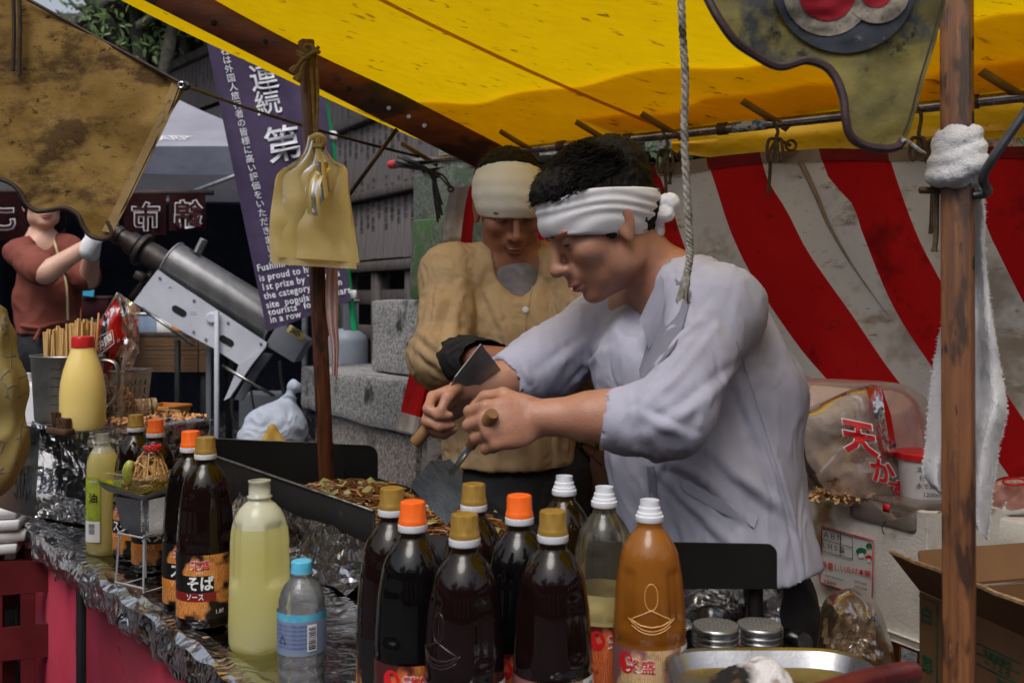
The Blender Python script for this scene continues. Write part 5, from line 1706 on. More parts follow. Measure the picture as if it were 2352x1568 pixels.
put('pickle', bm, mat('pickle', srgb(140, 148, 52), srgb(186, 188, 92), 40, .3), sm)

# ---- shakers
M_glassg = film('jar_glass', (.85, .88, .80, 1), srgb(170, 172, 120), .45, .05, 6, .1, 1.5)
M_lidtop = mat('pierced_lid', srgb(126, 124, 120), srgb(176, 174, 170), 260, .5, .7, bump=.6, bscale=500)
def shaker(px_, D, ztop, m, label):
    x = (px_ - CX) / FPX * D
    zt = H - ztop
    t = thing('shaker', label, 'shaker', (x, D, zt - .095), 'spice shakers')
    bm = BM(); add_lathe(bm, [(0, .001), (.030, 0), (.0325, .003), (.033, .010), (.033, .062), (.031, .066)], 40); put('jar', bm, m, t, False)
    pr_ = [(.0335, .064), (.0345, .065), (.0345, .070), (.0335, .0715), (.0345, .073), (.0345, .078), (.0335, .0795), (.0345, .081), (.0345, .088), (.033, .0915), (.0315, .0922)]
    put('lid', lathe_mesh(pr_, 48, M_steel, 50), None, t, False)
    bm = BM(); add_lathe(bm, [(0, .0935), (.016, .0932), (.028, .0925), (.0316, .0921)], 40); top = put('lid_top', bm, M_lidtop, t, False)
    bm = BM()
    for k in range(60):
        a = k * 2.399; r = .0295 * math.sqrt((k + .5) / 60)
        add_lathe(bm, [(0, .00005), (.0011, .0)], 6, (r * math.cos(a), r * math.sin(a), .0939 - .0013 * (r / .03) ** 2))
    tag(put('holes', bm, M_dark, t, False), kind='stuff')
    return t
shaker(1644, 1.43, .462, M_glassg, 'shaker with a pierced steel lid and green seasoning, beside the amber bottle')
shaker(1744, 1.47, .474, mat('red_jar', srgb(170, 22, 38), srgb(186, 34, 48), 9, .15), 'shaker with a pierced steel lid and a red jar, beside the steel handle')
for o in list(COL.objects):
    if o.name.startswith('shaker') and o.type == 'EMPTY':
        pass
# steel tray, scorched cloth and wooden handle at the bottom right
DT = 1.10
tyz = H - (1500 - YH) / FPX * 1.28
ty = thing('steel_tray', 'shallow stainless steel tray on the counter edge, holding a scorched cloth', 'tray', P(1790, 1540, 1.15))
bm = BM()
def trayf(u, v):
    a = u * 2 * math.pi
    rr = [(0, -.020), (.80, -.020), (.92, -.012), (.99, .006), (1.03, .008), (1.05, .002)]
    k = v * 5; i = min(4, int(k)); f = k - i
    r = rr[i][0] * (1 - f) + rr[i + 1][0] * f; z = rr[i][1] * (1 - f) + rr[i + 1][1] * f
    c, s_ = math.cos(a), math.sin(a)
    sup = (abs(c) ** 5 + abs(s_) ** 5) ** (-.2)
    return Vector((P(1800, 0, 1.15).x + r * sup * c * .125, 1.13 + r * sup * s_ * .145, tyz - .0 + z))
add_grid(bm, trayf, 64, 5); put('tray', bm, M_steel, ty)
rg = Field((P(1640, 0, 1.12).x - .02, 1.0, tyz - .06), (P(1810, 0, 1.12).x + .02, 1.26, tyz + .07), .003)
cxr = P(1722, 0, 1.12).x
rg.ell((cxr - .014, 1.11, tyz + .008), (.034, .045, .034), k=.012); rg.ell((cxr + .018, 1.125, tyz + .014), (.032, .04, .034), k=.014)
rg.cone((cxr - .02, 1.10, tyz + .016), (cxr + .018, 1.12, tyz + .034), .014, .012, .010); rg.cone((cxr + .005, 1.09, tyz + .0), (cxr + .034, 1.09, tyz - .012), .016, .014, .01)
def rough_(v):
    o = np.array([[nz(p, 70), nz(p, 70, 4), nz(p, 70, 9)] for p in v]); return v + o * .0028 + RNG.normal(0, 1, v.shape) * .0004
m = bpy.data.materials.new('scorched_towel'); t = NT(m); co = t.coord()
sx_ = t.n('ShaderNodeSeparateXYZ'); t.l(co, sx_.inputs[0])
ad = t.n('ShaderNodeMath', operation='MULTIPLY_ADD', i_1=.035); t.l(t.noise(co, 40, 4), ad.inputs[0]); t.l(sx_.outputs[0], ad.inputs[2])
mr = t.n('ShaderNodeMapRange', i_1=cxr + .008, i_2=cxr + .022); t.l(ad.outputs[0], mr.inputs[0])
col = t.mix(mr.outputs[0], srgb(24, 20, 18), srgb(222, 218, 220)); col = t.mix(t.ramp(t.noise(co, 45, 4), [(.56, 0), (.66, .7)]), col, srgb(120, 84, 62))
d = t.n('ShaderNodeBsdfPrincipled', i_Roughness=.95); t.l(col, d.inputs['Base Color']); t.l(t.bump(t.noise(co, 420, 3), .9, .004), d.inputs['Normal']); t.surf(d.outputs[0])
tag(put('scorched_cloth', rg.mesh('scorched_cloth', 1, rough_), m), 'crumpled white cloth burnt black on one side, lying in the steel tray', 'cloth')
wh = thing('lacquered_wooden_pole', 'dark red lacquered wooden rod at the bottom right by the steel tray', 'rod', P(2040, 1560, 1.1))
bm = BM(); add_tube(bm, [P(1880, 1590, 1.02), P(1985, 1562, 1.06), P(2080, 1545, 1.10), P(2098, 1544, 1.11), P(2103, 1544, 1.112)], [.010, .0115, .0125, .0115, .006], 16); put('grip', bm, mat('lacquer_wood', srgb(74, 22, 24), srgb(104, 38, 36), 14, .3), wh)

# ---------------------------------------------------------------- raised foil box at the left end
ZB = ZC + .254
bx0, bx1 = Vector((P(72, 0, 2.60).x, 2.60, 0)), Vector((P(288, 0, 2.42).x, 2.42, 0))
BD = (bx1 - bx0).normalized(); BI = Vector((-BD.y, BD.x, 0))
if BI.y < 0: BI = -BI
def bxp(s, w, z): p = bx0 + BD * s + BI * w; p.z = ZC + z; return p
bl_ = (bx1 - bx0).length
fb = thing('foil_box', 'big box wrapped in crumpled foil, standing on the far end of the counter', 'box', bxp(bl_ / 2, .2, 0))
def crump(p, a=.014, s_=13): return p + Vector((nz(p, s_), nz(p, s_, 4), .5 * nz(p, s_, 8))) * a + Vector((nz(p, 34), nz(p, 34, 4), nz(p, 34, 8))) * a * .5
bm = BM(); add_grid(bm, lambda u, v: crump(bxp(-.0 + u * bl_, 0, .006 + .248 * v)), 26, 26); put('foil_face', bm, M_foil, fb, smooth=False, angle=None)
bm = BM(); add_grid(bm, lambda u, v: crump(bxp(bl_ , v * .27, .006 + .248 * u)), 20, 26); put('foil_face', bm, M_foil, fb, smooth=False, angle=None)
bm = BM(); add_grid(bm, lambda u, v: crump(bxp(-.01 + u * (bl_ + .02), -.012 + v * .30, .250), .006, 16), 26, 30); put('foil_top', bm, M_foil, fb, smooth=False, angle=None)
bm = BM(); add_box(bm, bxp(bl_ / 2, .14, .12), (bl_ - .03, .25, .236), frame(BD)); put('carton', bm, mat('carton', srgb(150, 116, 82), srgb(170, 134, 98), 8, .8), fb)
# price board leaning on its left
M_board = mat('white_board', srgb(206, 206, 212), srgb(222, 222, 226), 8, .5)
pb_ = thing('price_board', 'white price board lettered in black, leaning on the left side of the foil box', 'sign', P(50, 1080, 2.55))
bd = [P(86, 985, 2.57), P(74, 1190, 2.50), P(-20, 1160, 2.20), P(-10, 960, 2.27)]
bm = BM(); prism(bm, bd, (.004, .006, 0)); put('board', bm, M_board, pb_)
bq = lambda u, v: bd[3].lerp(bd[0], u).lerp(bd[2].lerp(bd[1], u), v)
ex_ = (bd[0] - bd[3]).normalized(); ey_ = (bd[0] - bd[1]).normalized()
print_on('price', text_mesh('500', .12, .02, .80), plane_fn(bq(.66, .68), ex_, ey_, .006), M_print_k, pb_)
print_on('lettering', text_mesh('ー', .06, .02, .8), plane_fn(bq(.85, .2), ex_, ey_, .006), M_print_k, pb_)
# pitcher with chopsticks
M_pitch = mat('dull_steel', srgb(118, 116, 112), srgb(160, 158, 152), 8, .36, .85, bump=.06)
pc_ = thing('steel_pitcher', 'dull steel pitcher with a loop handle, full of wooden chopsticks', 'pitcher', (P(158, 0, 2.56).x, 2.56, ZB + .004), None)
ppr = [(0, .003), (.070, 0), (.078, .004), (.081, .012), (.084, .165), (.087, .170), (.0855, .173), (.083, .170), (.079, .02), (0, .010)]
bm = BM(); add_lathe(bm, ppr, 48, shape=lambda th, z, i: 1 + (.12 * max(0, math.cos(th - math.pi)) ** 8 if z > .15 else 0)); put('body', bm, M_pitch, pc_, False)
bm = BM(); add_tube(bm, spline([(.080, -.01, .152), (.100, -.014, .160), (.128, -.018, .150), (.136, -.02, .110), (.128, -.018, .070), (.105, -.014, .042), (.080, -.01, .034)], 6), .0085, 10, flat=.45); put('handle', bm, M_pitch, pc_, False)
bm = BM()
for k in range(6):
    cyl_patch(bm, .0836, -math.pi / 2 - .1, -math.pi / 2 + .25, .03 + k * .022, .0312 + k * .022, .0006, 3)
tag(put('measuring_marks', bm, M_dark, pc_, False), kind='stuff')
M_chop = mat('chopstick_wood', srgb(196, 156, 96), srgb(222, 186, 130), 60, .7, stretch=(1, 1, .1))
bmc = BM(); add_box(bmc, (-.0028, 0, .1), (.0048, .0046, .20), None, .0008); add_box(bmc, (.0028, 0, .1), (.0048, .0046, .20), None, .0008)
chop_me = mesh_of(bmc, 'chopsticks', False); chop_me.materials.append(M_chop)
for k in range(42):
    a = random.uniform(0, 6.28); r = .066 * math.sqrt(random.random())
    x, y = r * math.cos(a), r * math.sin(a)
    lift = .015 + .045 * max(0, (x + .03) / .1) + random.uniform(0, .025)
    o = put('chopstick_pair', chop_me, None, None, False)
    o.location = Vector(pc_.location) + Vector((x, y, lift - .0))
    o.rotation_euler = (random.uniform(-.06, .06), .10 * x / .07 + random.uniform(-.05, .06), random.uniform(0, 3.1))
    tag(o, 'pair of pale disposable chopsticks standing in the steel pitcher', 'chopsticks', 'chopsticks in the steel pitcher')
# mayonnaise bottle
my = thing('mayonnaise_bottle', 'soft pale yellow mayonnaise bottle with a red cap, in front of the steel pitcher', 'bottle', (P(190, 0, 2.40).x, 2.40, ZB + .004))
mpr = [(0, .001), (.040, 0), (.047, .004), (.050, .014), (.0515, .05), (.0515, .085), (.049, .115), (.043, .145), (.035, .170), (.0275, .190), (.0255, .197), (.0255, .199)]
bm = BM(); add_lathe(bm, mpr, 44, shape=lambda th, z, i: 1 + .035 * math.cos(2 * th)); put('bottle_body', bm, mat('mayonnaise', srgb(232, 204, 120), srgb(240, 216, 140), 4, .22, spec=.6, coat=.3), my, False)
put('cap', lathe_mesh([(0, .226), (.0225, .226), (.0245, .2245), (.0255, .220), (.0262, .199), (.0255, .1985)], 48, M_red, 40, lambda th, z, i: 1 + (.012 * (1 if math.sin(th * 26) > 0 else -1) if .2 < z < .222 else 0)), None, my, False)
# wooden word block
wd = thing('wooden_word', 'brown cut-out wooden greeting letters on a base, standing before the pitcher', 'ornament', (P(138, 0, 2.36).x, 2.36, ZB))
M_wbrown = mat('walnut', srgb(58, 38, 26), srgb(92, 64, 44), 14, .6, stretch=(3, 1, 1))
wdir = Vector((.80, -.60, 0))
cw = Vector(wd.location)
bm = BM(); add_box(bm, cw + Vector((0, 0, .007)), (.085, .026, .014), frame(wdir), .001); put('base', bm, M_wbrown, wd)
tme = text_mesh('Welcom', .048, .03, .40)
bmw = BM(); bmw.from_mesh(tme)
ex = bmesh.ops.extrude_face_region(bmw, geom=bmw.faces[:])
for v in ex['geom']:
    if isinstance(v, bmesh.types.BMVert): v.co.z -= .014
Rw = Matrix((wdir, Vector((0, 0, 1)), Vector((-wdir.y * 1, wdir.x, 0)) * -1)).transposed()
for v in bmw.verts: v.co = Rw @ v.co + cw + Vector((0, 0, .030)) + Vector((-.6, -.8, 0)) * .004
bmesh.ops.recalc_face_normals(bmw, faces=bmw.faces[:]); put('letters', bmw, M_wbrown, wd, smooth=False)
# clear basket with flakes and the red bag
M_bask = film('clear_basket', (.93, .90, .86, 1), srgb(214, 196, 176), .35, .15, 12, .3)
bk = thing('plastic_basket', 'clear plastic slotted basket of bonito flakes, behind the mayonnaise bottle', 'basket', (P(272, 0, 2.66).x, 2.66, ZB + .004))
cb = Vector(bk.location); RB = Matrix.Rotation(-.35, 3, 'Z')
bm = BM()
w0, w1 = .055, .066
def side(i, u, z):
    s_ = w0 + (w1 - w0) * z / .125
    c4 = [(-1, -1), (1, -1), (1, 1), (-1, 1)]
    a, b = c4[i], c4[(i + 1) % 4]
    return cb + RB @ Vector(((a[0] + (b[0] - a[0]) * u) * s_, (a[1] + (b[1] - a[1]) * u) * s_ * .8, z))
for i in range(4):
    us = [0, .12]
    for k in range(6): us += [.12 + k * .13 + .04, .12 + (k + 1) * .13]
    us.append(1.0)
    zs_ = [0, .018, .034, .040, .056, .062, .078, .084, .100, .125]
    for a in range(len(us) - 1):
        for b in range(len(zs_) - 1):
            if a % 2 == 1 and a < len(us) - 2 and b % 2 == 1 and b < 8: continue
            bm.faces.new([bm.verts.new(p) for p in (side(i, us[a], zs_[b]), side(i, us[a + 1], zs_[b]), side(i, us[a + 1], zs_[b + 1]), side(i, us[a], zs_[b + 1]))])
bm.faces.new([bm.verts.new(side(i, 0, .002)) for i in range(4)])
bmesh.ops.remove_doubles(bm, verts=bm.verts[:], dist=1e-5)
put('basket_wall', bm, M_bask, bk, smooth=False)
bm = BM(); add_tube(bm, [side(i, 0, .126) for i in range(4)], .004, 8, closed=True); put('rim', bm, M_bask, bk)
M_flake = strand_mat('bonito_flake', srgb(176, 112, 62), srgb(226, 176, 120), .6)
bm = BM()
bits(bm, cb + Vector((0, 0, .006)), .05, .042, .075, 420, .018)
for k in range(500):
    p = bxp(random.uniform(.1, bl_), random.uniform(.03, .27), .258)
    bits(bm, p, .004, .004, .003, 1, .014)
tag(put('bonito_flakes', bm, M_flake, None, smooth=False, angle=None), kind='stuff')
rbg = thing('flake_bag', 'red and clear plastic food bag with white characters, standing in the clear basket', 'plastic bag', P(265, 850, 2.64))
M_redbag = film('red_bag_film', (.75, .10, .08, 1), srgb(206, 32, 26), .93, .12, 14, .55, bodyvar=.05)
M_clearbag = film('clear_bag_film', (.93, .90, .88, 1), srgb(228, 196, 180), .35, .1, 16, .7)
def quadf(a, b, c, d, D, puff=.02, sd=0):
    def f(u, v):
        x = (a[0] * (1 - u) + b[0] * u) * (1 - v) + (d[0] * (1 - u) + c[0] * u) * v
        y = (a[1] * (1 - u) + b[1] * u) * (1 - v) + (d[1] * (1 - u) + c[1] * u) * v
        return P(x, y, D - puff * math.sin(math.pi * u) * math.sin(math.pi * min(1, v * 1.05)) + .012 * nz((u * 3, v * 3, sd)) + .004 * nz((u * 9, v * 9, sd)))
    return f
fr1 = quadf((268, 672), (322, 708), (292, 860), (212, 770), 2.63, .022, 1)
bm = BM(); add_grid(bm, quadf((268, 672), (322, 708), (300, 872), (206, 772), 2.645, -.016, 2), 20, 20); put('back_film', bm, M_clearbag, rbg)
bm = BM(); add_grid(bm, quadf((266, 684), (296, 758), (252, 880), (206, 772), 2.632, .02, 3), 18, 18); put('red_front', bm, M_redbag, rbg)
bm = BM(); add_grid(bm, quadf((270, 670), (323, 708), (318, 812), (280, 760), 2.625, .016, 4), 16, 16); put('clear_front', bm, M_clearbag, rbg)
bm = BM(); add_grid(bm, quadf((286, 760), (320, 800), (296, 872), (240, 872), 2.628, .02, 5), 14, 14); put('clear_front', bm, M_clearbag, rbg)
exb, eyb = (P(263, 770, 2.6) - P(224, 800, 2.6)), (P(232, 762, 2.6) - P(240, 806, 2.6))
print_on('lettering', text_mesh('中国', .026, .03), plane_fn(P(240, 788, 2.592), exb, eyb, .002), M_print_w, rbg)
shp = [(222, 776), (258, 758), (262, 788), (232, 812), (224, 802)]
bm = BM(); add_tube(bm, [P(a, b, 2.592) for a, b in shp], .0012, 5, closed=True); put('lettering_frame', bm, M_print_w, rbg)
# ================================================================ PEOPLE
def skin_mat(name, a, b):
    m = bpy.data.materials.new(name)
    t = NT(m)
    co = t.coord()
    col = t.mix(t.ramp(t.noise(co, 26, 5), [(.3, 0), (.75, 1)]), a, b)
    col = t.mix(t.ramp(t.noise(co, 14, 3), [(.5, 0), (.8, .35)]), col, (a[0] * .95, a[1] * .62, a[2] * .55, 1))
    col = t.mix(t.ramp(t.noise(co, 420, 2), [(.62, 0), (.75, .35)]), col, (a[0] * .5, a[1] * .45, a[2] * .42, 1))
    d = t.n('ShaderNodeBsdfPrincipled')
    rr = t.n('ShaderNodeMapRange', i_3=.34, i_4=.58)
    t.l(t.noise(co, 40, 3), rr.inputs[0]); t.l(rr.outputs[0], d.inputs['Roughness'])
    d.inputs['Subsurface Weight'].default_value = .12
    d.inputs['Subsurface Radius'].default_value = (.012, .005, .003)
    t.l(col, d.inputs['Base Color'])
    t.l(t.bump(t.noise(co, 300, 4), .35, .002), d.inputs['Normal'])
    t.surf(d.outputs[0])
    return m
M_skin = skin_mat('skin', srgb(160, 112, 90), srgb(178, 130, 106))
M_skin2 = skin_mat('skin_tan', srgb(136, 88, 68), srgb(154, 104, 82))
M_skin3 = skin_mat('skin_light', srgb(206, 160, 138), srgb(220, 178, 156))
M_lip = mat('lips', srgb(150, 84, 76), srgb(164, 96, 88), 40, .4)
M_hair = mat('black_hair', srgb(12, 10, 10), srgb(22, 19, 18), 60, .6, spec=.2, bump=.8, bscale=150, stretch=(1, 1, .4), bdist=.006)
M_eye = mat('eye_dark', srgb(20, 14, 12), srgb(28, 20, 18), 20, .2)
M_eyew = mat('eye_white', srgb(190, 180, 174), srgb(205, 196, 190), 20, .3)
M_coat = cloth_mat('white_coat', srgb(166, 166, 186), srgb(184, 184, 200), 4, .10, spots=[(srgb(176, 172, 180), 3, .64), (srgb(120, 110, 104), 40, .76)], bump=.2)
M_tan = cloth_mat('tan_jacket', srgb(164, 138, 104), srgb(186, 160, 124), 5, .10, spots=[(srgb(150, 122, 86), 3, .60)], bump=.3)
M_wband = cloth_mat('white_headband', srgb(220, 220, 226), srgb(232, 232, 236), 8, .12)
M_cband = cloth_mat('cream_headwrap', srgb(222, 216, 198), srgb(234, 230, 216), 8, .12)
M_trous = mat('black_trousers', srgb(18, 18, 22), srgb(28, 28, 33), 8, .85, bump=.3, bscale=120)
M_under = mat('black_jersey', srgb(16, 15, 17), srgb(26, 25, 28), 10, .9, bump=.3, bscale=300)
M_grey = mat('grey_jersey', srgb(104, 100, 104), srgb(132, 128, 132), 30, .9, bump=.3, bscale=300)
M_shoe = mat('dark_shoe', srgb(24, 24, 26), srgb(40, 40, 42), 10, .6)

def head_frame(fwd, pitch, roll=0.0):
    h = Vector((fwd[0], fwd[1], 0)).normalized()
    p = math.radians(pitch)
    f = h * math.cos(p) - Vector((0, 0, 1)) * math.sin(p)
    u = h * math.sin(p) + Vector((0, 0, 1)) * math.cos(p)
    y = u.cross(f)
    R = Matrix((f, y, u)).transposed()
    return R @ Matrix.Rotation(math.radians(roll), 3, 'X')
def sculpt_head(fl, c, R, k=1.0):
    L = lambda x, y, z: c + R @ (Vector((x, y, z)) * k)
    E = lambda p, r, kk=.012, op='add', RR=None: fl.ell(L(*p), [q * k for q in r], RR or R, kk * k, op)
    E((-.012, 0, .035), (.095, .076, .084), 0)
    E((.028, 0, -.025), (.060, .063, .085), .02)
    E((.036, 0, -.072), (.048, .050, .036), .022)
    E((.072, 0, -.096), (.020, .024, .015), .018)
    for s in (-1, 1):
        E((.058, .046 * s, -.020), (.026, .020, .020), .02)
        E((.079, .028 * s, .024), (.014, .028, .009), .014)
        E((.010, .052 * s, -.062), (.030, .014, .028), .02)
        E((.096, .031 * s, .006), (.015, .017, .0095), .010, 'sub')
        E((.074, .031 * s, .004), (.0135, .0155, .0115), .004)
        E((.080, .031 * s, .0095), (.009, .0165, .004), .004)
    fl.cone(L(.086, 0, .016), L(.111, 0, -.027), .0075 * k, .0100 * k, .010 * k)
    E((.110, 0, -.031), (.012, .0125, .0105), .008)
    for s in (-1, 1):
        E((.099, .0145 * s, -.034), (.011, .0082, .0082), .006)
        E((.102, .0075 * s, -.0425), (.006, .004, .004), .003, 'sub')
    E((.088, 0, -.052), (.014, .026, .016), .012)
    E((.095, 0, -.0625), (.0105, .022, .0058), .005)
    E((.092, 0, -.0735), (.0105, .0185, .0066), .005)
    E((.106, 0, -.0675), (.010, .0235, .0016), .002, 'sub')
    for s in (-1, 1):
        Re = R @ Matrix.Rotation(-.35 * s, 3, 'Z') @ Matrix.Rotation(-.2, 3, 'Y')
        E((-.004, .079 * s, -.006), (.018, .0075, .031), .004, 'add', Re)
        E((.002, .086 * s, -.004), (.009, .006, .018), .004, 'sub', Re)
        E((.000, .078 * s, -.032), (.009, .006, .010), .004)
    return L
def hand(fl, wrist, d, n, side, curl=(50, 60, 40), spread=.0, thumb=1, k=1.0, kb=.005):
    """Palm, four fingers of different lengths with knuckle bends, and a thumb off the side of the palm."""
    d, n = Vector(d).normalized(), Vector(n)
    n = (n - d * n.dot(d)).normalized()
    s = d.cross(n) * side                 # towards the thumb
    w = Vector(wrist)
    R = Matrix((d, s, n)).transposed()
    fl.ell(w + d * .045 * k, (.052 * k, .040 * k, .0155 * k), R, .010)
    fl.ell(w + d * .028 * k + s * .022 * k + n * .008 * k, (.032 * k, .018 * k, .015 * k), R, .010)
    for i, (off, ln, r) in enumerate(((.030, .074, .0088), (.0105, .083, .0091), (-.0095, .078, .0087), (-.0285, .060, .0078))):
        p = w + d * (.084 - .004 * abs(i - 1)) * k + s * off * k
        dirn = (d + s * (spread * (1.5 - i))).normalized()
        ang = 0
        pts = [w + d * .05 * k + s * off * .9 * k, p]
        for j, fr in enumerate((.46, .31, .25)):
            ang += math.radians(curl[j] * (1 + .06 * (i - 1)))
            p = p + (dirn * math.cos(ang) + n * math.sin(ang)) * ln * fr * k
            pts.append(p)
        rr = [r * 1.15, r * 1.08, r * 1.02, r * .95, r * .78]
        for j in range(4):
            fl.cone(pts[j], pts[j + 1], rr[j] * k, rr[j + 1] * k, kb if j else .008)
    q = [w + d * .018 * k + s * .022 * k, w + (d * .046 + s * .046 + n * .016 * thumb) * k, w + (d * .070 + s * .050 + n * .034 * thumb) * k, w + (d * .088 + s * .040 + n * .046 * thumb) * k]
    fl.chain(q, [.0135 * k, .0112 * k, .0098 * k, .0078 * k], kb)
    return w + d * .088 * k + n * .024 * k
def rumple(me, amp=.006, sc=9.0, amp2=.003, sc2=26.0, ax=(1, 1, 1), seed=0.0):
    n = len(me.vertices)
    co = np.empty(n * 3, np.float32); me.vertices.foreach_get('co', co); co = co.reshape(-1, 3)
    no = np.empty(n * 3, np.float32); me.vertex_normals.foreach_get('vector', no); no = no.reshape(-1, 3)
    d = np.empty(n)
    for i in range(n):
        p = co[i]
        q = (p[0] * ax[0], p[1] * ax[1], p[2] * ax[2])
        a = nz(q, sc, seed)
        b = nz((q[0] + .06 * a, q[1], q[2] - .05 * a), sc2, seed + 5)
        d[i] = amp * a + amp2 * (1 - 2.2 * abs(b))
    co = co + no * d[:, None]
    me.vertices.foreach_set('co', co.astype(np.float32).ravel())
    me.update()
    return me
def face_bits(L, R, k, parent, squint=.0035):
    for s in (-1, 1):
        f = Field(L(.085, .031 * s, .004) - V(.03, .03, .03), L(.085, .031 * s, .004) + V(.03, .03, .03), .0011)
        f.ell(L(.0815, .031 * s, .0025), (.0075 * k, .0118 * k, squint * k), R, 0); put('eye', f.mesh('eye'), M_eye, parent)
        f = Field(L(.09, .03 * s, .026) - V(.04, .04, .04), L(.09, .03 * s, .026) + V(.04, .04, .04), .0014)
        f.cone(L(.0935, .014 * s, .0245), L(.0885, .034 * s, .030), .0028 * k, .0036 * k, .002); f.cone(L(.0885, .034 * s, .030), L(.074, .050 * s, .025), .0034 * k, .0018 * k, .002)
        put('eyebrow', f.mesh('eyebrow'), M_hair, parent)
    f = Field(L(.1, 0, -.068) - V(.04, .04, .03), L(.1, 0, -.068) + V(.04, .04, .03), .0012)
    f.ell(L(.0962, 0, -.0628), (.0105 * k, .0195 * k, .0044 * k), R, 0); f.ell(L(.0930, 0, -.0730), (.0107 * k, .0165 * k, .0052 * k), R, 0)
    f.ell(L(.106, 0, -.0675), (.011 * k, .0235 * k, .0014 * k), R, .001, 'sub')
    put('lips', f.mesh('lips'), M_lip, parent)
def hair_disp(amp=.006, sc=60, dirn=(0, 0, 1)):
    def fn(v):
        o = np.array([nz(p, sc) + .6 * nz(p, sc * 2.3, 4) for p in v])
        o2 = np.array([nz(p, sc * 1.4, 9) for p in v])
        c = v.mean(0); r = v - c; r /= np.linalg.norm(r, axis=1)[:, None] + 1e-9
        return v + r * (o * amp)[:, None] + np.array(dirn)[None] * (o2 * amp * .5)[:, None]
    return fn
def legs(root, hipL, hipR, floor, m, dirn, topz):
    f = Field((min(hipL.x, hipR.x) - .2, min(hipL.y, hipR.y) - .2, floor - .01), (max(hipL.x, hipR.x) + .2, max(hipL.y, hipR.y) + .2, topz + .14), .009)
    mid = (hipL + hipR) / 2
    f.ell((mid.x, mid.y, topz - .02), (.15, .15, .15), None, .02)
    for h in (hipL, hipR):
        f.chain([(h.x, h.y, h.z), (h.x + dirn.x * .03, h.y + dirn.y * .03, (h.z + floor) / 2 + .03), (h.x, h.y, floor + .07)], [.098, .075, .062], .03)
    put('trousers', rumple(f.mesh('trousers'), .006, 8, .004, 20), m, root)
    for h in (hipL, hipR):
        f = Field((h.x - .2, h.y - .2, floor - .01), (h.x + .2, h.y + .2, floor + .13), .006)
        f.cone((h.x, h.y, floor + .06), (h.x, h.y, floor + .05), .045, .048, .01); f.ell((h.x + dirn.x * .06, h.y + dirn.y * .06, floor + .035), (.13 if abs(dirn.x) > .5 else .05, .13 if abs(dirn.y) > .5 else .05, .036), None, .02); f.half((0, 0, floor + .002), (0, 0, -1))
        put('shoe', f.mesh('shoe'), M_shoe, root)

# ---------------------------------------------------------------- the cook in the white coat
fm = thing('person', 'man in a white coat and white headband, leaning left with a spatula in each hand', 'person', (P(1690, 0, 1.74).x, 1.74, 0))
hc = P(1384, 510, 1.70); R1 = head_frame((-.966, -.259), 31)
S1 = Vector((.259, -.966, 0)); F1 = Vector((-.966, -.259, 0))
N1 = P(1548, 668, 1.735)
Sn, Sf = P(1648, 712, 1.575), P(1385, 752, 1.90)
En, Wn = P(1545, 955, 1.45), P(1243, 958, 1.49)
Ef, Wf = P(1232, 846, 1.83), P(1086, 908, 1.75)
bodyf = Field((-.20, 1.30, H - .55), (.50, 2.05, H + .30), .0036)
L1 = sculpt_head(bodyf, hc, R1, 1.02)
bodyf.cone(L1(-.022, 0, -.05), N1, .051, .053, .02)
bodyf.cone(N1 + V(0, 0, -.06), P(1590, 960, 1.74), .055, .08, .02)
bodyf.cone(Sn, N1, .045, .06, .03); bodyf.cone(Sf, N1, .045, .06, .03)
bodyf.chain([Sn, En, Wn], [.05, .041, .0275], .02, 'add'); bodyf.chain([Sf, Ef, Wf], [.05, .041, .0275], .02)
bodyf.cone(En.lerp(Wn, .25), En.lerp(Wn, .6), .043, .036, .02); bodyf.cone(Ef.lerp(Wf, .25), Ef.lerp(Wf, .6), .043, .036, .02)
gn = hand(bodyf, Wn, P(1085, 985, 1.46) - Wn, (0.1, 1, -.25), -1, (58, 72, 45), .03)
gf = hand(bodyf, Wf, P(985, 945, 1.71) - Wf, (.1, -.8, -.55), 1, (52, 66, 42), .04)
put('body', bodyf.mesh('body', 1), M_skin, fm)
face_bits(L1, R1, 1.02, fm)
# hair
hf = Field(hc - V(.16, .16, .05), hc + V(.16, .16, .22), .0032)
hf.ell(L1(-.016, 0, .046), (.102, .086, .084), R1, 0); hf.ell(L1(.035, 0, .085), (.055, .064, .040), R1, .02); hf.ell(L1(-.06, 0, .075), (.056, .068, .050), R1, .02)
hf.half(P(1384, 468, 1.70), (.03, 0, -1)); put('hair', hf.mesh('hair', 1, hair_disp(.003, 80)), M_hair, fm)
bm = BM()
for k in range(5200):
    a, q = random.uniform(0, 6.28), random.uniform(.25, 1)
    dl = Vector((math.cos(a) * math.sqrt(1 - q * q) if q < 1 else 0, math.sin(a) * math.sqrt(max(0, 1 - q * q)), q))
    b0 = L1(-.016 + .101 * dl.x, .086 * dl.y, .046 + .085 * dl.z)
    if b0.z < H + (YH - 470) / FPX * 1.70: continue
    g = (R1 @ (dl * .55 + Vector((.8 + .7 * nz((b0.x, b0.y, b0.z), 26), .8 * nz((b0.x, b0.y, b0.z), 26, 5), .1)))).normalized()
    ln = random.uniform(.010, .020)
    add_tube(bm, [b0, b0 + g * ln * .55, b0 + g * ln + R1 @ Vector((random.gauss(0, .004), random.gauss(0, .004), -.002))], [.0012, .0009, .0003], 3)
tag(put('hair_strands', bm, M_hair, fm), kind='stuff')
hf = Field(hc - V(.02, .16, .12), hc + V(.16, .16, .06), .003)
hf.ell(L1(-.030, 0, .015), (.088, .077, .080), R1, 0); hf.half(L1(-.035, 0, 0), R1 @ Vector((1, 0, .15))); hf.half(P(1480, 590, 1.7), (.1, 0, -1)); put('nape_hair', hf.mesh('nape_hair', 1, hair_disp(.003, 90)), M_hair, fm)
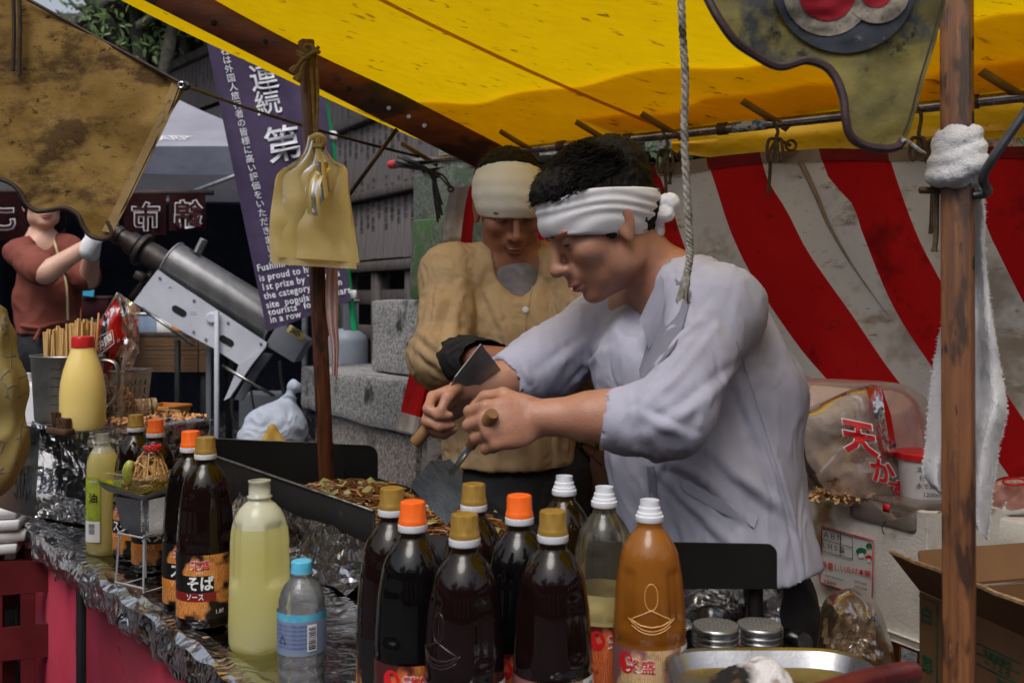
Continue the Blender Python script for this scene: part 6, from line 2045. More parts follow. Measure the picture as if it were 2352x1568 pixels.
for s in (1,):
    hf = Field(L1(.02, .075 * s, .0) - V(.05, .05, .06), L1(.02, .075 * s, .0) + V(.05, .05, .06), .002)
    hf.ell(L1(.020, .070 * s, .004), (.013, .008, .030), R1, 0); put('sideburn', hf.mesh('sideburn', 1, hair_disp(.002, 120)), M_hair, fm)
# headband with its knot
bf = Field(hc - V(.18, .16, .14), hc + V(.18, .16, .14), .003)
bf.ell(L1(-.012, 0, .034), (.112, .092, .099), R1, 0); bf.ell(L1(.03, 0, .0), (.072, .074, .08), R1, .02)
bf.half(P(1240, 452, 1.70), (-.06, .0, 1), .004); bf.half(P(1380, 545, 1.70), (.02, 0.0, -1))
def bandfold(v):
    c = np.array(hc); r = v - c; r[:, 2] = 0; r /= np.linalg.norm(r, axis=1)[:, None] + 1e-9
    w = np.sin((v[:, 2] - .10 * v[:, 0]) * 300 + 9 * v[:, 0] + 2.6 * np.sin(v[:, 0] * 30) + 2 * np.sin(v[:, 2] * 90)) * .0013
    return v + r * w[:, None]
put('headband', bf.mesh('headband', 2, bandfold), M_wband, fm)
kf = Field(P(1470, 540, 1.66) - V(.03, .06, .03), P(1560, 440, 1.74) + V(.03, .06, .03), .003)
kf.ell(P(1506, 486, 1.70), (.022, .03, .022), None, 0); kf.cone(P(1506, 484, 1.70), P(1538, 466, 1.69), .014, .017, .008); kf.cone(P(1506, 490, 1.69), P(1532, 492, 1.68), .012, .012, .006); kf.cone(P(1500, 496, 1.70), P(1512, 530, 1.70), .013, .010, .008)
put('headband_knot', rumple(kf.mesh('headband_knot'), .003, 40, .002, 90), M_wband, fm)
# coat
cf = Field((-.10, 1.30, H - .56), (.62, 2.08, H + .11), .0052)
sq1 = (tuple(S1), 1.22)
cf.chain([P(1592, 722, 1.74), P(1566, 840, 1.74), P(1612, 1050, 1.74), P(1652, 1300, 1.73)], [.085, .140, .150, .160], .03, 'add', sq1)
cf.cone(P(1585, 668, 1.72), P(1590, 700, 1.70), .052, .06, .04); cf.cone(P(1575, 690, 1.66), Sn, .062, .068, .04); cf.cone(P(1560, 705, 1.78), Sf, .062, .066, .04)
cf.cone(P(1645, 770, 1.68), P(1725, 900, 1.68), .075, .09, .06)
cf.chain([Sn, En.lerp(Sn, .12), En.lerp(Wn, .10), En.lerp(Wn, .46)], [.062, .053, .049, .042], .03)
cf.cone(En + V(.0, 0, -.012), En.lerp(Wn, .30) + V(0, 0, -.016), .046, .040, .03)
cf.chain([Sf, Ef.lerp(Sf, .1), Ef.lerp(Wf, .45)], [.066, .055, .047], .03)
# hollow sleeve mouths and the open neck
cf.cone(En.lerp(Wn, .40), En.lerp(Wn, .60), .034, .042, .010, 'sub'); cf.cone(Ef.lerp(Wf, .38), Ef.lerp(Wf, .60), .036, .044, .010, 'sub')
cf.cone(L1(-.02, 0, -.11), P(1462, 716, 1.66), .058, .048, .01, 'sub'); cf.cone(P(1446, 690, 1.62), P(1450, 790, 1.60), .024, .006, .010, 'sub')
cf.half(P(1760, 1352, 1.56), (.10, -.02, -1))
coat = cf.mesh('coat', 1)
rumple(coat, .009, 4.5, .004, 10, (1.15, 1, .5), 3)
def folds(me, lines, amp, w):
    bvt = BVHTree.FromPolygons([v.co for v in me.vertices], [tuple(p.vertices) for p in me.polygons])
    n = len(me.vertices)
    co = np.empty(n * 3, np.float32); me.vertices.foreach_get('co', co); co = co.reshape(-1, 3).astype(np.float64)
    no = np.empty(n * 3, np.float32); me.vertex_normals.foreach_get('vector', no); no = no.reshape(-1, 3)
    for li, ln in enumerate(lines):
        pts = np.array([onto(q.x, q.y, bvt, 0) for q in spline([Vector((a, b, 0)) for a, b in ln], 5)])
        dmin = np.full(n, 9.0); side = np.zeros(n); tt = np.zeros(n)
        for i in range(len(pts) - 1):
            a, b = pts[i], pts[i + 1]; ba = b - a; L = ba @ ba + 1e-12
            t_ = np.clip((co - a) @ ba / L, 0, 1); dv = co - a - t_[:, None] * ba
            d = np.linalg.norm(dv, axis=1)
            crs = np.cross(ba / math.sqrt(L), no); sd = (dv * crs).sum(1)
            m_ = d < dmin
            dmin[m_] = d[m_]; side[m_] = sd[m_]; tt[m_] = (i + t_[m_]) / (len(pts) - 1)
        ww = w * (.75 + .5 * ((li * 37) % 10) / 10)
        fade = np.sin(np.pi * np.clip(tt, .06, .94)) ** .6
        prof = np.where(dmin < 4 * ww, np.exp(-(side / ww) ** 2) - .7 * np.exp(-((side - 1.5 * ww) / (.8 * ww)) ** 2), 0) * np.exp(-np.maximum(0, dmin - np.abs(side) - ww) / ww)
        co += no * (amp * fade * prof)[:, None]
    me.vertices.foreach_set('co', co.astype(np.float32).ravel()); me.update()
EYE = Vector((0, 0, H))
from mathutils.bvhtree import BVHTree
def onto(px_, py_, bvh, off=.003):
    d = (P(px_, py_, 1.0) - EYE).normalized()
    h = bvh.ray_cast(EYE, d)
    return (h[0] - d * off) if h[0] is not None else P(px_, py_, 1.6)
folds(coat, [[(1640, 760), (1560, 860), (1480, 930)], [(1700, 840), (1600, 930), (1500, 990)], [(1620, 720), (1520, 820)], [(1580, 1000), (1480, 955)],
 [(1480, 1040), (1600, 1090), (1700, 1180)], [(1520, 1090), (1660, 1230), (1760, 1330)], [(1700, 900), (1760, 1050), (1800, 1200)], [(1640, 1040), (1720, 1110), (1800, 1170)], [(1500, 1120), (1530, 1240)], [(1560, 1180), (1600, 1330)], [(1760, 980), (1815, 1180), (1840, 1300)], [(1340, 790), (1262, 850)], [(1380, 810), (1310, 890)], [(1205, 840), (1220, 880)], [(1700, 1200), (1720, 1340)], [(1630, 1240), (1650, 1350)]], .0058, .0085)
put('coat', rumple(coat, .0015, 20, .0022, 24, (1.8, 1, .6), 8), M_coat, fm)
uf = Field(P(1390, 860, 1.74) - V(.08, .22, .0), P(1640, 600, 1.74) + V(.1, .24, .06), .005)
uf.chain([P(1592, 722, 1.74), P(1566, 840, 1.74)], [.085 - .014, .140 - .014], .03, 'add', sq1); put('undershirt', uf.mesh('undershirt'), M_under, fm)
# pocket flap and side seam on the coat
bm = BM()
pk = [(1560, 1096), (1585, 1106), (1665, 1150), (1742, 1186), (1732, 1212), (1655, 1176), (1572, 1128)]
def surf_y(px_, py_, me=coat):
    return None
from mathutils.bvhtree import BVHTree
bv = BVHTree.FromPolygons([v.co for v in coat.vertices], [tuple(p.vertices) for p in coat.polygons])
EYE = Vector((0, 0, H))
def onto(px_, py_, bvh, off=.003):
    d = (P(px_, py_, 1.0) - EYE).normalized()
    h = bvh.ray_cast(EYE, d)
    return (h[0] - d * off) if h[0] is not None else P(px_, py_, 1.6)
pts = [onto(a, b, bv, .004) for a, b in pk]
f = bm.faces.new([bm.verts.new(p) for p in pts]); bmesh.ops.triangulate(bm, faces=[f])
put('pocket_flap', bm, M_coat, fm)
def ribbon(nm, inn, out, off, m=M_coat):
    bm = BM(); a_, b_ = spline([Vector((x, y, 0)) for x, y in inn], 6), spline([Vector((x, y, 0)) for x, y in out], 6)
    n_ = min(len(a_), len(b_)) - 1
    A3, B3 = [spline([onto(q.x, q.y, bv, off) for q in (w_[0], w_[n_ // 3], w_[2 * n_ // 3], w_[n_])], 6) for w_ in (a_, b_)]
    n_ = 18
    add_grid(bm, lambda u, v: A3[int(round(u * n_))].lerp(B3[int(round(u * n_))], v) + Vector((-.3, -.95, 0)) * off * .8 * math.sin(math.pi * v), n_, 5, .0015)
    put(nm, bm, m, fm)
bm = BM()
cu_, cl_ = spline([P(1535, 618, 1.82), P(1560, 592, 1.74), P(1538, 598, 1.660), P(1502, 662, 1.612), P(1468, 735, 1.585)], 6), spline([P(1575, 660, 1.84), P(1612, 640, 1.74), P(1590, 668, 1.628), P(1540, 730, 1.575), P(1490, 800, 1.562)], 6)
add_grid(bm, lambda u, v: cu_[int(round(u * 24))].lerp(cl_[int(round(u * 24))], v) + V(-.1, -.9, .4) * .008 * math.sin(math.pi * v), 24, 6, .003); put('collar', bm, M_coat, fm)
ribbon('lapel', [(1552, 640), (1520, 700), (1492, 770), (1468, 850)], [(1588, 668), (1572, 735), (1542, 805), (1476, 868)], .006)
ribbon('front_edge', [(1484, 1070), (1490, 1120), (1496, 1180), (1504, 1235)], [(1502, 1070), (1508, 1120), (1514, 1180), (1522, 1235)], .003)
bm = BM(); add_tube(bm, [onto(p.x, p.y, bv, .0005) for p in spline([(1690, 780, 0), (1730, 900, 0), (1778, 1050, 0), (1828, 1220, 0)], 8)], .0012, 5); put('seam', bm, M_coat, fm)
legs(fm, P(1650, 1380, 1.66).to_3d() * 1, P(1700, 1380, 1.84).to_3d() * 1, 0.0, M_trous, F1, .92)

# his two spatulas
M_blade = mat('spatula_blade', srgb(126, 134, 144), srgb(176, 184, 194), 20, .28, .9, bump=.1)
M_handle = mat('spatula_handle', srgb(120, 84, 50), srgb(150, 110, 70), 20, .5, stretch=(1, 1, .3))
def spatula(label, grip, tip, back, wv, dark=False, bl=.17):
    t = thing('spatula', label, 'spatula', grip, 'spatulas in the cook\'s hands')
    d = (tip - grip).normalized()
    w = (Vector(wv) - d * Vector(wv).dot(d)).normalized()
    nn = d.cross(w)
    bm = BM(); a = tip - d * bl
    sec = [(0, .014), (.02, .022), (.05, .040), (bl, .048)]
    top = [bm.verts.new(a + d * s_ + w * h_ + nn * .0012) for s_, h_ in sec] + [bm.verts.new(a + d * s_ - w * h_ + nn * .0012) for s_, h_ in reversed(sec)]
    f = bm.faces.new(top)
    ex = bmesh.ops.extrude_face_region(bm, geom=[f])
    for v in ex['geom']:
        if isinstance(v, bmesh.types.BMVert): v.co -= nn * .0024
    bmesh.ops.recalc_face_normals(bm, faces=bm.faces[:]); put('blade', bm, M_blade if not dark else M_pitch, t, smooth=False)
    bm = BM(); add_tube(bm, [grip + d * .05, a + d * .03], [.006, .005], 10); put('neck', bm, M_blade if not dark else M_pitch, t)
    bm = BM(); add_tube(bm, [back, back + d * .006, grip, grip + d * .055], [.008, .011, .0105, .009], 12); put('grip', bm, M_handle, t)
spatula('broad steel spatula pointing down to the griddle, in the near hand of the cook', gn, P(985, 1160, 1.72), gn - (P(985, 1160, 1.72) - gn).normalized() * .055, (.75, -.4, -.5))
spatula('dark steel spatula pointing up to the right, in the far hand of the cook', gf, P(1128, 820, 1.72) + V(0, .0, 0), gf - (P(1128, 820, 1.72) - gf).normalized() * .055, (.1, -.5, .8), True, .12)

# ---------------------------------------------------------------- the cook in the tan jacket
bmn = thing('person', 'man in a tan jacket and cream headwrap, looking down at his work behind the griddle', 'person', (P(1180, 0, 2.42).x, 2.42, 0))
hc2 = P(1170, 474, 2.40); R2 = head_frame((.20, -.98), 30, 3)
N2 = P(1186, 610, 2.45)
SR, SL = P(1034, 630, 2.40), P(1338, 632, 2.42)
ER, WR = P(1012, 822, 2.28), P(1158, 826, 2.10)
EL, WL = P(1372, 830, 2.30), P(1268, 812, 2.10)
f2 = Field((-.34, 1.96, H - .40), (.30, 2.62, H + .36), .0042)
L2 = sculpt_head(f2, hc2, R2, 1.0)
f2.cone(L2(-.022, 0, -.05), N2, .054, .062, .02); f2.cone(N2, P(1180, 860, 2.46), .064, .07, .03)
f2.cone(SR, N2, .045, .06, .03); f2.cone(SL, N2, .045, .06, .03)
f2.chain([SR, ER, WR], [.048, .040, .027], .02); f2.chain([SL, EL, WL], [.048, .040, .027], .02)
hand(f2, WR, P(1215, 800, 2.10) - WR, (.1, .35, -.9), -1, (34, 44, 28), .04); hand(f2, WL, P(1215, 822, 2.07) - WL, (.1, .35, -.9), 1, (40, 48, 30), .03)
put('body', f2.mesh('body', 1), M_skin2, bmn)
face_bits(L2, R2, 1.0, bmn, .0022)
hf = Field(hc2 - V(.15, .16, .02), hc2 + V(.15, .16, .2), .0035)
hf.ell(L2(-.018, 0, .052), (.100, .086, .086), R2, 0); hf.half(P(1170, 402, 2.40), (0, -.25, -1)); put('hair', hf.mesh('hair', 1, hair_disp(.006, 60)), M_hair, bmn)
bf = Field(hc2 - V(.15, .18, .14), hc2 + V(.15, .18, .16), .0032)
bf.ell(L2(-.012, 0, .036), (.111, .090, .096), R2, 0); bf.ell(L2(.02, 0, .02), (.078, .074, .08), R2, .02)
bf.half(P(1170, 378, 2.40), (0, .35, 1)); bf.half(P(1170, 503, 2.30), (0, .18, -1))
def bandfold2(v):
    c = np.array(hc2); r = v - c; r[:, 2] = 0; r /= np.linalg.norm(r, axis=1)[:, None] + 1e-9
    return v + r * (np.sin(v[:, 2] * 190 + 14 * v[:, 0]) * .0006)[:, None]
put('headwrap', bf.mesh('headwrap', 2, bandfold2), M_cband, bmn)
j = Field((-.36, 2.08, H - .44), (.32, 2.68, H + .14), .0052)
sq2 = ((1, 0, 0), 1.32)
j.chain([P(1182, 650, 2.45), P(1176, 760, 2.44), P(1170, 920, 2.43), P(1168, 1110, 2.42)], [.094, .114, .116, .124], .03, 'add', sq2)
j.cone(SR, N2 + V(-.03, 0, .0), .066, .055, .04); j.cone(SL, N2 + V(.03, 0, .0), .066, .055, .04)
j.chain([SR, SR.lerp(ER, .55), ER, ER.lerp(WR, .14)], [.064, .058, .058, .052], .03); j.chain([SL, SL.lerp(EL, .5), EL, EL.lerp(WL, .2)], [.076, .074, .076, .062], .03)
j.cone(ER + V(-.005, 0, .0), ER + V(.02, 0, -.04), .058, .042, .03)
j.cone(L2(-.02, 0, -.10), P(1196, 640, 2.34), .062, .052, .01, 'sub'); j.cone(P(1200, 620, 2.34), P(1207, 705, 2.31), .056, .008, .008, 'sub')
j.cone(P(1207, 1062, 2.26), P(1206, 1110, 2.24), .006, .022, .004, 'sub')
j.half(P(1170, 1078, 2.32), (0, 0, -1))
jk = j.mesh('jacket', 1); rumple(jk, .006, 5, .005, 11, (1.3, 1, .5), 12)
folds(jk, [[(1010, 640), (1000, 720), (980, 800)], [(1060, 650), (1040, 760), (1020, 830)], [(960, 760), (1010, 800)], [(960, 800), (1010, 840)], [(1080, 780), (1120, 900), (1130, 1050)], [(1150, 900), (1140, 1060)], [(1050, 900), (1060, 1060)], [(1240, 760), (1230, 900), (1240, 1050)], [(1270, 800), (1280, 1050)], [(1100, 640), (1150, 740), (1180, 840)]], .007, .011)
put('jacket', rumple(jk, .0015, 20, .003, 34, (1.4, 1, .8), 2), M_tan, bmn)
bv2 = BVHTree.FromPolygons([v.co for v in jk.vertices], [tuple(p.vertices) for p in jk.polygons])
bm = BM(); add_tube(bm, [onto(p.x, p.y, bv2, .001) for p in spline([(1228, 640, 0), (1216, 690, 0), (1206, 740, 0), (1205, 860, 0), (1206, 1040, 0)], 8)], .0022, 5); put('front_edge', bm, M_tan, bmn)
bm = BM(); c = onto(1207, 712, bv2, .003); add_lathe(bm, [(0, .003), (.005, .003), (.0075, .0015), (.0078, 0)], 14, c, R=frame((0, 0, 1), (0, -1, 0))); put('button', bm, M_whitecap, bmn)
uf = Field(P(1060, 790, 2.44) - V(.05, .2, .0), P(1310, 560, 2.44) + V(.05, .2, 0), .005)
uf.chain([P(1182, 650, 2.45), P(1176, 760, 2.44)], [.094 - .013, .114 - .013], .03, 'add', sq2); uf.cone(N2 + V(0, -.01, -.02), L2(-.025, 0, -.105), .072, .064, .02); put('jersey', uf.mesh('jersey'), M_grey, bmn)
uf = Field(ER - V(.12, .14, .12), ER + V(.34, .16, .14), .004)
uf.chain([ER.lerp(WR, .05), ER.lerp(WR, .5), ER.lerp(WR, .96)], [.054, .048, .036], .01); put('undersleeve', rumple(uf.mesh('undersleeve'), .002, 20, .004, 34), M_under, bmn)
uf = Field(WL - V(.1, .14, .12), EL + V(.1, .14, .12), .005)
uf.chain([EL.lerp(WL, .05), EL.lerp(WL, .96)], [.052, .036], .01); put('undersleeve', uf.mesh('undersleeve'), M_under, bmn)
legs(bmn, P(1085, 1100, 2.44).to_3d() * 1, P(1265, 1100, 2.44).to_3d() * 1, 0.0, M_trous, Vector((0, -1, 0)), .98)

# ---------------------------------------------------------------- the worker at the popping machine
wm = thing('person', 'worker in a reddish brown jacket and white gloves, reaching up to the popping machine', 'person', (P(110, 0, 4.5).x, 4.5, .4))
M_rjk = cloth_mat('brown_jacket', srgb(124, 66, 56), srgb(140, 78, 66), 5, .08, bump=.3)
hc3 = P(98, 470, 4.5); R3 = head_frame((.55, -.83), -4)
N3 = P(98, 562, 4.52)
S3a, E3a, W3a = P(48, 580, 4.40), P(104, 626, 4.18), P(206, 562, 4.22)
S3b, E3b, W3b = P(158, 574, 4.52), P(203, 640, 4.45), P(212, 566, 4.30)
x0 = P(-60, 0, 4.5).x
f3 = Field((x0, 4.0, H - .25), (P(300, 0, 4.5).x, 4.75, H + .65), .0068)
L3 = sculpt_head(f3, hc3, R3, .98)
f3.cone(L3(-.02, 0, -.05), N3, .05, .058, .02); f3.cone(N3, P(108, 700, 4.52), .08, .09, .03); f3.cone(S3a, N3, .042, .05, .03); f3.cone(S3b, N3, .042, .05, .03)
f3.chain([S3a, E3a, W3a], [.046, .046, .030], .02); f3.chain([S3b, E3b, W3b], [.046, .044, .030], .02)
put('body', f3.mesh('body', 1), M_skin3, wm)
face_bits(L3, R3, .98, wm)
hf = Field(hc3 - V(.17, .17, .16), hc3 + V(.17, .17, .2), .0045)
hf.ell(L3(-.02, 0, .03), (.108, .094, .104), R3, 0); hf.ell(L3(-.03, .02, -.06), (.06, .085, .085), R3, .02); hf.half(L3(.062, 0, 0), R3 @ Vector((1, 0, -.35))); hf.ell(L3(.08, 0, -.03), (.075, .062, .085), R3, .01, 'sub')
put('hair', hf.mesh('hair', 1, hair_disp(.006, 50)), M_hair, wm)
j = Field((x0, 4.0, H - .35), (P(320, 0, 4.5).x, 4.8, H + .40), .0075)
j.chain([P(102, 590, 4.53), P(108, 680, 4.52), P(112, 775, 4.52)], [.088, .104, .108], .03, 'add', ((1, .25, 0), 1.25))
j.cone(S3a, N3, .062, .05, .04); j.cone(S3b, N3, .062, .05, .04); j.chain([S3a, S3a.lerp(E3a, .9)], [.064, .066], .03); j.chain([S3b, S3b.lerp(E3b, .9)], [.062, .062], .03)
j.cone(L3(-.01, 0, -.10), P(112, 590, 4.36), .055, .03, .01, 'sub'); j.half(P(110, 768, 4.5), (0, 0, -1))
jk = rumple(j.mesh('jacket', 1), .010, 7, .006, 16, (1, 1, .8), 4); put('jacket', jk, M_rjk, wm)
bv3 = BVHTree.FromPolygons([v.co for v in jk.vertices], [tuple(p.vertices) for p in jk.polygons])
M_trim = mat('cream_trim', srgb(196, 180, 136), srgb(210, 196, 156), 20, .8)
bm = BM(); add_tube(bm, [onto(p.x, p.y, bv3, .004) for p in spline([(122, 545, 0), (135, 590, 0), (152, 650, 0), (156, 735, 0)], 8)], .006, 5); put('trim', bm, M_trim, wm)
bm = BM(); add_tube(bm, [onto(p.x, p.y, bv3, .006) for p in spline([(50, 748, 0), (95, 752, 0), (120, 744, 0), (150, 740, 0)], 8)], .012, 6)
add_tube(bm, [onto(96, 750, bv3, .012), onto(88, 765, bv3, .012), P(78, 782, 4.36)], [.012, .010, .008], 6); put('waist_tie', bm, M_rjk, wm)
for W_, d_ in ((W3a, P(236, 520, 4.24) - W3a), (W3b, P(222, 510, 4.28) - W3b)):
    g = Field(W_ - V(.14, .14, .10), W_ + V(.2, .14, .22), .0045)
    hand(g, W_, d_, (.3, .9, .1), 1, (22, 30, 20), .05, kb=.006, k=1.05); g.cone(W_ - d_.normalized() * .03, W_ + d_.normalized() * .03, .036, .034, .01)
    put('glove', g.mesh('glove'), M_towel, wm)
legs(wm, P(70, 800, 4.54).to_3d() * 1, P(150, 800, 4.54).to_3d() * 1, ground_h(-2, 4.54), M_trous, Vector((.3, -.95, 0)), 1.22)

# ---------------------------------------------------------------- the customer at the left edge
M_quilt = mat('quilted_yellow', srgb(150, 126, 62), srgb(176, 152, 84), 8, .7, bump=.3)
m = bpy.data.materials.new('patterned_yellow'); t = NT(m); co = t.coord()
w_ = t.n('ShaderNodeTexVoronoi', feature='DISTANCE_TO_EDGE', i_Scale=26.0); wv_ = t.n('ShaderNodeVectorMath', operation='MULTIPLY_ADD'); nn_ = t.n('ShaderNodeTexNoise', i_Scale=11.0)
t.l(co, nn_.inputs['Vector']); wv_.inputs[1].default_value = (.06, .06, .06); t.l(nn_.outputs['Color'], wv_.inputs[0]); t.l(co, wv_.inputs[2]); t.l(wv_.outputs[0], w_.inputs['Vector'])
brk = t.ramp(t.noise(co, 30, 2), [(.44, 0), (.52, 1)])
ln = t.ramp(w_.outputs['Distance'], [(.0, 1), (.02, 1), (.05, 0)])
mul = t.mix(1.0, ln, brk, 'MULTIPLY')
base_ = t.mix(t.ramp(t.noise(co, 9, 3), [(.35, 0), (.7, 1)]), srgb(126, 108, 58), srgb(148, 130, 76))
col = t.mix(mul, base_, srgb(108, 100, 92)); d = t.n('ShaderNodeBsdfPrincipled', i_Roughness=.75); t.l(col, d.inputs['Base Color']); t.l(t.bump(mul, .35, .004), d.inputs['Normal']); t.surf(d.outputs[0])
cust = thing('person', 'customer in a patterned yellow jacket, cut off by the left edge of the view', 'person', (P(-330, 0, 1.6).x, 1.6, 0))
f4 = Field((P(-560, 0, 1.6).x, 1.28, H - .55), (P(80, 0, 1.6).x + .03, 1.92, H + .35), .007)
hc4 = P(-335, 480, 1.64); R4 = head_frame((.7, .7), 12); N4 = P(-330, 640, 1.66)
L4 = sculpt_head(f4, hc4, R4, 1.0); f4.cone(L4(-.02, 0, -.05), N4, .055, .06, .02); f4.chain([P(-140, 1115, 1.505), P(-215, 1140, 1.49)], [.03, .028], .01); hand(f4, P(-215, 1140, 1.49), V(-1, .3, -.1), V(0, .3, -1), 1, (35, 40, 25)); f4.cone(N4, P(-330, 1000, 1.66), .09, .1, .03)
put('body', f4.mesh('body', 1), M_skin, cust); face_bits(L4, R4, 1.0, cust)
hf = Field(hc4 - V(.15, .15, .1), hc4 + V(.15, .15, .2), .006); hf.ell(L4(-.02, 0, .035), (.106, .09, .1), R4, 0); hf.ell(L4(.09, 0, -.04), (.07, .07, .085), R4, .01, 'sub'); put('hair', hf.mesh('hair', 1, hair_disp(.006, 50)), M_hair, cust)
j = Field((P(-680, 0, 1.6).x, 1.24, H - .62), (P(110, 0, 1.6).x, 2.0, H + .12), .006)
j.chain([P(-330, 700, 1.66), P(-325, 850, 1.66), P(-325, 1110, 1.66), P(-325, 1400, 1.66)], [.10, .125, .128, .135], .03, 'add', ((.7, -.7, 0), 1.25))
A4 = [P(-80, 772, 1.56), P(-32, 900, 1.55), P(-20, 1030, 1.55), P(-48, 1076, 1.53), P(-170, 1120, 1.50)]
j.chain(A4, [.052, .047, .041, .038, .034], .04); j.cone(P(-70, 765, 1.57), P(-260, 700, 1.64), .056, .08, .04)
put('jacket', rumple(j.mesh('jacket', 1), .005, 9, .006, 18, (1, 1, .6), 7), m, cust)
legs(cust, P(-350, 1300, 1.60).to_3d() * 1, P(-300, 1300, 1.74).to_3d() * 1, 0.0, M_trous, Vector((.7, .7, 0)), .88)
# ================================================================ BEHIND THE STALL, LEFT
# ---- grey pavilion tent
M_tentg = cloth_mat('tent_grey', srgb(150, 150, 162), srgb(168, 168, 180), 2, .18, bump=.1)
M_tentv = cloth_mat('tent_blue_grey', srgb(96, 100, 116), srgb(112, 116, 132), 2, .12, bump=.1)
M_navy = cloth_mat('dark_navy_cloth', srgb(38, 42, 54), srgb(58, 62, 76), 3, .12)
M_maroon = cloth_mat('maroon_cloth', srgb(52, 18, 24), srgb(66, 26, 32), 4, .15)
M_alu = mat('grey_frame_metal', srgb(120, 124, 132), srgb(150, 154, 162), 20, .4, .5)
tx0, tx1, ty0, ty1 = -4.9, -1.29, 6.2, 9.7
ez, az = H + .96, H + 1.85
ap = Vector((-3.1, 8.0, az))
tent = thing('pavilion_tent', 'grey pop-up pavilion tent with a white printed word, beyond the stall at the left', 'tent', ((tx0 + tx1) / 2, 7.9, .4))
cn = [Vector((tx0, ty0, ez)), Vector((tx1, ty0, ez)), Vector((tx1, ty1, ez)), Vector((tx0, ty1, ez))]
for i in range(4):
    a, b = cn[i], cn[(i + 1) % 4]
    bm = BM(); add_grid(bm, lambda u, v: (a.lerp(b, u)).lerp(ap, v) - Vector((0, 0, .10 * math.sin(math.pi * v) * (.6 + .4 * math.sin(math.pi * u)))), 14, 10); put('roof_panel', bm, M_tentg, tent)
    bm = BM(); add_grid(bm, lambda u, v: a.lerp(b, u) + (ap - (a + b) / 2).normalized() * Vector((1, 1, 0)).length * 0 + Vector((0, 0, -.165 * v - .012 * math.sin(u * 9) * v)) + Vector((.0, -.02 * math.sin(u * 14) * v, 0)), 24, 5); put('valance', bm, M_tentv, tent)
for c in cn:
    bm = BM(); add_tube(bm, [Vector((c.x, c.y, .35)), Vector((c.x, c.y, ez))], .02, 8); put('leg', bm, M_alu, tent)
for i in range(4):
    a, b = cn[i] - V(0, 0, .02), cn[(i + 1) % 4] - V(0, 0, .02)
    for k in range(4):
        p, q = a.lerp(b, k / 4), a.lerp(b, (k + 1) / 4)
        bm = BM(); add_bar(bm, p - V(0, 0, .34 if k % 2 else .0), q - V(0, 0, .0 if k % 2 else .34), .014, .022); put('truss_bar', bm, M_alu, tent)
fx, fy = (cn[1] - cn[0]).normalized(), (ap - (cn[0] + cn[1]) / 2)
def tentpt(u, v, off=.006):
    return cn[0].lerp(cn[1], u).lerp(ap, v) - Vector((0, .004, .10 * math.sin(math.pi * v) * (.6 + .4 * math.sin(math.pi * u)) - off))
print_on('lettering', text_mesh('WARP', .105, .0, 1.25, 'LEFT'), lambda x, y: tentpt((2.60 + x) / (tx1 - tx0), .125 + 2.0 * y / fy.length), M_print_w, tent)
bm = BM(); add_tube(bm, [tentpt((2.62 + .038 * k) / (tx1 - tx0), .152 + .012 * math.sin(k * .314)) for k in range(11)], .003, 4); put('emblem_line', bm, M_print_w, tent)
# dark back and side walls of the tent
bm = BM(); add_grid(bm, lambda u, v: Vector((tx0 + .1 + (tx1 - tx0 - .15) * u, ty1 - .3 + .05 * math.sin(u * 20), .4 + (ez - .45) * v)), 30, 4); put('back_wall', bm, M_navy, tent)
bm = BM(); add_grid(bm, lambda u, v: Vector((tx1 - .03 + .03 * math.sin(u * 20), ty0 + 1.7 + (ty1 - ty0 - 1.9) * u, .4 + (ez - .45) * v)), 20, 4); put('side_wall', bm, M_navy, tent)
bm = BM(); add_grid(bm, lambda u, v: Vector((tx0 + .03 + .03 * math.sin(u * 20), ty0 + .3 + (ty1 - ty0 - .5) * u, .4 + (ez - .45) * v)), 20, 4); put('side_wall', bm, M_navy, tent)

# ---- shop curtains seen from behind, so their writing is mirrored
nr = thing('shop_curtain', 'dark maroon split shop curtain with mirrored white outlined characters, under the grey tent', 'shop curtain', P(380, 440, 6.0))
def noren(x0, x1, y0, y1, txt, par, D=6.0):
    bm = BM(); add_grid(bm, lambda u, v: P(x0 + (x1 - x0) * u, y0 + (y1 - y0) * v, D + .03 * math.sin(u * 5 + x0) * v), 10, 6, .004); pn = put('panel', bm, M_maroon, par)
    if txt:
        c = P((x0 + x1) / 2 + 4, (y0 + y1) / 2 + 10, D - .03)
        for (bo, mm, of) in ((.05, M_print_w, .004), (.022, M_maroon, .007)):
            print_on('lettering', text_mesh(txt, .17, bo), lambda x, y, of=of: c + Vector((-x, -of - .012, y)), mm, pn)
for a in ((284, 382, 446, 540, '市'), (388, 472, 446, 530, '錦')):
    noren(*a, nr)
bm = BM(); add_tube(bm, [P(120, 444, 6.02), P(490, 442, 6.02)], .018, 8); put('pole', bm, M_darkwood, nr)
nr2 = thing('shop_curtain', 'dark maroon shop curtain behind the head of the worker in the reddish brown jacket', 'shop curtain', P(70, 440, 6.2))
noren(-40, 62, 440, 552, 'こ', nr2, 6.2); noren(66, 150, 440, 545, '', nr2, 6.2)
bm = BM(); add_tube(bm, [P(-60, 440, 6.22), P(160, 440, 6.22)], .018, 8); put('pole', bm, M_darkwood, nr2)

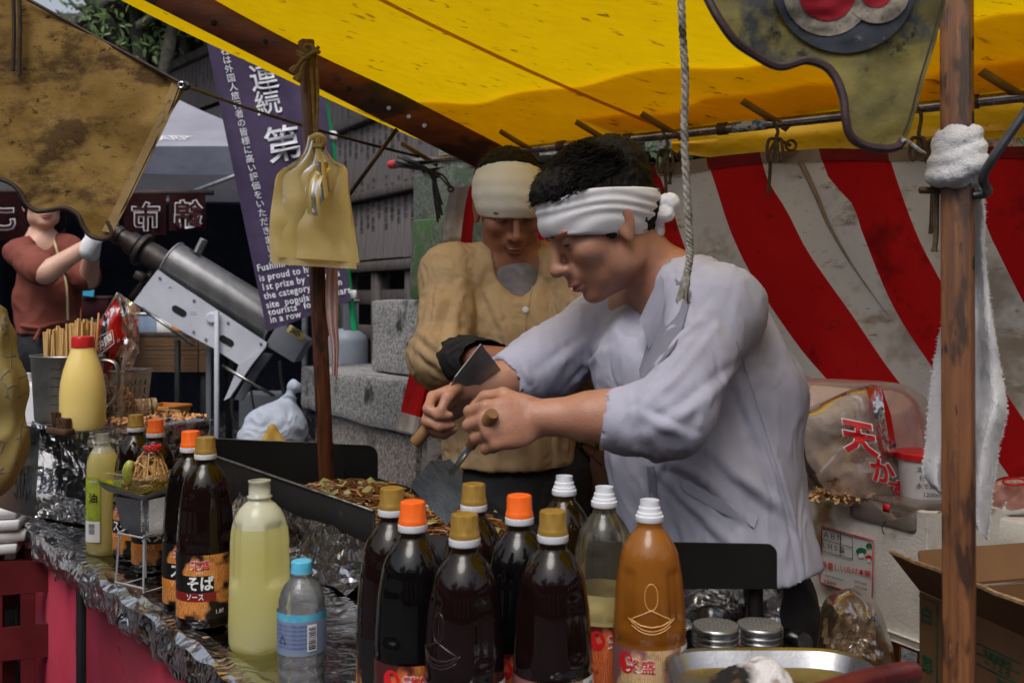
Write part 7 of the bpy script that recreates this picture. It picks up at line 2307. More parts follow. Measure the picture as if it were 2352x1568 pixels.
# ---- purple banner on its green pole
M_purple = cloth_mat('purple_banner', srgb(74, 62, 92), srgb(88, 76, 106), 3, .22, bump=.15)
M_wtext = mat('banner_print', srgb(214, 216, 226), srgb(228, 230, 236), 20, .7)
bn = thing('banner', 'tall purple banner with white Japanese writing above English lines, hung on a green pole', 'banner', P(640, 700, 4.0))
TL, TR, BR_, BL_ = (452, -10), (716, -10), (806, 690), (613, 762)
def bnr(px_, py_, off=0.0):
    w = .022 * math.sin((px_ - .2 * py_) * .035) + .02 * nz((px_ * .008, py_ * .004, 0)) + .012 * math.sin((px_ - .25 * py_) * .075 + 2)
    return P(px_, py_, 4.0 + w - off)
bm = BM()
add_grid(bm, lambda u, v: bnr((TL[0] * (1 - u) + TR[0] * u) * (1 - v) + (BL_[0] * (1 - u) + BR_[0] * u) * v, (TL[1] * (1 - u) + TR[1] * u) * (1 - v) + (BL_[1] * (1 - u) + BR_[1] * u) * v), 40, 70); put('cloth', bm, M_purple, bn)
bm = BM(); add_tube(bm, [P(690, -200, 4.02), P(745, 225, 4.02), P(762, 320, 4.02), P(790, 560, 4.02), P(806, 690, 4.02), P(814, 760, 4.02)], .012, 10); put('pole', bm, mat('green_pole', srgb(16, 140, 84), srgb(26, 156, 96), 20, .35), bn)
for (a, b) in ((740, 214), (758, 312), (782, 500), (803, 676)):
    bm = BM(); add_box(bm, P(a + 2, b, 4.015), (.05, .03, .035), None, .004); put('loop', bm, M_print_w if b in (312, 676) else M_purple, bn)
def col_text(txt, p0, p1, size, bold=.012, sx=1.0, skew=-.16):
    """Characters one by one down a slanting column of the cloth."""
    n = len(txt)
    for i, ch in enumerate(txt):
        f = i / max(1, n - 1)
        cx_, cy_ = p0[0] + (p1[0] - p0[0]) * f, p0[1] + (p1[1] - p0[1]) * f
        dx, dy = (p1[0] - p0[0]) / (p1[1] - p0[1]), 1.0
        print_on('character', text_mesh(ch, 1.0, bold, sx), lambda x, y: bnr(cx_ + size * x + dx * -size * y, cy_ - size * y + skew * size * x, .006), M_wtext, bn)
def row_text(txt, x, y, size, sx=.9, slope=-.19, lean=.22):
    print_on('lettering', text_mesh(txt, 1.0, .016, sx, 'LEFT', 1.08), lambda a, b: bnr(x + size * a + lean * -size * b, y - size * b + slope * size * a, .006), M_wtext, bn)
col_text('大社は外国人旅行者の皆様に高い評価をいただきました', (512, 98), (626, 593), 20, .006, .98)
col_text('連', (606, 182), (628, 282), 64, .010)
col_text('続', (616, 240), (638, 340), 60, .010)
col_text('第', (652, 336), (674, 436), 86, .010)
for i, (t_, x, y) in enumerate((('Fushimi Inari', 590, 617), ('is proud to have', 595, 640), ('1st prize by Tripapes', 600, 661), ('the category  foreign', 606, 681), ('site  popular 3rd years', 611, 702), ('tourists” for', 616, 718), ('in a row', 620, 735))):
    row_text(t_, x, y, 22, .88)

# ---- rotating popping machine
pm = thing('popping_machine', 'grey metal rice popping machine with a tilted steel drum on a white frame', 'machine', P(480, 900, 4.4))
DM = 4.4
M_drum = mat('drum_steel', srgb(168, 168, 172), srgb(200, 199, 198), 5, .34, .7, bump=.05, stretch=(3, 3, .6), spots=[(srgb(128, 100, 86), 3.0, .64)])
M_wpaint = mat('chipped_white_paint', srgb(182, 186, 198), srgb(200, 204, 214), 6, .5, bump=.15, spots=[(srgb(54, 50, 50), 16, .66, (1, 1, 2)), (srgb(120, 96, 80), 7, .66)])
M_soot = mat('sooty_iron', srgb(46, 42, 42), srgb(84, 76, 72), 9, .5, .6, bump=.3)
M_greybox = mat('grey_machine_paint', srgb(106, 110, 118), srgb(122, 126, 134), 7, .5)
dax = (K2(1740, 800, DM) - K2(1080, 400, DM)); dax.normalize()
c0, c1 = K2(1120, 395, DM), K2(1800, 808, DM)
rD = .088
Rd = frame(dax)
bm = BM()
def shell(u, v):
    a = -1.15 + u * 4.1
    p = c0.lerp(c1, v)
    return p + Rd @ Vector((0, -math.cos(a) * rD, math.sin(a) * rD))
add_grid(bm, shell, 30, 2, .004); put('drum_shell', bm, M_drum, pm)
for t_ in (.0, 1.0):
    bm = BM(); add_tube(bm, [shell(k / 30, t_) for k in range(31)], .005, 6); put('shell_rim', bm, M_drum, pm)
for t_ in (.40, .58, .76):
    bm = BM(); c = shell(.72, t_); nn_ = Rd @ Vector((0, -math.cos(-1.15 + .72 * 4.1), math.sin(-1.15 + .72 * 4.1))); add_lathe(bm, [(0, .003), (.008, .002), (.010, -.002)], 10, c, R=frame((0, 0, 1), nn_)); put('hole', bm, M_dark, pm)
# pressure vessel inside with flange and muzzle
bm = BM()
v0 = K2(750, 215, DM)
Rv = Matrix((Rd.col[1], Rd.col[2], Rd.col[0])).transposed()
LV = (c1 - v0).length
add_lathe(bm, [(0, 0), (.036, 0), (.042, .006), (.042, .03), (.036, .034), (.038, .06), (.050, .078), (.052, .115), (.046, .12), (.042, .128), (.072, .130), (.076, .134), (.076, .150), (.072, .154), (.052, .156), (.056, .19), (.058, LV - .02), (.0, LV)], 28, v0, R=Rv); put('pressure_vessel', bm, M_soot, pm)
bm = BM(); q = K2(1290, 345, DM - .02); add_tube(bm, [q, q + Vector((.028, 0, .058)), q + Vector((.029, 0, .060))], [.018, .018, .016], 14); put('pipe_stub', bm, M_steel, pm)
# white frame side
def kp(pts, D): return [K2(a, b, D) for a, b in pts]
fy_ = DM - rD - .012
bm = BM(); prism(bm, kp([(1030, 455), (1090, 500), (1740, 930), (1720, 1000), (1640, 1045), (1690, 1000), (1560, 1075), (1390, 960), (1230, 880), (870, 668), (960, 560)][:3] + [(1720, 985), (1640, 1060), (1560, 1075), (1390, 965), (1230, 880), (870, 668), (940, 570)], fy_), (0, .010, 0)); put('side_frame', bm, M_wpaint, pm)
bm = BM(); prism(bm, kp([(1030, 455), (1090, 500), (1740, 930), (1720, 985), (1640, 1060), (1560, 1075), (1390, 965), (1230, 880), (870, 668), (940, 570)], DM + rD + .004), (0, .010, 0)); put('side_frame', bm, M_wpaint, pm)
for (a, b) in ((1170, 725), (1480, 920)):
    bm = BM()
    pts = []
    for k in range(16):
        t_ = k / 16 * 6.2832
        ox = 34 * math.copysign(1, math.cos(t_))
        x_, y_ = 28 * math.cos(t_) + ox * .75, 24 * math.sin(t_)
        pts.append(K2(a + x_ * .85 - y_ * .5, b + x_ * .52 + y_ * .85, fy_ - .002))
    prism(bm, pts, (0, .003, 0)); put('slot', bm, M_dark, pm)
bm = BM(); add_lathe(bm, [(0, .014), (.018, .014), (.024, .010), (.025, 0)], 24, K2(1385, 770, fy_), R=frame((0, 0, 1), (0, -1, 0))); put('pivot_boss', bm, M_wpaint, pm)
for (a, b) in ((1045, 510), (1268, 655), (1490, 800), (1705, 940), (1265, 860), (1345, 910), (1410, 735)):
    bm = BM(); add_lathe(bm, [(0, .008), (.004, .008), (.0062, .003), (.0064, -.001)], 8, K2(a, b, fy_), R=frame((0, 0, 1), (0, -1, 0))); put('bolt', bm, M_steel, pm)
bm = BM(); prism(bm, kp([(1560, 1075), (1700, 985), (1745, 925), (1735, 960), (1640, 1080), (1500, 1290), (1460, 1310), (1480, 1270)], fy_ - .012), (0, .02, 0)); put('lower_bracket', bm, M_wpaint, pm)
bm = BM(); prism(bm, kp([(1780, 1005), (1720, 1000), (1640, 1110), (1530, 1300), (1580, 1310), (1690, 1130)], fy_ + .06), (0, .02, 0)); put('lower_bracket', bm, M_greybox, pm)
bm = BM(); add_tube(bm, [K2(925, 705, fy_ - .012), K2(1262, 945, fy_ - .016)], .007, 10); put('lever', bm, M_pipe, pm)
bm = BM(); add_tube(bm, [K2(1450, 1080, fy_ - .01), K2(1790, 1280, fy_ - .01)], .0075, 10); put('lever', bm, M_pipe, pm)
bm = BM(); add_tube(bm, [K2(860, 640, DM), K2(1000, 470, DM)], .016, 10); add_box(bm, K2(920, 500, DM - .05), (.05, .05, .035), frame(dax), .004); put('hinge', bm, M_soot, pm)
cbx = K2(1895, 930, DM - .02)
bm = BM(); add_box(bm, cbx, (.150, .16, .112), frame(dax), .010, 2); put('motor_box', bm, M_greybox, pm)
bm = BM(); add_box(bm, K2(1935, 868, DM - .102), (.082, .003, .036), frame(dax), .001); npl = put('nameplate', bm, mat('brass_plate', srgb(190, 172, 110), srgb(204, 188, 130), 20, .4), pm)
for k in range(4):
    print_on('lettering', text_mesh(['餅菓子機械', '型式番号', '製造年月', '株式会社'][k], .011, .02), (lambda kk: plane_fn(K2(1945, 850, DM - .105) + Rd @ Vector((-.006 * (kk % 2), 0, -.008 * kk + .002)), Rd.col[0], Rd.col[2], .001))(k), M_print_k, npl)
bm = BM(); add_box(bm, (K2(1416, 1150, 0).x if False else K2(1416, 1150, fy_ - .02) + Vector((0, 0, -.02))), (.018, .018, .60), None, .002); put('front_leg', bm, M_wpaint, pm)
for (a, D_) in ((1365, DM + .05), (1160, DM + .02)):
    bm = BM(); add_box(bm, K2(a, 1250, D_) + Vector((0, 0, -.02)), (.022, .022, .50), None, .002); put('rear_leg', bm, M_greybox if a > 1200 else M_black, pm)
bm = BM(); add_box(bm, Vector((K2(1300, 0, DM).x, DM, .425)), (.75, .34, .03), None, .004); put('base_board', bm, M_darkwood, pm)
# hoses
hz = thing('black_hose', 'black rubber hoses looping down from the popping machine', 'hose', P(620, 900, 4.2))
for pts in ([(1830, 1050), (1840, 1180), (1880, 1330), (1980, 1450), (2060, 1560)], [(1515, 1300), (1520, 1400), (1560, 1500), (1640, 1580)], [(1640, 1240), (1660, 1360), (1720, 1480), (1760, 1580)]):
    bm = BM(); add_tube(bm, spline([K2(a, b, 4.22) for a, b in pts], 8), .0085 if pts[0][0] != 1640 else .005, 8); put('hose', bm, M_black, hz)

# ---- clutter round the machine
M_blind = mat('bamboo_blind', srgb(92, 68, 48), srgb(146, 112, 80), 40, .75, bump=.5, bscale=120, stretch=(.2, 1, 6), bdist=.004)
bt = thing('bamboo_screened_table', 'low table hung with a brown bamboo blind, behind the popping machine', 'table', P(390, 900, 5.3))
xa, xb_ = P(120, 0, 5.3).x, P(480, 0, 5.3).x
bm = BM(); add_box(bm, ((xa + xb_) / 2, 5.55, P(0, 770, 5.3).z), (xb_ - xa, .55, .03), None, .004); put('top', bm, M_darkwood, bt)
zt_, zb_ = P(0, 776, 5.3).z, P(0, 852, 5.3).z
bmS = BM(); add_tube(bmS, [(-(xb_ - xa) / 2, 0, 0), ((xb_ - xa) / 2, 0, 0)], .0042, 6); sl_me = mesh_of(bmS, 'bamboo_slat'); sl_me.materials.append(M_blind)
for k in range(20):
    z_ = zt_ - (zt_ - zb_) * k / 19
    o = put('bamboo_slat', sl_me, None, bt, False); o.location = Vector(((xa + xb_) / 2 + random.uniform(-.012, .012), 5.28 + random.uniform(-.002, .002), z_)) - bt.location
for x_ in (xa + .05, (xa + xb_) / 2, xb_ - .05):
    bm = BM(); add_tube(bm, [(x_, 5.272, zt_ + .01), (x_, 5.272, zb_ - .01)], .003, 5); put('binding_cord', bm, M_dark, bt)
for x_ in (xa + .03, xb_ - .03):
    for y_ in (5.32, 5.78):
        bm = BM(); add_box(bm, (x_, y_, (.36 + P(0, 776, 5.3).z) / 2), (.035, .035, P(0, 776, 5.3).z - .36), None, .003); put('leg', bm, M_black, bt)
# orange slotted crate on the table
M_ocr = mat('orange_crate', srgb(188, 108, 34), srgb(206, 126, 48), 10, .5)
def slot_crate(name, label, c, sx, sy, sz, m, rz=0, nx=7, nzs=2):
    t = thing(name, label, 'crate', c, None, rz)
    for (w, axis, sgn) in ((sx, 0, -1), (sx, 0, 1), (sy, 1, -1), (sy, 1, 1)):
        bm = BM()
        def box2(u0, u1, z0, z1, th=.006):
            cc = ((u0 + u1) / 2, sgn * sy / 2, (z0 + z1) / 2) if axis == 0 else (sgn * sx / 2, (u0 + u1) / 2, (z0 + z1) / 2)
            add_box(bm, cc, (u1 - u0, th, z1 - z0) if axis == 0 else (th, u1 - u0, z1 - z0))
        rows = nzs * 2 + 1
        for r in range(rows):
            z0, z1 = sz * r / rows, sz * (r + 1) / rows
            if r % 2 == 0: box2(-w / 2, w / 2, z0, z1, .008)
            else:
                for k in range(nx + 1):
                    u = -w / 2 + w * k / nx
                    box2(max(-w / 2, u - w / nx * .22), min(w / 2, u + w / nx * .22), z0, z1)
        put('side', bm, m, t, False, False)
    bm = BM(); add_box(bm, (0, 0, .005), (sx - .01, sy - .01, .008)); put('base', bm, m, t, False)
    bm = BM(); add_tube(bm, [(-sx / 2, -sy / 2, sz), (sx / 2, -sy / 2, sz), (sx / 2, sy / 2, sz), (-sx / 2, sy / 2, sz)], .008, 6, closed=True); put('rim', bm, m, t, False)
    return t
ct = P(225, 765, 5.4); slot_crate('slotted_crate', 'orange slotted plastic crate on the table, behind the worker in reddish brown', (ct.x, 5.5, zt_ + .012), .26, .22, .145, M_ocr)
sb = thing('storage_tub', 'pale blue translucent storage tub on the low table behind the popping machine', 'tub', (P(355, 0, 5.5).x, 5.5, zt_ + .012))
bm = BM(); add_box(bm, (0, 0, .055), (.20, .18, .11), None, .014, 2); put('tub', bm, mat('pale_blue_plastic', srgb(120, 140, 168), srgb(150, 166, 190), 8, .4), sb, False)
bm = BM(); add_box(bm, (0, 0, .115), (.212, .192, .012), None, .004); put('lid', bm, M_whitecap, sb, False)
sb2 = thing('storage_tub', 'white carton with orange print on the low table, right of the blue tub', 'carton', (P(405, 0, 5.45).x, 5.45, zt_ + .012))
bm = BM(); add_box(bm, (0, 0, .045), (.16, .16, .09), None, .004); put('carton_body', bm, M_print_w, sb2, False)
bm = BM(); add_box(bm, (.035, -.081, .03), (.07, .002, .05)); put('orange_print', bm, M_ocr, sb2, False)
# tablet and small dark box left of it
tb = thing('tablet', 'small tablet with a blue lit screen, beside the worker in reddish brown', 'tablet', P(200, 672, 5.0))
bm = BM(); add_box(bm, P(202, 672, 5.0), (.065, .008, .05), Matrix.Rotation(.12, 3, 'Y'), .002); put('case', bm, M_black, tb)
m = bpy.data.materials.new('blue_screen'); t = NT(m); e = t.n('ShaderNodeEmission', i_0=srgb(60, 140, 170), i_1=.7); t.surf(e.outputs[0])
bm = BM(); add_box(bm, P(203, 672, 4.995), (.054, .001, .036), Matrix.Rotation(.12, 3, 'Y')); put('screen', bm, m, tb)
bxr = thing('dark_box', 'dark red box under the tablet beside the worker', 'box', P(235, 700, 5.1)); bm = BM(); add_box(bm, P(232, 706, 5.1), (.14, .16, .12), None, .004); put('box_body', bm, M_maroon, bxr); bm = BM(); add_box(bm, P(232, 684, 5.1) + V(0, 0, 0), (.146, .166, .016), None, .003); put('lid', bm, M_darkwood, bxr)
shelf = thing('stand_shelf', 'dark wooden shelf carrying the tablet and box inside the tent', 'shelf', P(220, 730, 5.1)); bm = BM(); add_box(bm, P(215, 738, 5.1), (.34, .3, .025), None, .003); put('board', bm, M_darkwood, shelf)
for s in (-.15, .15):
    bm = BM(); c = P(215, 738, 5.1); add_box(bm, (c.x + s, c.y, (c.z + .38) / 2), (.03, .03, c.z - .40)); put('leg', bm, M_darkwood, shelf)
# metal housing box, white sack, handled orange tub, baskets, gas bottle
mb_ = thing('steel_cabinet', 'low grey steel cabinet under the popping machine, brown strip across its front', 'cabinet', P(590, 980, 4.7))
c = P(598, 930, 4.7)
bm = BM(); add_box(bm, (c.x, 4.8, (c.z + .05 + .40) / 2), (.20, .22, c.z + .05 - .40), None, .006); put('case', bm, M_greybox, mb_)
bm = BM(); add_box(bm, (c.x, 4.687, P(0, 992, 4.7).z), (.205, .006, .012)); put('strip', bm, M_rust, mb_)
sk = thing('cloth_sack', 'pale blue-grey tied cloth sack on the ground, left of the granite blocks', 'sack', P(640, 980, 4.0))
f = Field(P(560, 1040, 4.0) - V(.08, .2, .05), P(720, 880, 4.0) + V(.05, .2, .05), .006)
f.ell(P(632, 985, 4.02), (.125, .11, .10), None, 0); f.cone(P(655, 950, 4.02), P(668, 905, 4.02), .055, .018, .04); f.ell(P(600, 1010, 4.0), (.09, .1, .06), None, .04); f.cone(P(668, 905, 4.02), P(676, 888, 4.02), .014, .026, .008)
sm_ = f.mesh('sack', 1); rumple(sm_, .008, 12, .007, 22); put('sack', sm_, mat('sack_cloth', srgb(158, 166, 182), srgb(176, 184, 198), 8, .8, bump=.3), sk)
ot = thing('orange_tub', 'square orange plastic tub with a wire handle, behind the foil box', 'tub', P(382, 970, 3.1))
c = P(380, 1010, 3.1)
bm = BM(); w0, w1, hh = .040, .054, .105
vb = [bm.verts.new(c + RB @ Vector((sx * w0, sy * w0, 0))) for sx, sy in ((-1, -1), (1, -1), (1, 1), (-1, 1))]; vt = [bm.verts.new(c + RB @ Vector((sx * w1, sy * w1, hh))) for sx, sy in ((-1, -1), (1, -1), (1, 1), (-1, 1))]
vi = [bm.verts.new(c + RB @ Vector((sx * (w1 - .004), sy * (w1 - .004), hh))) for sx, sy in ((-1, -1), (1, -1), (1, 1), (-1, 1))]; vj = [bm.verts.new(c + RB @ Vector((sx * (w0 - .003), sy * (w0 - .003), .01))) for sx, sy in ((-1, -1), (1, -1), (1, 1), (-1, 1))]
bm.faces.new(vb); bm.faces.new(vj)
for i in range(4):
    k = (i + 1) % 4
    bm.faces.new((vb[i], vb[k], vt[k], vt[i])); bm.faces.new((vt[i], vt[k], vi[k], vi[i])); bm.faces.new((vi[i], vi[k], vj[k], vj[i]))
bmesh.ops.recalc_face_normals(bm, faces=bm.faces[:]); put('tub_wall', bm, mat('orange_tub', srgb(176, 110, 46), srgb(196, 130, 62), 9, .45), ot, smooth=False)
bm = BM(); add_tube(bm, [c + RB @ Vector((sx * w1, sy * w1, hh)) for sx, sy in ((-1, -1), (1, -1), (1, 1), (-1, 1))], .005, 8, closed=True); put('rim', bm, MATS['orange_tub'], ot)
bm = BM(); add_tube(bm, spline([c + RB @ Vector((-w1, -.02, hh)), c + RB @ Vector((-w1 - .012, -w1 - .004, hh - .015)), c + RB @ Vector((0, -w1 - .012, hh - .022)), c + RB @ Vector((w1, -w1, hh - .02))], 6), .003, 6); put('handle', bm, M_black, ot)
stand_o = thing('crate_stand', 'dark stand under the orange tub behind the counter', 'stand', (c.x, c.y, .2)); bm = BM(); add_box(bm, (c.x, c.y, c.z - .02), (.26, .2, .03), None, .004); put('top', bm, M_darkwood, stand_o)
for s in (-.11, .11):
    bm = BM(); add_box(bm, (c.x + s, c.y, (c.z - .03) / 2), (.03, .16, c.z - .03)); put('leg', bm, M_darkwood, stand_o)
M_rattan = mat('rattan', srgb(116, 84, 52), srgb(176, 138, 92), 60, .7, bump=.8, bscale=150, bdist=.006)
rt_ = thing('woven_basket', 'shallow woven rattan basket between the clear basket and the orange tub', 'basket', P(345, 962, 2.95)); cc = P(345, 975, 2.95)
bm = BM()
for k in range(9):
    r = .050 + .0035 * k; z_ = .0035 * k
    add_tube(bm, [cc + Vector((r * math.cos(a), r * math.sin(a), z_ + .0022 * math.sin(a * 12 + k * 3.14))) for a in np.linspace(0, 6.2832, 41)[:-1]], .0028, 5, closed=True)
put('weave', bm, M_rattan, rt_); bm = BM(); add_lathe(bm, [(0, 0), (.052, .0)], 24, cc); put('base', bm, M_rattan, rt_)
bm = BM(); add_tube(bm, [cc + Vector((.083 * math.cos(a), .083 * math.sin(a), .033)) for a in np.linspace(0, 6.2832, 33)[:-1]], .0055, 6, closed=True); put('rim', bm, M_rattan, rt_)
rl = thing('woven_roll', 'small woven bamboo roll lying in the shallow rattan basket', 'bamboo roll', cc + V(-.03, 0, .04)); bm = BM(); add_tube(bm, [cc + V(-.06, -.02, .05), cc + V(.01, .02, .052)], .026, 18)
put('roll', bm, mat('check_bamboo', srgb(120, 92, 62), srgb(196, 168, 126), 90, .6), rl)
for t_ in (.2, .8):
    bm = BM(); p = (cc + V(-.06, -.02, .05)).lerp(cc + V(.01, .02, .052), t_); add_tube(bm, [p + frame(V(.07, .04, .002)) @ Vector((0, .0265 * math.cos(a), .0265 * math.sin(a))) for a in np.linspace(0, 6.2832, 17)[:-1]], .002, 5, closed=True); put('tie', bm, M_dark, rl)
gb = thing('gas_bottle', 'pale blue-grey gas bottle with a collar handle, standing left of the granite blocks', 'gas bottle', (P(786, 0, 4.75).x, 4.9, ground_h(-1, 4.9)))
gz = P(0, 770, 4.9).z - gb.location.z
bm = BM(); add_lathe(bm, [(0, 0), (.09, .0), (.10, .02), (.10, gz - .03), (.09, gz), (.05, gz + .03), (.035, gz + .035)], 28); put('tank', bm, mat('gas_grey', srgb(140, 148, 162), srgb(156, 164, 176), 6, .45), gb, False)
bm = BM()
for a0 in (.3, 2.4, 4.5):
    add_grid(bm, lambda u, v: Vector((.055 * math.cos(a0 + 1.3 * u), .055 * math.sin(a0 + 1.3 * u), gz + .02 + .15 * v)), 6, 1, .004)
put('collar', bm, MATS['gas_grey'], gb, False)
bm = BM(); add_tube(bm, [(0.055 * math.cos(a), .055 * math.sin(a), gz + .17) for a in np.linspace(0, 6.2832, 21)[:-1]], .008, 6, closed=True); put('ring', bm, MATS['gas_grey'], gb, False)
bm = BM(); add_tube(bm, [(0, 0, gz + .03), (0, 0, gz + .09)], .02, 10); put('valve', bm, M_rust, gb, False)
ys_ = thing('yellow_scoop', 'pale yellow plastic scoop peeking over the back plate of the griddle', 'scoop', P(625, 1000, 3.15))
f = Field(P(570, 1060, 3.15) - V(.02, .08, .02), P(680, 950, 3.15) + V(.02, .08, .02), .003)
f.cone(P(625, 982, 3.15), P(605, 1040, 3.15), .010, .030, .01); f.cone(P(625, 982, 3.15), P(655, 1040, 3.15), .010, .026, .015); f.cone(P(620, 992, 3.11), P(612, 1040, 3.10), .006, .020, .01, 'sub')
put('scoop_body', f.mesh('scoop_body', 2), mat('scoop_yellow', srgb(206, 164, 72), srgb(220, 184, 100), 8, .35), ys_)
bm = BM(); add_tube(bm, spline([P(612, 1030, 3.12), P(600, 1080, 3.12), P(590, 1130, 3.14)], 4), .012, 10); put('handle', bm, MATS['scoop_yellow'], ys_)
# red bottle crates by the left end of the counter
M_dkred = mat('dark_red_crate', srgb(84, 20, 24), srgb(102, 28, 32), 8, .45)
for k, (lb, zz0) in enumerate((('lower dark red bottle crate in the stack by the left end of the counter', 0.0), ('upper dark red bottle crate in the stack by the left end of the counter', .41))):
    c = P(-40, 0, 2.55)
    o = slot_crate('bottle_crate', lb, (c.x, 2.62, zz0 + .004), (.36), .44, .40, M_dkred, .3, 5, 2); o['group'] = 'dark red bottle crates'
pw = thing('paper_stack', 'stack of white paper trays on the red bottle crates by the counter end', 'paper', P(10, 1200, 2.4)); c = P(-40, 0, 2.55)
for k in range(4):
    bm = BM(); add_box(bm, (c.x - .05 + .015 * math.sin(k), 2.6, .832 + k * .03), (.26, .34, .026), Matrix.Rotation(.3 + .05 * math.sin(k * 2), 3, 'Z'), .004); put('sheet', bm, M_print_w, pw)
# white jug behind the customer
wj = thing('white_canister', 'white plastic canister behind the steel pitcher, at the left end of the counter', 'canister', P(62, 960, 2.9)); c = P(50, 990, 2.85)
bm = BM(); add_box(bm, c + V(0, .02, .06), (.12, .10, .16), None, .02, 3); put('can', bm, M_whitecap, wj)
bm = BM(); add_tube(bm, [c + V(0, .02, .14), c + V(0, .02, .165)], .02, 14); put('cap', bm, M_whitecap, wj)
wst = thing('side_stand', 'plain board stand behind the foil box, carrying the white canister', 'stand', (c.x, 2.9, .4)); bm = BM(); add_box(bm, (c.x, 2.88, c.z - .035), (.3, .2, .03)); put('board', bm, M_darkwood, wst); bm = BM(); add_box(bm, (c.x, 2.9, (c.z - .05) / 2), (.26, .05, c.z - .05)); put('leg_panel', bm, M_darkwood, wst)
# ================================================================ RIGHT-HAND SIDE: BOXES AND BAGS
# ---- styrofoam box with printing
M_foam = mat('styrofoam', srgb(212, 208, 200), srgb(232, 229, 224), 9, .85, bump=.5, bscale=140, bdist=.004, spots=[(srgb(150, 124, 92), 5, .62), (srgb(110, 88, 66), 16, .70)])
M_clearbag2 = film('thin_clear_bag', (.96, .95, .94, 1), srgb(254, 240, 238), .44, .12, 12, .6, 1.45, .8, sc=7)
M_hazebag = film('hazy_bag', (.95, .92, .91, 1), srgb(252, 232, 228), .88, .25, 8, .5, 1.4, .6, sc=4)
fbx = thing('styrofoam_box', 'stained white styrofoam box with a broken rim and red and black printing', 'foam box', P(2060, 1470, 2.05))
A_, B_ = P(1820, 1120, 2.22), P(2150, 1180, 1.88)
B_.z = A_.z = H + (YH - 1150) / FPX * 2.03
fd = (B_ - A_); fd.z = 0; L_ = fd.length; fd.normalize(); fi = Vector((-fd.y, fd.x, 0))
if fi.y < 0: fi = -fi
fz1 = A_.z; fz0 = H + (YH - 1468) / FPX * 1.98
def fp(s, w, z): p = A_ + fd * s + fi * w; p.z = fz0 + (fz1 - fz0) * z; return p
bm = BM()
n = 40
front, back_ = [], []
def rimz(s):
    q = s / L_
    return 1 + .035 * nz((s * 9, 0, 0)) + .02 * nz((s * 30, 0, 0)) + (-.13 * max(0, 1 - abs(q - .72) / .16)) + .06 * (1 - q)
def wallgrid(f0, f1, nn):
    add_grid(bm, lambda u, v: (lambda p: p + Vector((nz(p, 20), nz(p, 20, 3), 0)) * .002)(f0(u, v)), nn, 12)
th_ = .022
wallgrid(lambda u, v: fp(u * L_, .0 + .010 * (1 - v), v * rimz(u * L_)), None, 60)
add_grid(bm, lambda u, v: fp(u * L_, v * th_, rimz(u * L_) + .012 * math.sin(v * 3.14)), 60, 3)
wallgrid(lambda u, v: fp(u * L_, th_, .04 + v * (rimz(u * L_) - .04)), None, 60)
DW = .36
R_end = lambda v, w: 1 + .03 * nz((w * 9, 3, 0)) - .02
for s_, o_ in ((L_, -th_), (0, th_)):
    wallgrid(lambda u, v: fp(s_ - (0.010 if s_ else -.010) * (1 - v), u * DW, v * (rimz(s_) if u < .1 else 1.0)), None, 30)
    add_grid(bm, lambda u, v: fp(s_ + v * o_, u * DW, 1.0 + .01 * math.sin(v * 3.14)), 30, 2)
    wallgrid(lambda u, v: fp(s_ + o_, u * DW, .04 + .96 * v), None, 30)
wallgrid(lambda u, v: fp(u * L_, DW, v), None, 40)
add_grid(bm, lambda u, v: fp(u * L_, DW - v * th_, 1.0), 40, 2)
wallgrid(lambda u, v: fp(u * L_, DW - th_, .04 + .96 * v), None, 40)
add_grid(bm, lambda u, v: fp(u * L_, v * DW, .0), 4, 4); add_grid(bm, lambda u, v: fp(u * L_, v * DW, .06), 4, 4)
put('foam_walls', bm, M_foam, fbx)
# flat print on the front
def fpf(px_, py_, off=.0035):
    """Point of the box front seen at that survey column and row."""
    d = (P(px_, py_, 1.0) - EYE)
    nn_ = -fi
    o = A_ + fi * .004 - fi * off * 2
    t_ = (o - EYE).dot(nn_) / d.dot(nn_)
    return EYE + d * t_
M_green = mat('green_print', srgb(26, 110, 66), srgb(36, 124, 76), 20, .6)
lbl = [(1888, 1208), (2006, 1240), (2003, 1376), (1884, 1336)]
bm = BM(); bm.faces.new([bm.verts.new(fpf(a, b, .003)) for a, b in lbl]); lo_ = put('printed_label', bm, mat('label_paper', srgb(206, 204, 202), srgb(216, 214, 212), 9, .7), fbx)
def lw(pts, m, w=.0013, closed=False):
    bm = BM(); add_tube(bm, [fpf(a, b, .0045) for a, b in pts], w, 4, closed=closed); put('printed_line', bm, m, lo_)
lw(lbl, M_print_r, .0014, True)
lw([(1888, 1212), (1958, 1232), (1958, 1283), (1888, 1264)], M_print_k, .0007, True); lw([(1888, 1237), (1958, 1257)], M_print_k, .0006); lw([(1930, 1224), (1930, 1276)], M_print_k, .0006)
def ftext(txt, x, y, size, m, bold=.02, sx=1.0, slope=.27):
    print_on('lettering', text_mesh(txt, 1.0, bold, sx, 'LEFT'), lambda a, b: fpf(x + size * a, y - size * b + slope * size * a, .005), m, lo_)
ftext('ＡＢ外', 1890, 1226, 17, M_print_k, .0, .9); ftext('ＬＭＳ混', 1886, 1250, 15, M_print_k, .0, .9)
ftext('吾妻しいたけ本舗', 1886, 1296, 16.5, M_print_r, .012, .86, .20)
ftext('〒 長崎県 雲仙市0264-11', 1888, 1319, 6, M_print_k, .0, .8); ftext('生産組合', 1892, 1334, 8, M_print_k, .01, .9)
for k in range(3): ftext(['(0957)36-0865', '(0957)36-0868', '(0957)36-6535'][k], 1962, 1334 + k * 12, 8, M_print_k, .0, .62)
ftext('おいしい！', 1962, 1232, 8, M_print_r, .01, .7)
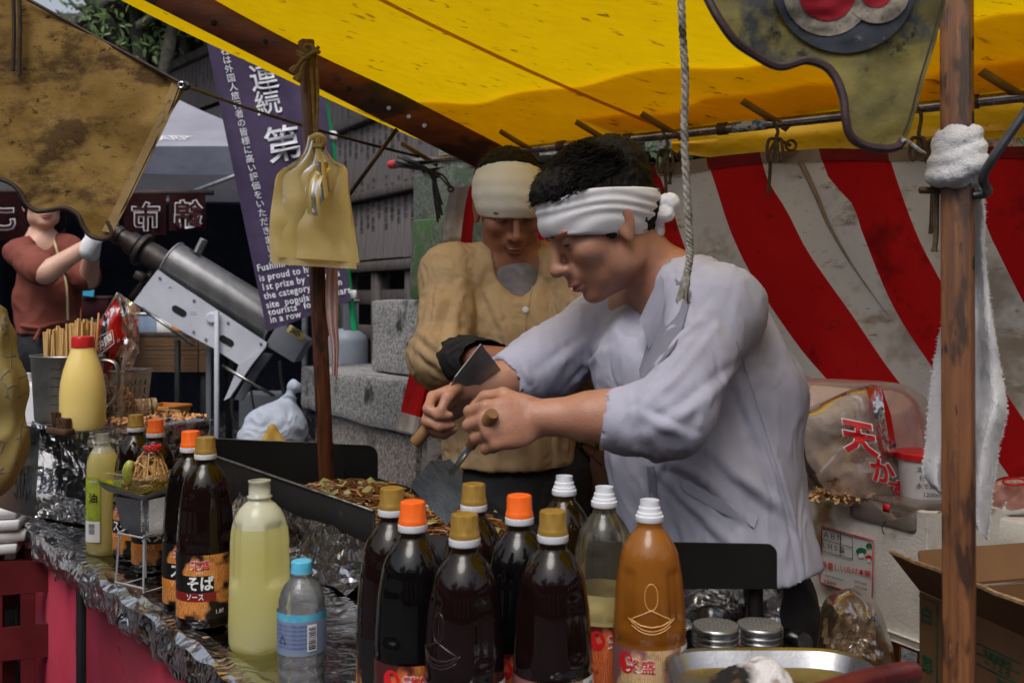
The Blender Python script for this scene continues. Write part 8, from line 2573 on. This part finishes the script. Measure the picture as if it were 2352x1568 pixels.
for (cx_, cy_, rx, ry, m_) in ((1978, 1266, 12, 9, M_green), (1995, 1280, 8, 6, M_print_r), (1996, 1254, 7, 8, M_green)):
    bm = BM(); bm.faces.new([bm.verts.new(fpf(cx_ + rx * math.cos(a), cy_ - ry * max(-.3, math.sin(a)), .0048)) for a in np.linspace(0, 6.2832, 25)[:-1]]); put('printed_mushroom', bm, m_, lo_)
for (cx_, cy_, w) in ((1978, 1274, 6), (1995, 1286, 4)):
    bm = BM(); bm.faces.new([bm.verts.new(fpf(cx_ + w * x, cy_ + w * y * 1.2, .0044)) for x, y in ((-.8, -.8), (.8, -.8), (1, .9), (-1, .9))]); put('printed_stalk', bm, M_print_w, lo_)
# staple wire
bm = BM(); add_tube(bm, spline([fpf(2034, 1196, .006), fpf(2026, 1210, .012), fpf(2030, 1226, .006)], 5), .0012, 5); put('wire', bm, M_dark, fbx)

# ---- tenkasu bag in the box, big hazy bag behind it
def bag_surface(name, label, outline, D, m, depth=.09, seed=0, n=26, parts='film', crease=.006, cat='plastic bag'):
    t = thing(name, label, cat, P(*outline[0], D))
    cxm = sum(p[0] for p in outline) / len(outline); cym = sum(p[1] for p in outline) / len(outline)
    cl = spline([Vector((a, b, 0)) for a, b in outline + [outline[0]]], 5)[:-1]
    for sgn, nm in ((-1, parts), (1, parts)):
        bm = BM()
        def f(u, v):
            q = cl[int(round(u * len(cl))) % len(cl)]
            x, y = cxm + (q.x - cxm) * (1 - v), cym + (q.y - cym) * (1 - v)
            bulge = math.sqrt(max(0, 1 - (1 - v) ** 2))
            cr = nz((x * .018, y * .018, seed + sgn), 1) + .6 * (1 - 2 * abs(nz((x * .03, y * .03, seed + 4 * sgn), 1)))
            return P(x, y, D + sgn * depth * bulge * .5 + crease * cr * bulge * 2)
        add_grid(bm, f, len(cl), 14, closed_u=True)
        put(nm, bm, m, t)
    return t
hb_ = bag_surface('hazy_bag', 'large hazy plastic bag standing behind the fried flake bag, against the striped curtain', [(1792, 905), (1810, 872), (1850, 868), (1960, 872), (2050, 878), (2110, 900), (2150, 960), (2150, 1130), (1990, 1150), (1860, 1130), (1800, 1010)], 2.18, M_hazebag, .16, 3)
tkb = bag_surface('flake_bag', 'clear bag of fried flakes with big red characters, standing in the styrofoam box', [(1836, 985), (1850, 950), (1930, 905), (1985, 885), (2020, 892), (2040, 960), (2062, 1050), (2085, 1120), (2075, 1165), (1960, 1165), (1880, 1130), (1845, 1060)], 2.06, M_clearbag2, .10, 7, crease=.008)
def bagpt(x, y, off=0.0): return P(x, y, 2.06 - .068 - off + .00002 * ((x - 1985) ** 2 * .25 + (y - 1040) ** 2 * .06))
band = [(1988, 890), (2024, 886), (2046, 950), (2062, 1040), (2046, 1046), (2020, 1000), (2005, 940)]
bm = BM(); f_ = bm.faces.new([bm.verts.new(bagpt(a, b)) for a, b in band]); bmesh.ops.triangulate(bm, faces=[f_]); put('red_band', bm, M_redbag, tkb)
for ch, x, y, s_ in (('天', 1975, 1010, 84), ('か', 2028, 1086, 62), ('す', 2064, 1130, 52)):
    for bo, mm, of in ((.065, M_print_w, .004), (.03, M_print_r, .007)):
        print_on('lettering', text_mesh(ch, 1.0, bo, .95), lambda a, b: bagpt(x + s_ * a * .98 + s_ * b * -.16, y - s_ * b + .20 * s_ * a, of), mm, tkb)
M_tk = strand_mat('fried_flake', srgb(196, 148, 96), srgb(230, 190, 140), .6)
bm = BM(); bits(bm, P(1985, 1150, 2.07), .12, .045, .045, 700, .014); tag(put('fried_flakes', bm, M_tk, tkb, smooth=False, angle=None), kind='stuff')
wr_ = thing('plastic_roll', 'milky roll of plastic lying inside the clear bag of fried flakes', 'plastic roll', P(1930, 950, 2.07))
bm = BM(); add_tube(bm, [P(1858, 985, 2.08), P(1868, 980, 2.08), P(1990, 925, 2.08), P(2000, 920, 2.08)], [.030, .040, .038, .026], 22); put('roll', bm, film('milky_film', (.95, .94, .92, 1), srgb(222, 214, 208), .75, .2, 10, .4), wr_)
bm = BM(); add_tube(bm, [P(1852, 988, 2.08), P(1858, 985, 2.08)], .014, 12); put('core', bm, M_print_w, wr_)
ycl = thing('cabbage_leaf', 'yellow cabbage leaf showing through the clear bag of fried flakes', 'leaf', P(1910, 1040, 2.1))
bm = BM(); add_grid(bm, lambda u, v: P(1880 + 80 * u, 1000 + 90 * v, 2.09) + Vector((.006 * math.sin(v * 9), .012 * math.sin(u * 8 + v * 5), .006 * math.sin(u * 11))), 12, 12); put('blade', bm, mat('leaf_yellow', srgb(196, 168, 80), srgb(214, 192, 116), 20, .5), ycl); bm = BM(); add_tube(bm, spline([P(1884, 1085, 2.082), P(1915, 1050, 2.07), P(1950, 1006, 2.078)], 5), [.003] * 6 + [.0015] * 5, 6); put('rib', bm, M_print_w, ycl)
# cup with red lid and the clear food tub
cp = thing('seasoning_cup', 'white printed plastic tub with a red lid in the styrofoam box, behind the towel', 'tub', P(2105, 1140, 2.02))
c = P(2124, 1150, 2.02)
bm = BM(); add_lathe(bm, [(0, 0), (.044, 0), (.047, .006), (.052, .10), (.054, .104)], 32, c - V(0, 0, .01)); put('cup', bm, M_print_w, cp)
bm = BM(); add_lathe(bm, [(.0545, .096), (.0565, .097), (.0565, .108), (.053, .111), (0, .112)], 32, c - V(0, 0, .01)); put('lid', bm, M_red, cp)
for k in range(4):
    print_on('lettering', text_mesh(['スープの素', '使用方法', '水で薄めて', '1200ml'][k], .0115, .01), (lambda kk: lambda x, y: c + Vector((.053 * math.sin((x - .006) / .05), -.0533 * math.cos((x - .006) / .05), .070 - kk * .016 + y)))(k), M_print_k, cp)
tub = thing('food_container', 'low clear plastic food container sitting on the rim of the styrofoam box', 'food container', P(2060, 1170, 1.98))
bm = BM(); c = P(2078, 1178, 2.0); add_box(bm, c + V(0, .02, 0), (.17, .12, .05), frame(fd), .014, 3); put('container', bm, film('food_tub', (.95, .93, .92, 1), srgb(226, 208, 200), .30, .1, 8, .15, sc=3), tub)
bm = BM(); add_box(bm, c + V(0, .02, .028), (.178, .128, .008), frame(fd), .003, 2); put('lid', bm, MATS['food_tub'], tub)
bm = BM(); add_box(bm, P(2036, 1166, 1.93), (.016, .002, .016), frame(fd)); put('sticker', bm, M_print_r, tub); 
pk2 = bag_surface('noodle_packet', 'pinkish packet of noodles with red print at the right edge, behind the towel', [(2258, 1130), (2290, 1100), (2340, 1092), (2430, 1096), (2470, 1150), (2380, 1180), (2280, 1180)], 1.98, film('packet_film', (.95, .85, .80, 1), srgb(226, 170, 156), .7, .15, 10, .5), .06, 11)
bm = BM(); add_tube(bm, [P(2330 + 26 * math.cos(a), 1106 + 8 * math.sin(a), 1.945) for a in np.linspace(0, 6.2832, 21)[:-1]], .002, 5, closed=True); put('red_print', bm, M_print_r, pk2)
bm = BM(); add_box(bm, P(2360, 1215, 2.02), (.30, .2, .07), frame(fd), .004); tag(put('foam_sheet', bm, M_foam), 'thick styrofoam sheet lying behind the open carton at the right', 'foam sheet')

# ---- open cardboard carton
M_card = mat('cardboard', srgb(116, 84, 56), srgb(134, 100, 68), 5, .8, bump=.12, bscale=200, stretch=(1, 1, .4), spots=[(srgb(116, 84, 56), 3, .62)])
M_flute = mat('cardboard_edge', srgb(176, 146, 108), srgb(120, 90, 62), 160, .9)
cb_ = thing('cardboard_carton', 'open cardboard vegetable carton with green printing, behind the right pole', 'carton', P(2200, 1560, 1.6))
C0, C1 = P(2112, 1400, 1.66), P(2480, 1500, 1.34)
cd = Vector((C1.x - C0.x, C1.y - C0.y, 0)); CL = cd.length; cd.normalize(); ci = Vector((-cd.y, cd.x, 0))
if ci.y < 0: ci = -ci
cz1 = H + (YH - 1365) / FPX * 1.64; cz0 = .30
def cpn(s, w, z): p = Vector((C0.x, C0.y, 0)) + cd * s + ci * w; p.z = z; return p
def panel(pts, nm, thick, m=M_card):
    bm = BM(); prism(bm, pts, thick); return put(nm, bm, m, cb_, smooth=False)
pf = panel([cpn(0, 0, cz0), cpn(CL, 0, cz0), cpn(CL, 0, cz1), cpn(0, 0, cz1)], 'front_panel', ci * .006)
panel([cpn(0, .006, cz0), cpn(0, .34, cz0), cpn(0, .34, cz1), cpn(0, .006, cz1)], 'side_panel', cd * .006)
panel([cpn(CL - .006, .006, cz0), cpn(CL - .006, .34, cz0), cpn(CL - .006, .34, cz1), cpn(CL - .006, .006, cz1)], 'side_panel', cd * .006)
panel([cpn(0, .34, cz0), cpn(CL, .34, cz0), cpn(CL, .34, cz1 + .14), cpn(0, .34, cz1 + .14)], 'back_panel', ci * .006)
panel([cpn(0, 0, cz0), cpn(CL, 0, cz0), cpn(CL, .34, cz0), cpn(0, .34, cz0)], 'bottom_panel', (0, 0, .006))
FA, FB = P(2046, 1272, 1.60), P(2440, 1425, 1.27)
panel([cpn(.002, -.002, cz1 + .002), cpn(CL, -.002, cz1), FB, FA], 'flap', (0, .002, .005))
panel([cpn(-.001, .008, cz1 + .002), cpn(-.001, .33, cz1 + .002), cpn(-.045, .30, cz1 + .05), cpn(-.045, .03, cz1 + .05)], 'flap', (0.003, 0, .005))
bm = BM(); add_tube(bm, [FA.lerp(FB, k / 12) + V(0, 0, .003 + .0012 * math.sin(k * 2.1)) for k in range(13)], .0035, 5); put('torn_edge', bm, M_flute, cb_)
M_gprint = mat('green_carton_print', srgb(24, 84, 58), srgb(34, 98, 68), 20, .8)
def ctext(txt, s, z, size, m=M_gprint, bold=.02, vert=False, sx=1.0):
    me = vtext(txt, size, bold, 1.1, sx) if vert else text_mesh(txt, size, bold, sx)
    print_on('lettering', me, plane_fn(cpn(s, 0, z), cd, (0, 0, 1), .002), m, pf)
def cline(p, q, w=.0011):
    bm = BM(); add_tube(bm, [cpn(p[0], -.001, p[1]), cpn(q[0], -.001, q[1])], w, 4); put('printed_line', bm, M_gprint, pf)
def zpx(py_, D=1.6): return H + (YH - py_) / FPX * D
ctext('白', .020, zpx(1415, 1.64), .030); ctext('菜', .022, zpx(1528, 1.64), .030)
ctext('キャベツ', .262, zpx(1480, 1.42) + .02, .027, vert=True)
ctext('品種', .318, zpx(1440, 1.36) + .01, .018); ctext('Ｌ', .312, zpx(1482, 1.36), .018); ctext('５', .318, zpx(1520, 1.36), .026, M_print_r); ctext('８', .318, zpx(1560, 1.36), .026, M_print_r)
ctext('生産者番号', .18, zpx(1505, 1.5), .012); ctext('－７２８', .18, zpx(1525, 1.5), .014); ctext('等級', .19, zpx(1556, 1.5), .012)
for a in ((.245, .285), (.285, .36)):
    for z0_, z1_ in ((zpx(1425, 1.42) + .02, zpx(1600, 1.42)),):
        cline((a[0], z0_), (a[1], z0_)); cline((a[0], z0_), (a[0], z1_)); cline((a[1], z0_), (a[1], z1_))
for z_ in (zpx(1464, 1.36), zpx(1500, 1.36), zpx(1540, 1.36)): cline((.285, z_), (.36, z_))
for z_ in (zpx(1490, 1.5), zpx(1513, 1.5), zpx(1538, 1.5)): cline((.13, z_), (.225, z_))
cline((.0, zpx(1375, 1.64)), (.045, zpx(1375, 1.64))); cline((.045, zpx(1375, 1.64)), (.045, zpx(1600, 1.64)))
bm = BM(); prism(bm, [cpn(.28, .35, cz1 - .02), cpn(.28 + .25, .35, cz1 - .02), cpn(.53, .35, cz1 + .17), cpn(.02, .35, cz1 + .17), cpn(.02, .35, cz1 - .02)], ci * .006); put('inner_flap', bm, M_card, cb_, smooth=False)
# yellow crate under, second bag
slot_crate('yellow_crate', 'yellow slotted bottle crate under the styrofoam box and the carton', (P(2130, 0, 1.9).x, 1.98, .004), .62, .40, .285, mat('yellow_crate', srgb(178, 122, 22), srgb(196, 140, 34), 8, .45), math.atan2(fd.y, fd.x), 7, 2)
slot_crate('yellow_crate', 'upper yellow slotted bottle crate right under the styrofoam box', (P(2130, 0, 1.9).x, 1.98, .294), .62, .40, fz0 - .306, MATS['yellow_crate'], math.atan2(fd.y, fd.x), 7, 2)
cbb = bag_surface('rubbish_bag', 'crumpled clear plastic bag below the styrofoam box, beside the black trousers', [(1880, 1420), (1900, 1370), (1960, 1350), (2010, 1380), (2040, 1450), (2060, 1540), (2040, 1620), (1900, 1620), (1870, 1520)], 1.86, film('crumpled_bag', (.95, .92, .88, 1), srgb(206, 176, 140), .45, .22, 12, .5, 1.4, .7), .16, 17, crease=.016)
# boxes between the two men
kb = thing('upright_carton', 'pale cardboard carton with black calligraphy, between the two men', 'carton', P(1370, 1100, 2.55))
c = P(1375, 1045, 2.55); kz1, kz0 = P(0, 990, 2.5).z, P(0, 1102, 2.5).z
RK = Matrix.Rotation(-.35, 3, 'Z')
bm = BM(); add_box(bm, (c.x, c.y, (kz0 + kz1) / 2), (.12, .14, kz1 - kz0), RK, .002); put('carton_body', bm, mat('pale_card', srgb(200, 178, 148), srgb(212, 192, 164), 5, .75), kb)
ex_, pz = RK @ Vector((1, 0, 0)), lambda py_: P(0, py_, 2.48).z
of_ = Vector((c.x, c.y, 0)) + RK @ Vector((0, -.0705, 0))
def ktext(t_, x, z, s_, m, sx=1.0): print_on('lettering', text_mesh(t_, s_, .012, sx), plane_fn(of_ + ex_ * x + V(0, 0, z), ex_, (0, 0, 1), .0015), m, kb)
ktext('熊野古道', -.012, pz(1028), .022, M_print_k, .80); ktext('蜜蜂堂', .015, pz(1008), .012, M_print_k, .8)
bm = BM(); add_box(bm, of_ + ex_ * -.034 + V(0, 0, pz(1008)) - RK @ V(0, .001, 0), (.024, .001, .012), RK); put('red_print', bm, M_print_r, kb)
bm = BM(); add_box(bm, of_ + ex_ * -.03 + V(0, 0, pz(1046)) - RK @ V(0, .001, 0), (.03, .001, .005), RK); put('blue_print', bm, mat('cyan_print', srgb(70, 160, 196), srgb(80, 170, 206), 20, .6), kb)
fb2 = thing('foam_tray', 'white styrofoam tray stacked under the pale cardboard carton', 'foam tray', P(1350, 1110, 2.5))
bm = BM(); add_box(bm, (P(1370, 0, 2.5).x, 2.56, P(0, 1116, 2.5).z - .005), (.30, .22, .05), RK, .012, 2); put('tray', bm, M_whitecap, fb2); bm = BM(); add_box(bm, (P(1370, 0, 2.5).x, 2.56, P(0, 1104, 2.5).z + .0), (.31, .23, .014), RK, .005, 2); put('lid', bm, M_whitecap, fb2)
st_ = thing('side_table', 'low dark table behind the griddle carrying the cartons', 'table', (P(1370, 0, 2.5).x, 2.6, .4)); zt2 = P(0, 1116, 2.5).z - .045
bm = BM(); add_box(bm, (P(1370, 0, 2.5).x + .1, 2.6, zt2), (.62, .34, .03)); put('top', bm, M_darkwood, st_)
for sx in (-.17, .37):
    bm = BM(); add_box(bm, (P(1370, 0, 2.5).x + sx, 2.6, zt2 / 2), (.03, .28, zt2 - .02)); put('leg', bm, M_darkwood, st_)
db = thing('brown_carton', 'dark brown cardboard box behind the coat of the front cook', 'carton', P(1420, 1090, 2.45)); bm = BM(); add_box(bm, (P(1440, 0, 2.45).x, 2.46, P(0, 1098, 2.45).z), (.15, .14, .13), RK, .002); put('box_body', bm, mat('brown_card', srgb(84, 56, 40), srgb(104, 72, 52), 6, .8), db)
for s in (-1, 1):
    bm = BM(); add_box(bm, Vector((P(1440, 0, 2.45).x, 2.46, P(0, 1042, 2.45).z)) + RK @ V(.07 * s, 0, 0), (.07, .14, .004), RK @ Matrix.Rotation(-.7 * s, 3, 'Y')); put('flap', bm, MATS['brown_card'], db)
# ================================================================ BEHIND THE VIEWER: gate and trees the bottles mirror, houses added to block low sky
def big_tree(x, y, hh, r, label, seed):
    random.seed(seed)
    t = thing('shade_tree', label, 'tree', (x, y, 0), 'trees across the lane')
    bm = BM(); add_tube(bm, spline([(x, y, -.1), (x + .1, y, hh * .3), (x - .1, y + .1, hh * .6), (x, y, hh * .9)], 5), [.28 - .015 * k for k in range(16)], 10)
    put('trunk', bm, M_bark, t)
    for k in range(5):
        a = k * 1.3 + seed
        bm = BM(); add_tube(bm, spline([(x, y, hh * (.35 + .08 * k)), (x + .5 * r * math.cos(a), y + .5 * r * math.sin(a), hh * (.5 + .08 * k)), (x + .9 * r * math.cos(a), y + .9 * r * math.sin(a), hh * (.58 + .08 * k))], 4), [.10, .09, .08, .07, .06, .05, .04, .03, .02], 7); put('limb', bm, M_bark, t)
    bm = BM()
    for k in range(26):
        d = Vector((random.gauss(0, .45), random.gauss(0, .45), random.gauss(0, .3)))
        c = Vector((x, y, hh * .66)) + d * r * 1.1
        for q in range(62):
            add_leaf(bm, c + Vector((random.gauss(0, .32), random.gauss(0, .32), random.gauss(0, .25))) * r * .5, .34, .2, rrot(.3))
    tag(put('crown', bm, M_hleaf, t, smooth=False, angle=None), kind='stuff')
big_tree(-6.5, -8.5, 7.5, 2.6, 'leafy shade tree across the lane, left of the vermilion gate', 3)
big_tree(-2.2, -11.0, 7.0, 2.4, 'leafy shade tree across the lane, just left behind the vermilion gate', 5)
big_tree(5.6, -8.0, 8.0, 2.8, 'leafy shade tree across the lane, right of the vermilion gate', 8)
tor = thing('torii_gate', 'vermilion wooden shrine gate across the lane, mirrored in the bottles', 'shrine gate', (1.6, -8.5, 0))
M_verm = mat('vermilion_paint', srgb(176, 58, 34), srgb(192, 72, 44), 5, .5)
for sx in (-1.5, 1.5):
    bm = BM(); add_tube(bm, [(1.6 + sx * 1.06, -8.5, -.05), (1.6 + sx, -8.5, 4.3)], [.19, .16], 16); put('pillar', bm, M_verm, tor)
bm = BM(); add_box(bm, (1.6, -8.5, 3.5), (3.9, .16, .26)); put('tie_beam', bm, M_verm, tor)
bm = BM(); add_grid(bm, lambda u, v: Vector((1.6 + (u - .5) * 5.0, -8.5 + .17 * math.cos(v * 6.2832), 4.45 + .16 * (2 * u - 1) ** 2 + .17 * math.sin(v * 6.2832))), 16, 8); put('top_beam', bm, M_verm, tor)
bm = BM(); add_grid(bm, lambda u, v: Vector((1.6 + (u - .5) * 5.3, -8.5 + .24 * math.cos(v * 6.2832), 4.68 + .18 * (2 * u - 1) ** 2 + .07 * math.sin(v * 6.2832))), 16, 8); put('cap_beam', bm, M_fe, tor)
bm = BM(); add_box(bm, (1.6, -8.5, 3.95), (.34, .1, .62)); put('plaque_post', bm, M_verm, tor)
sh = thing('sky_block_house', 'unseen timber house added to dim the bottle reflections, straight behind the vermilion gate', 'house', (0, -14, 0), 'unseen houses added to block the low sky')
bm = BM(); add_box(bm, (0, -14, 2.2), (30, 3, 4.5)); put('wall', bm, M_darkwood, sh)
bm = BM(); prism(bm, [(-15.6, -12, 4.3), (-15.6, -16, 4.3), (-15.6, -14, 6.0)], (31.2, 0, 0)); put('roof', bm, M_tile, sh, smooth=False)
for k in range(7):
    bm = BM(); add_box(bm, (-10.5 + k * 3.5, -12.47, 1.5), (1.6, .06, 1.5)); f_ = put('window', bm, M_oldwood, sh)
    bm = BM(); add_box(bm, (-10.5 + k * 3.5, -12.435, 1.5), (1.4, .02, 1.3)); put('pane', bm, M_board, f_)
h2 = copy_tree(sh, (-15, -1, 0), math.radians(-90)); h2['label'] = 'unseen timber house added to dim the bottle reflections, on the left'
h3 = copy_tree(sh, (15, -1, 0), math.radians(90)); h3['label'] = 'unseen timber house added to dim the bottle reflections, on the right'
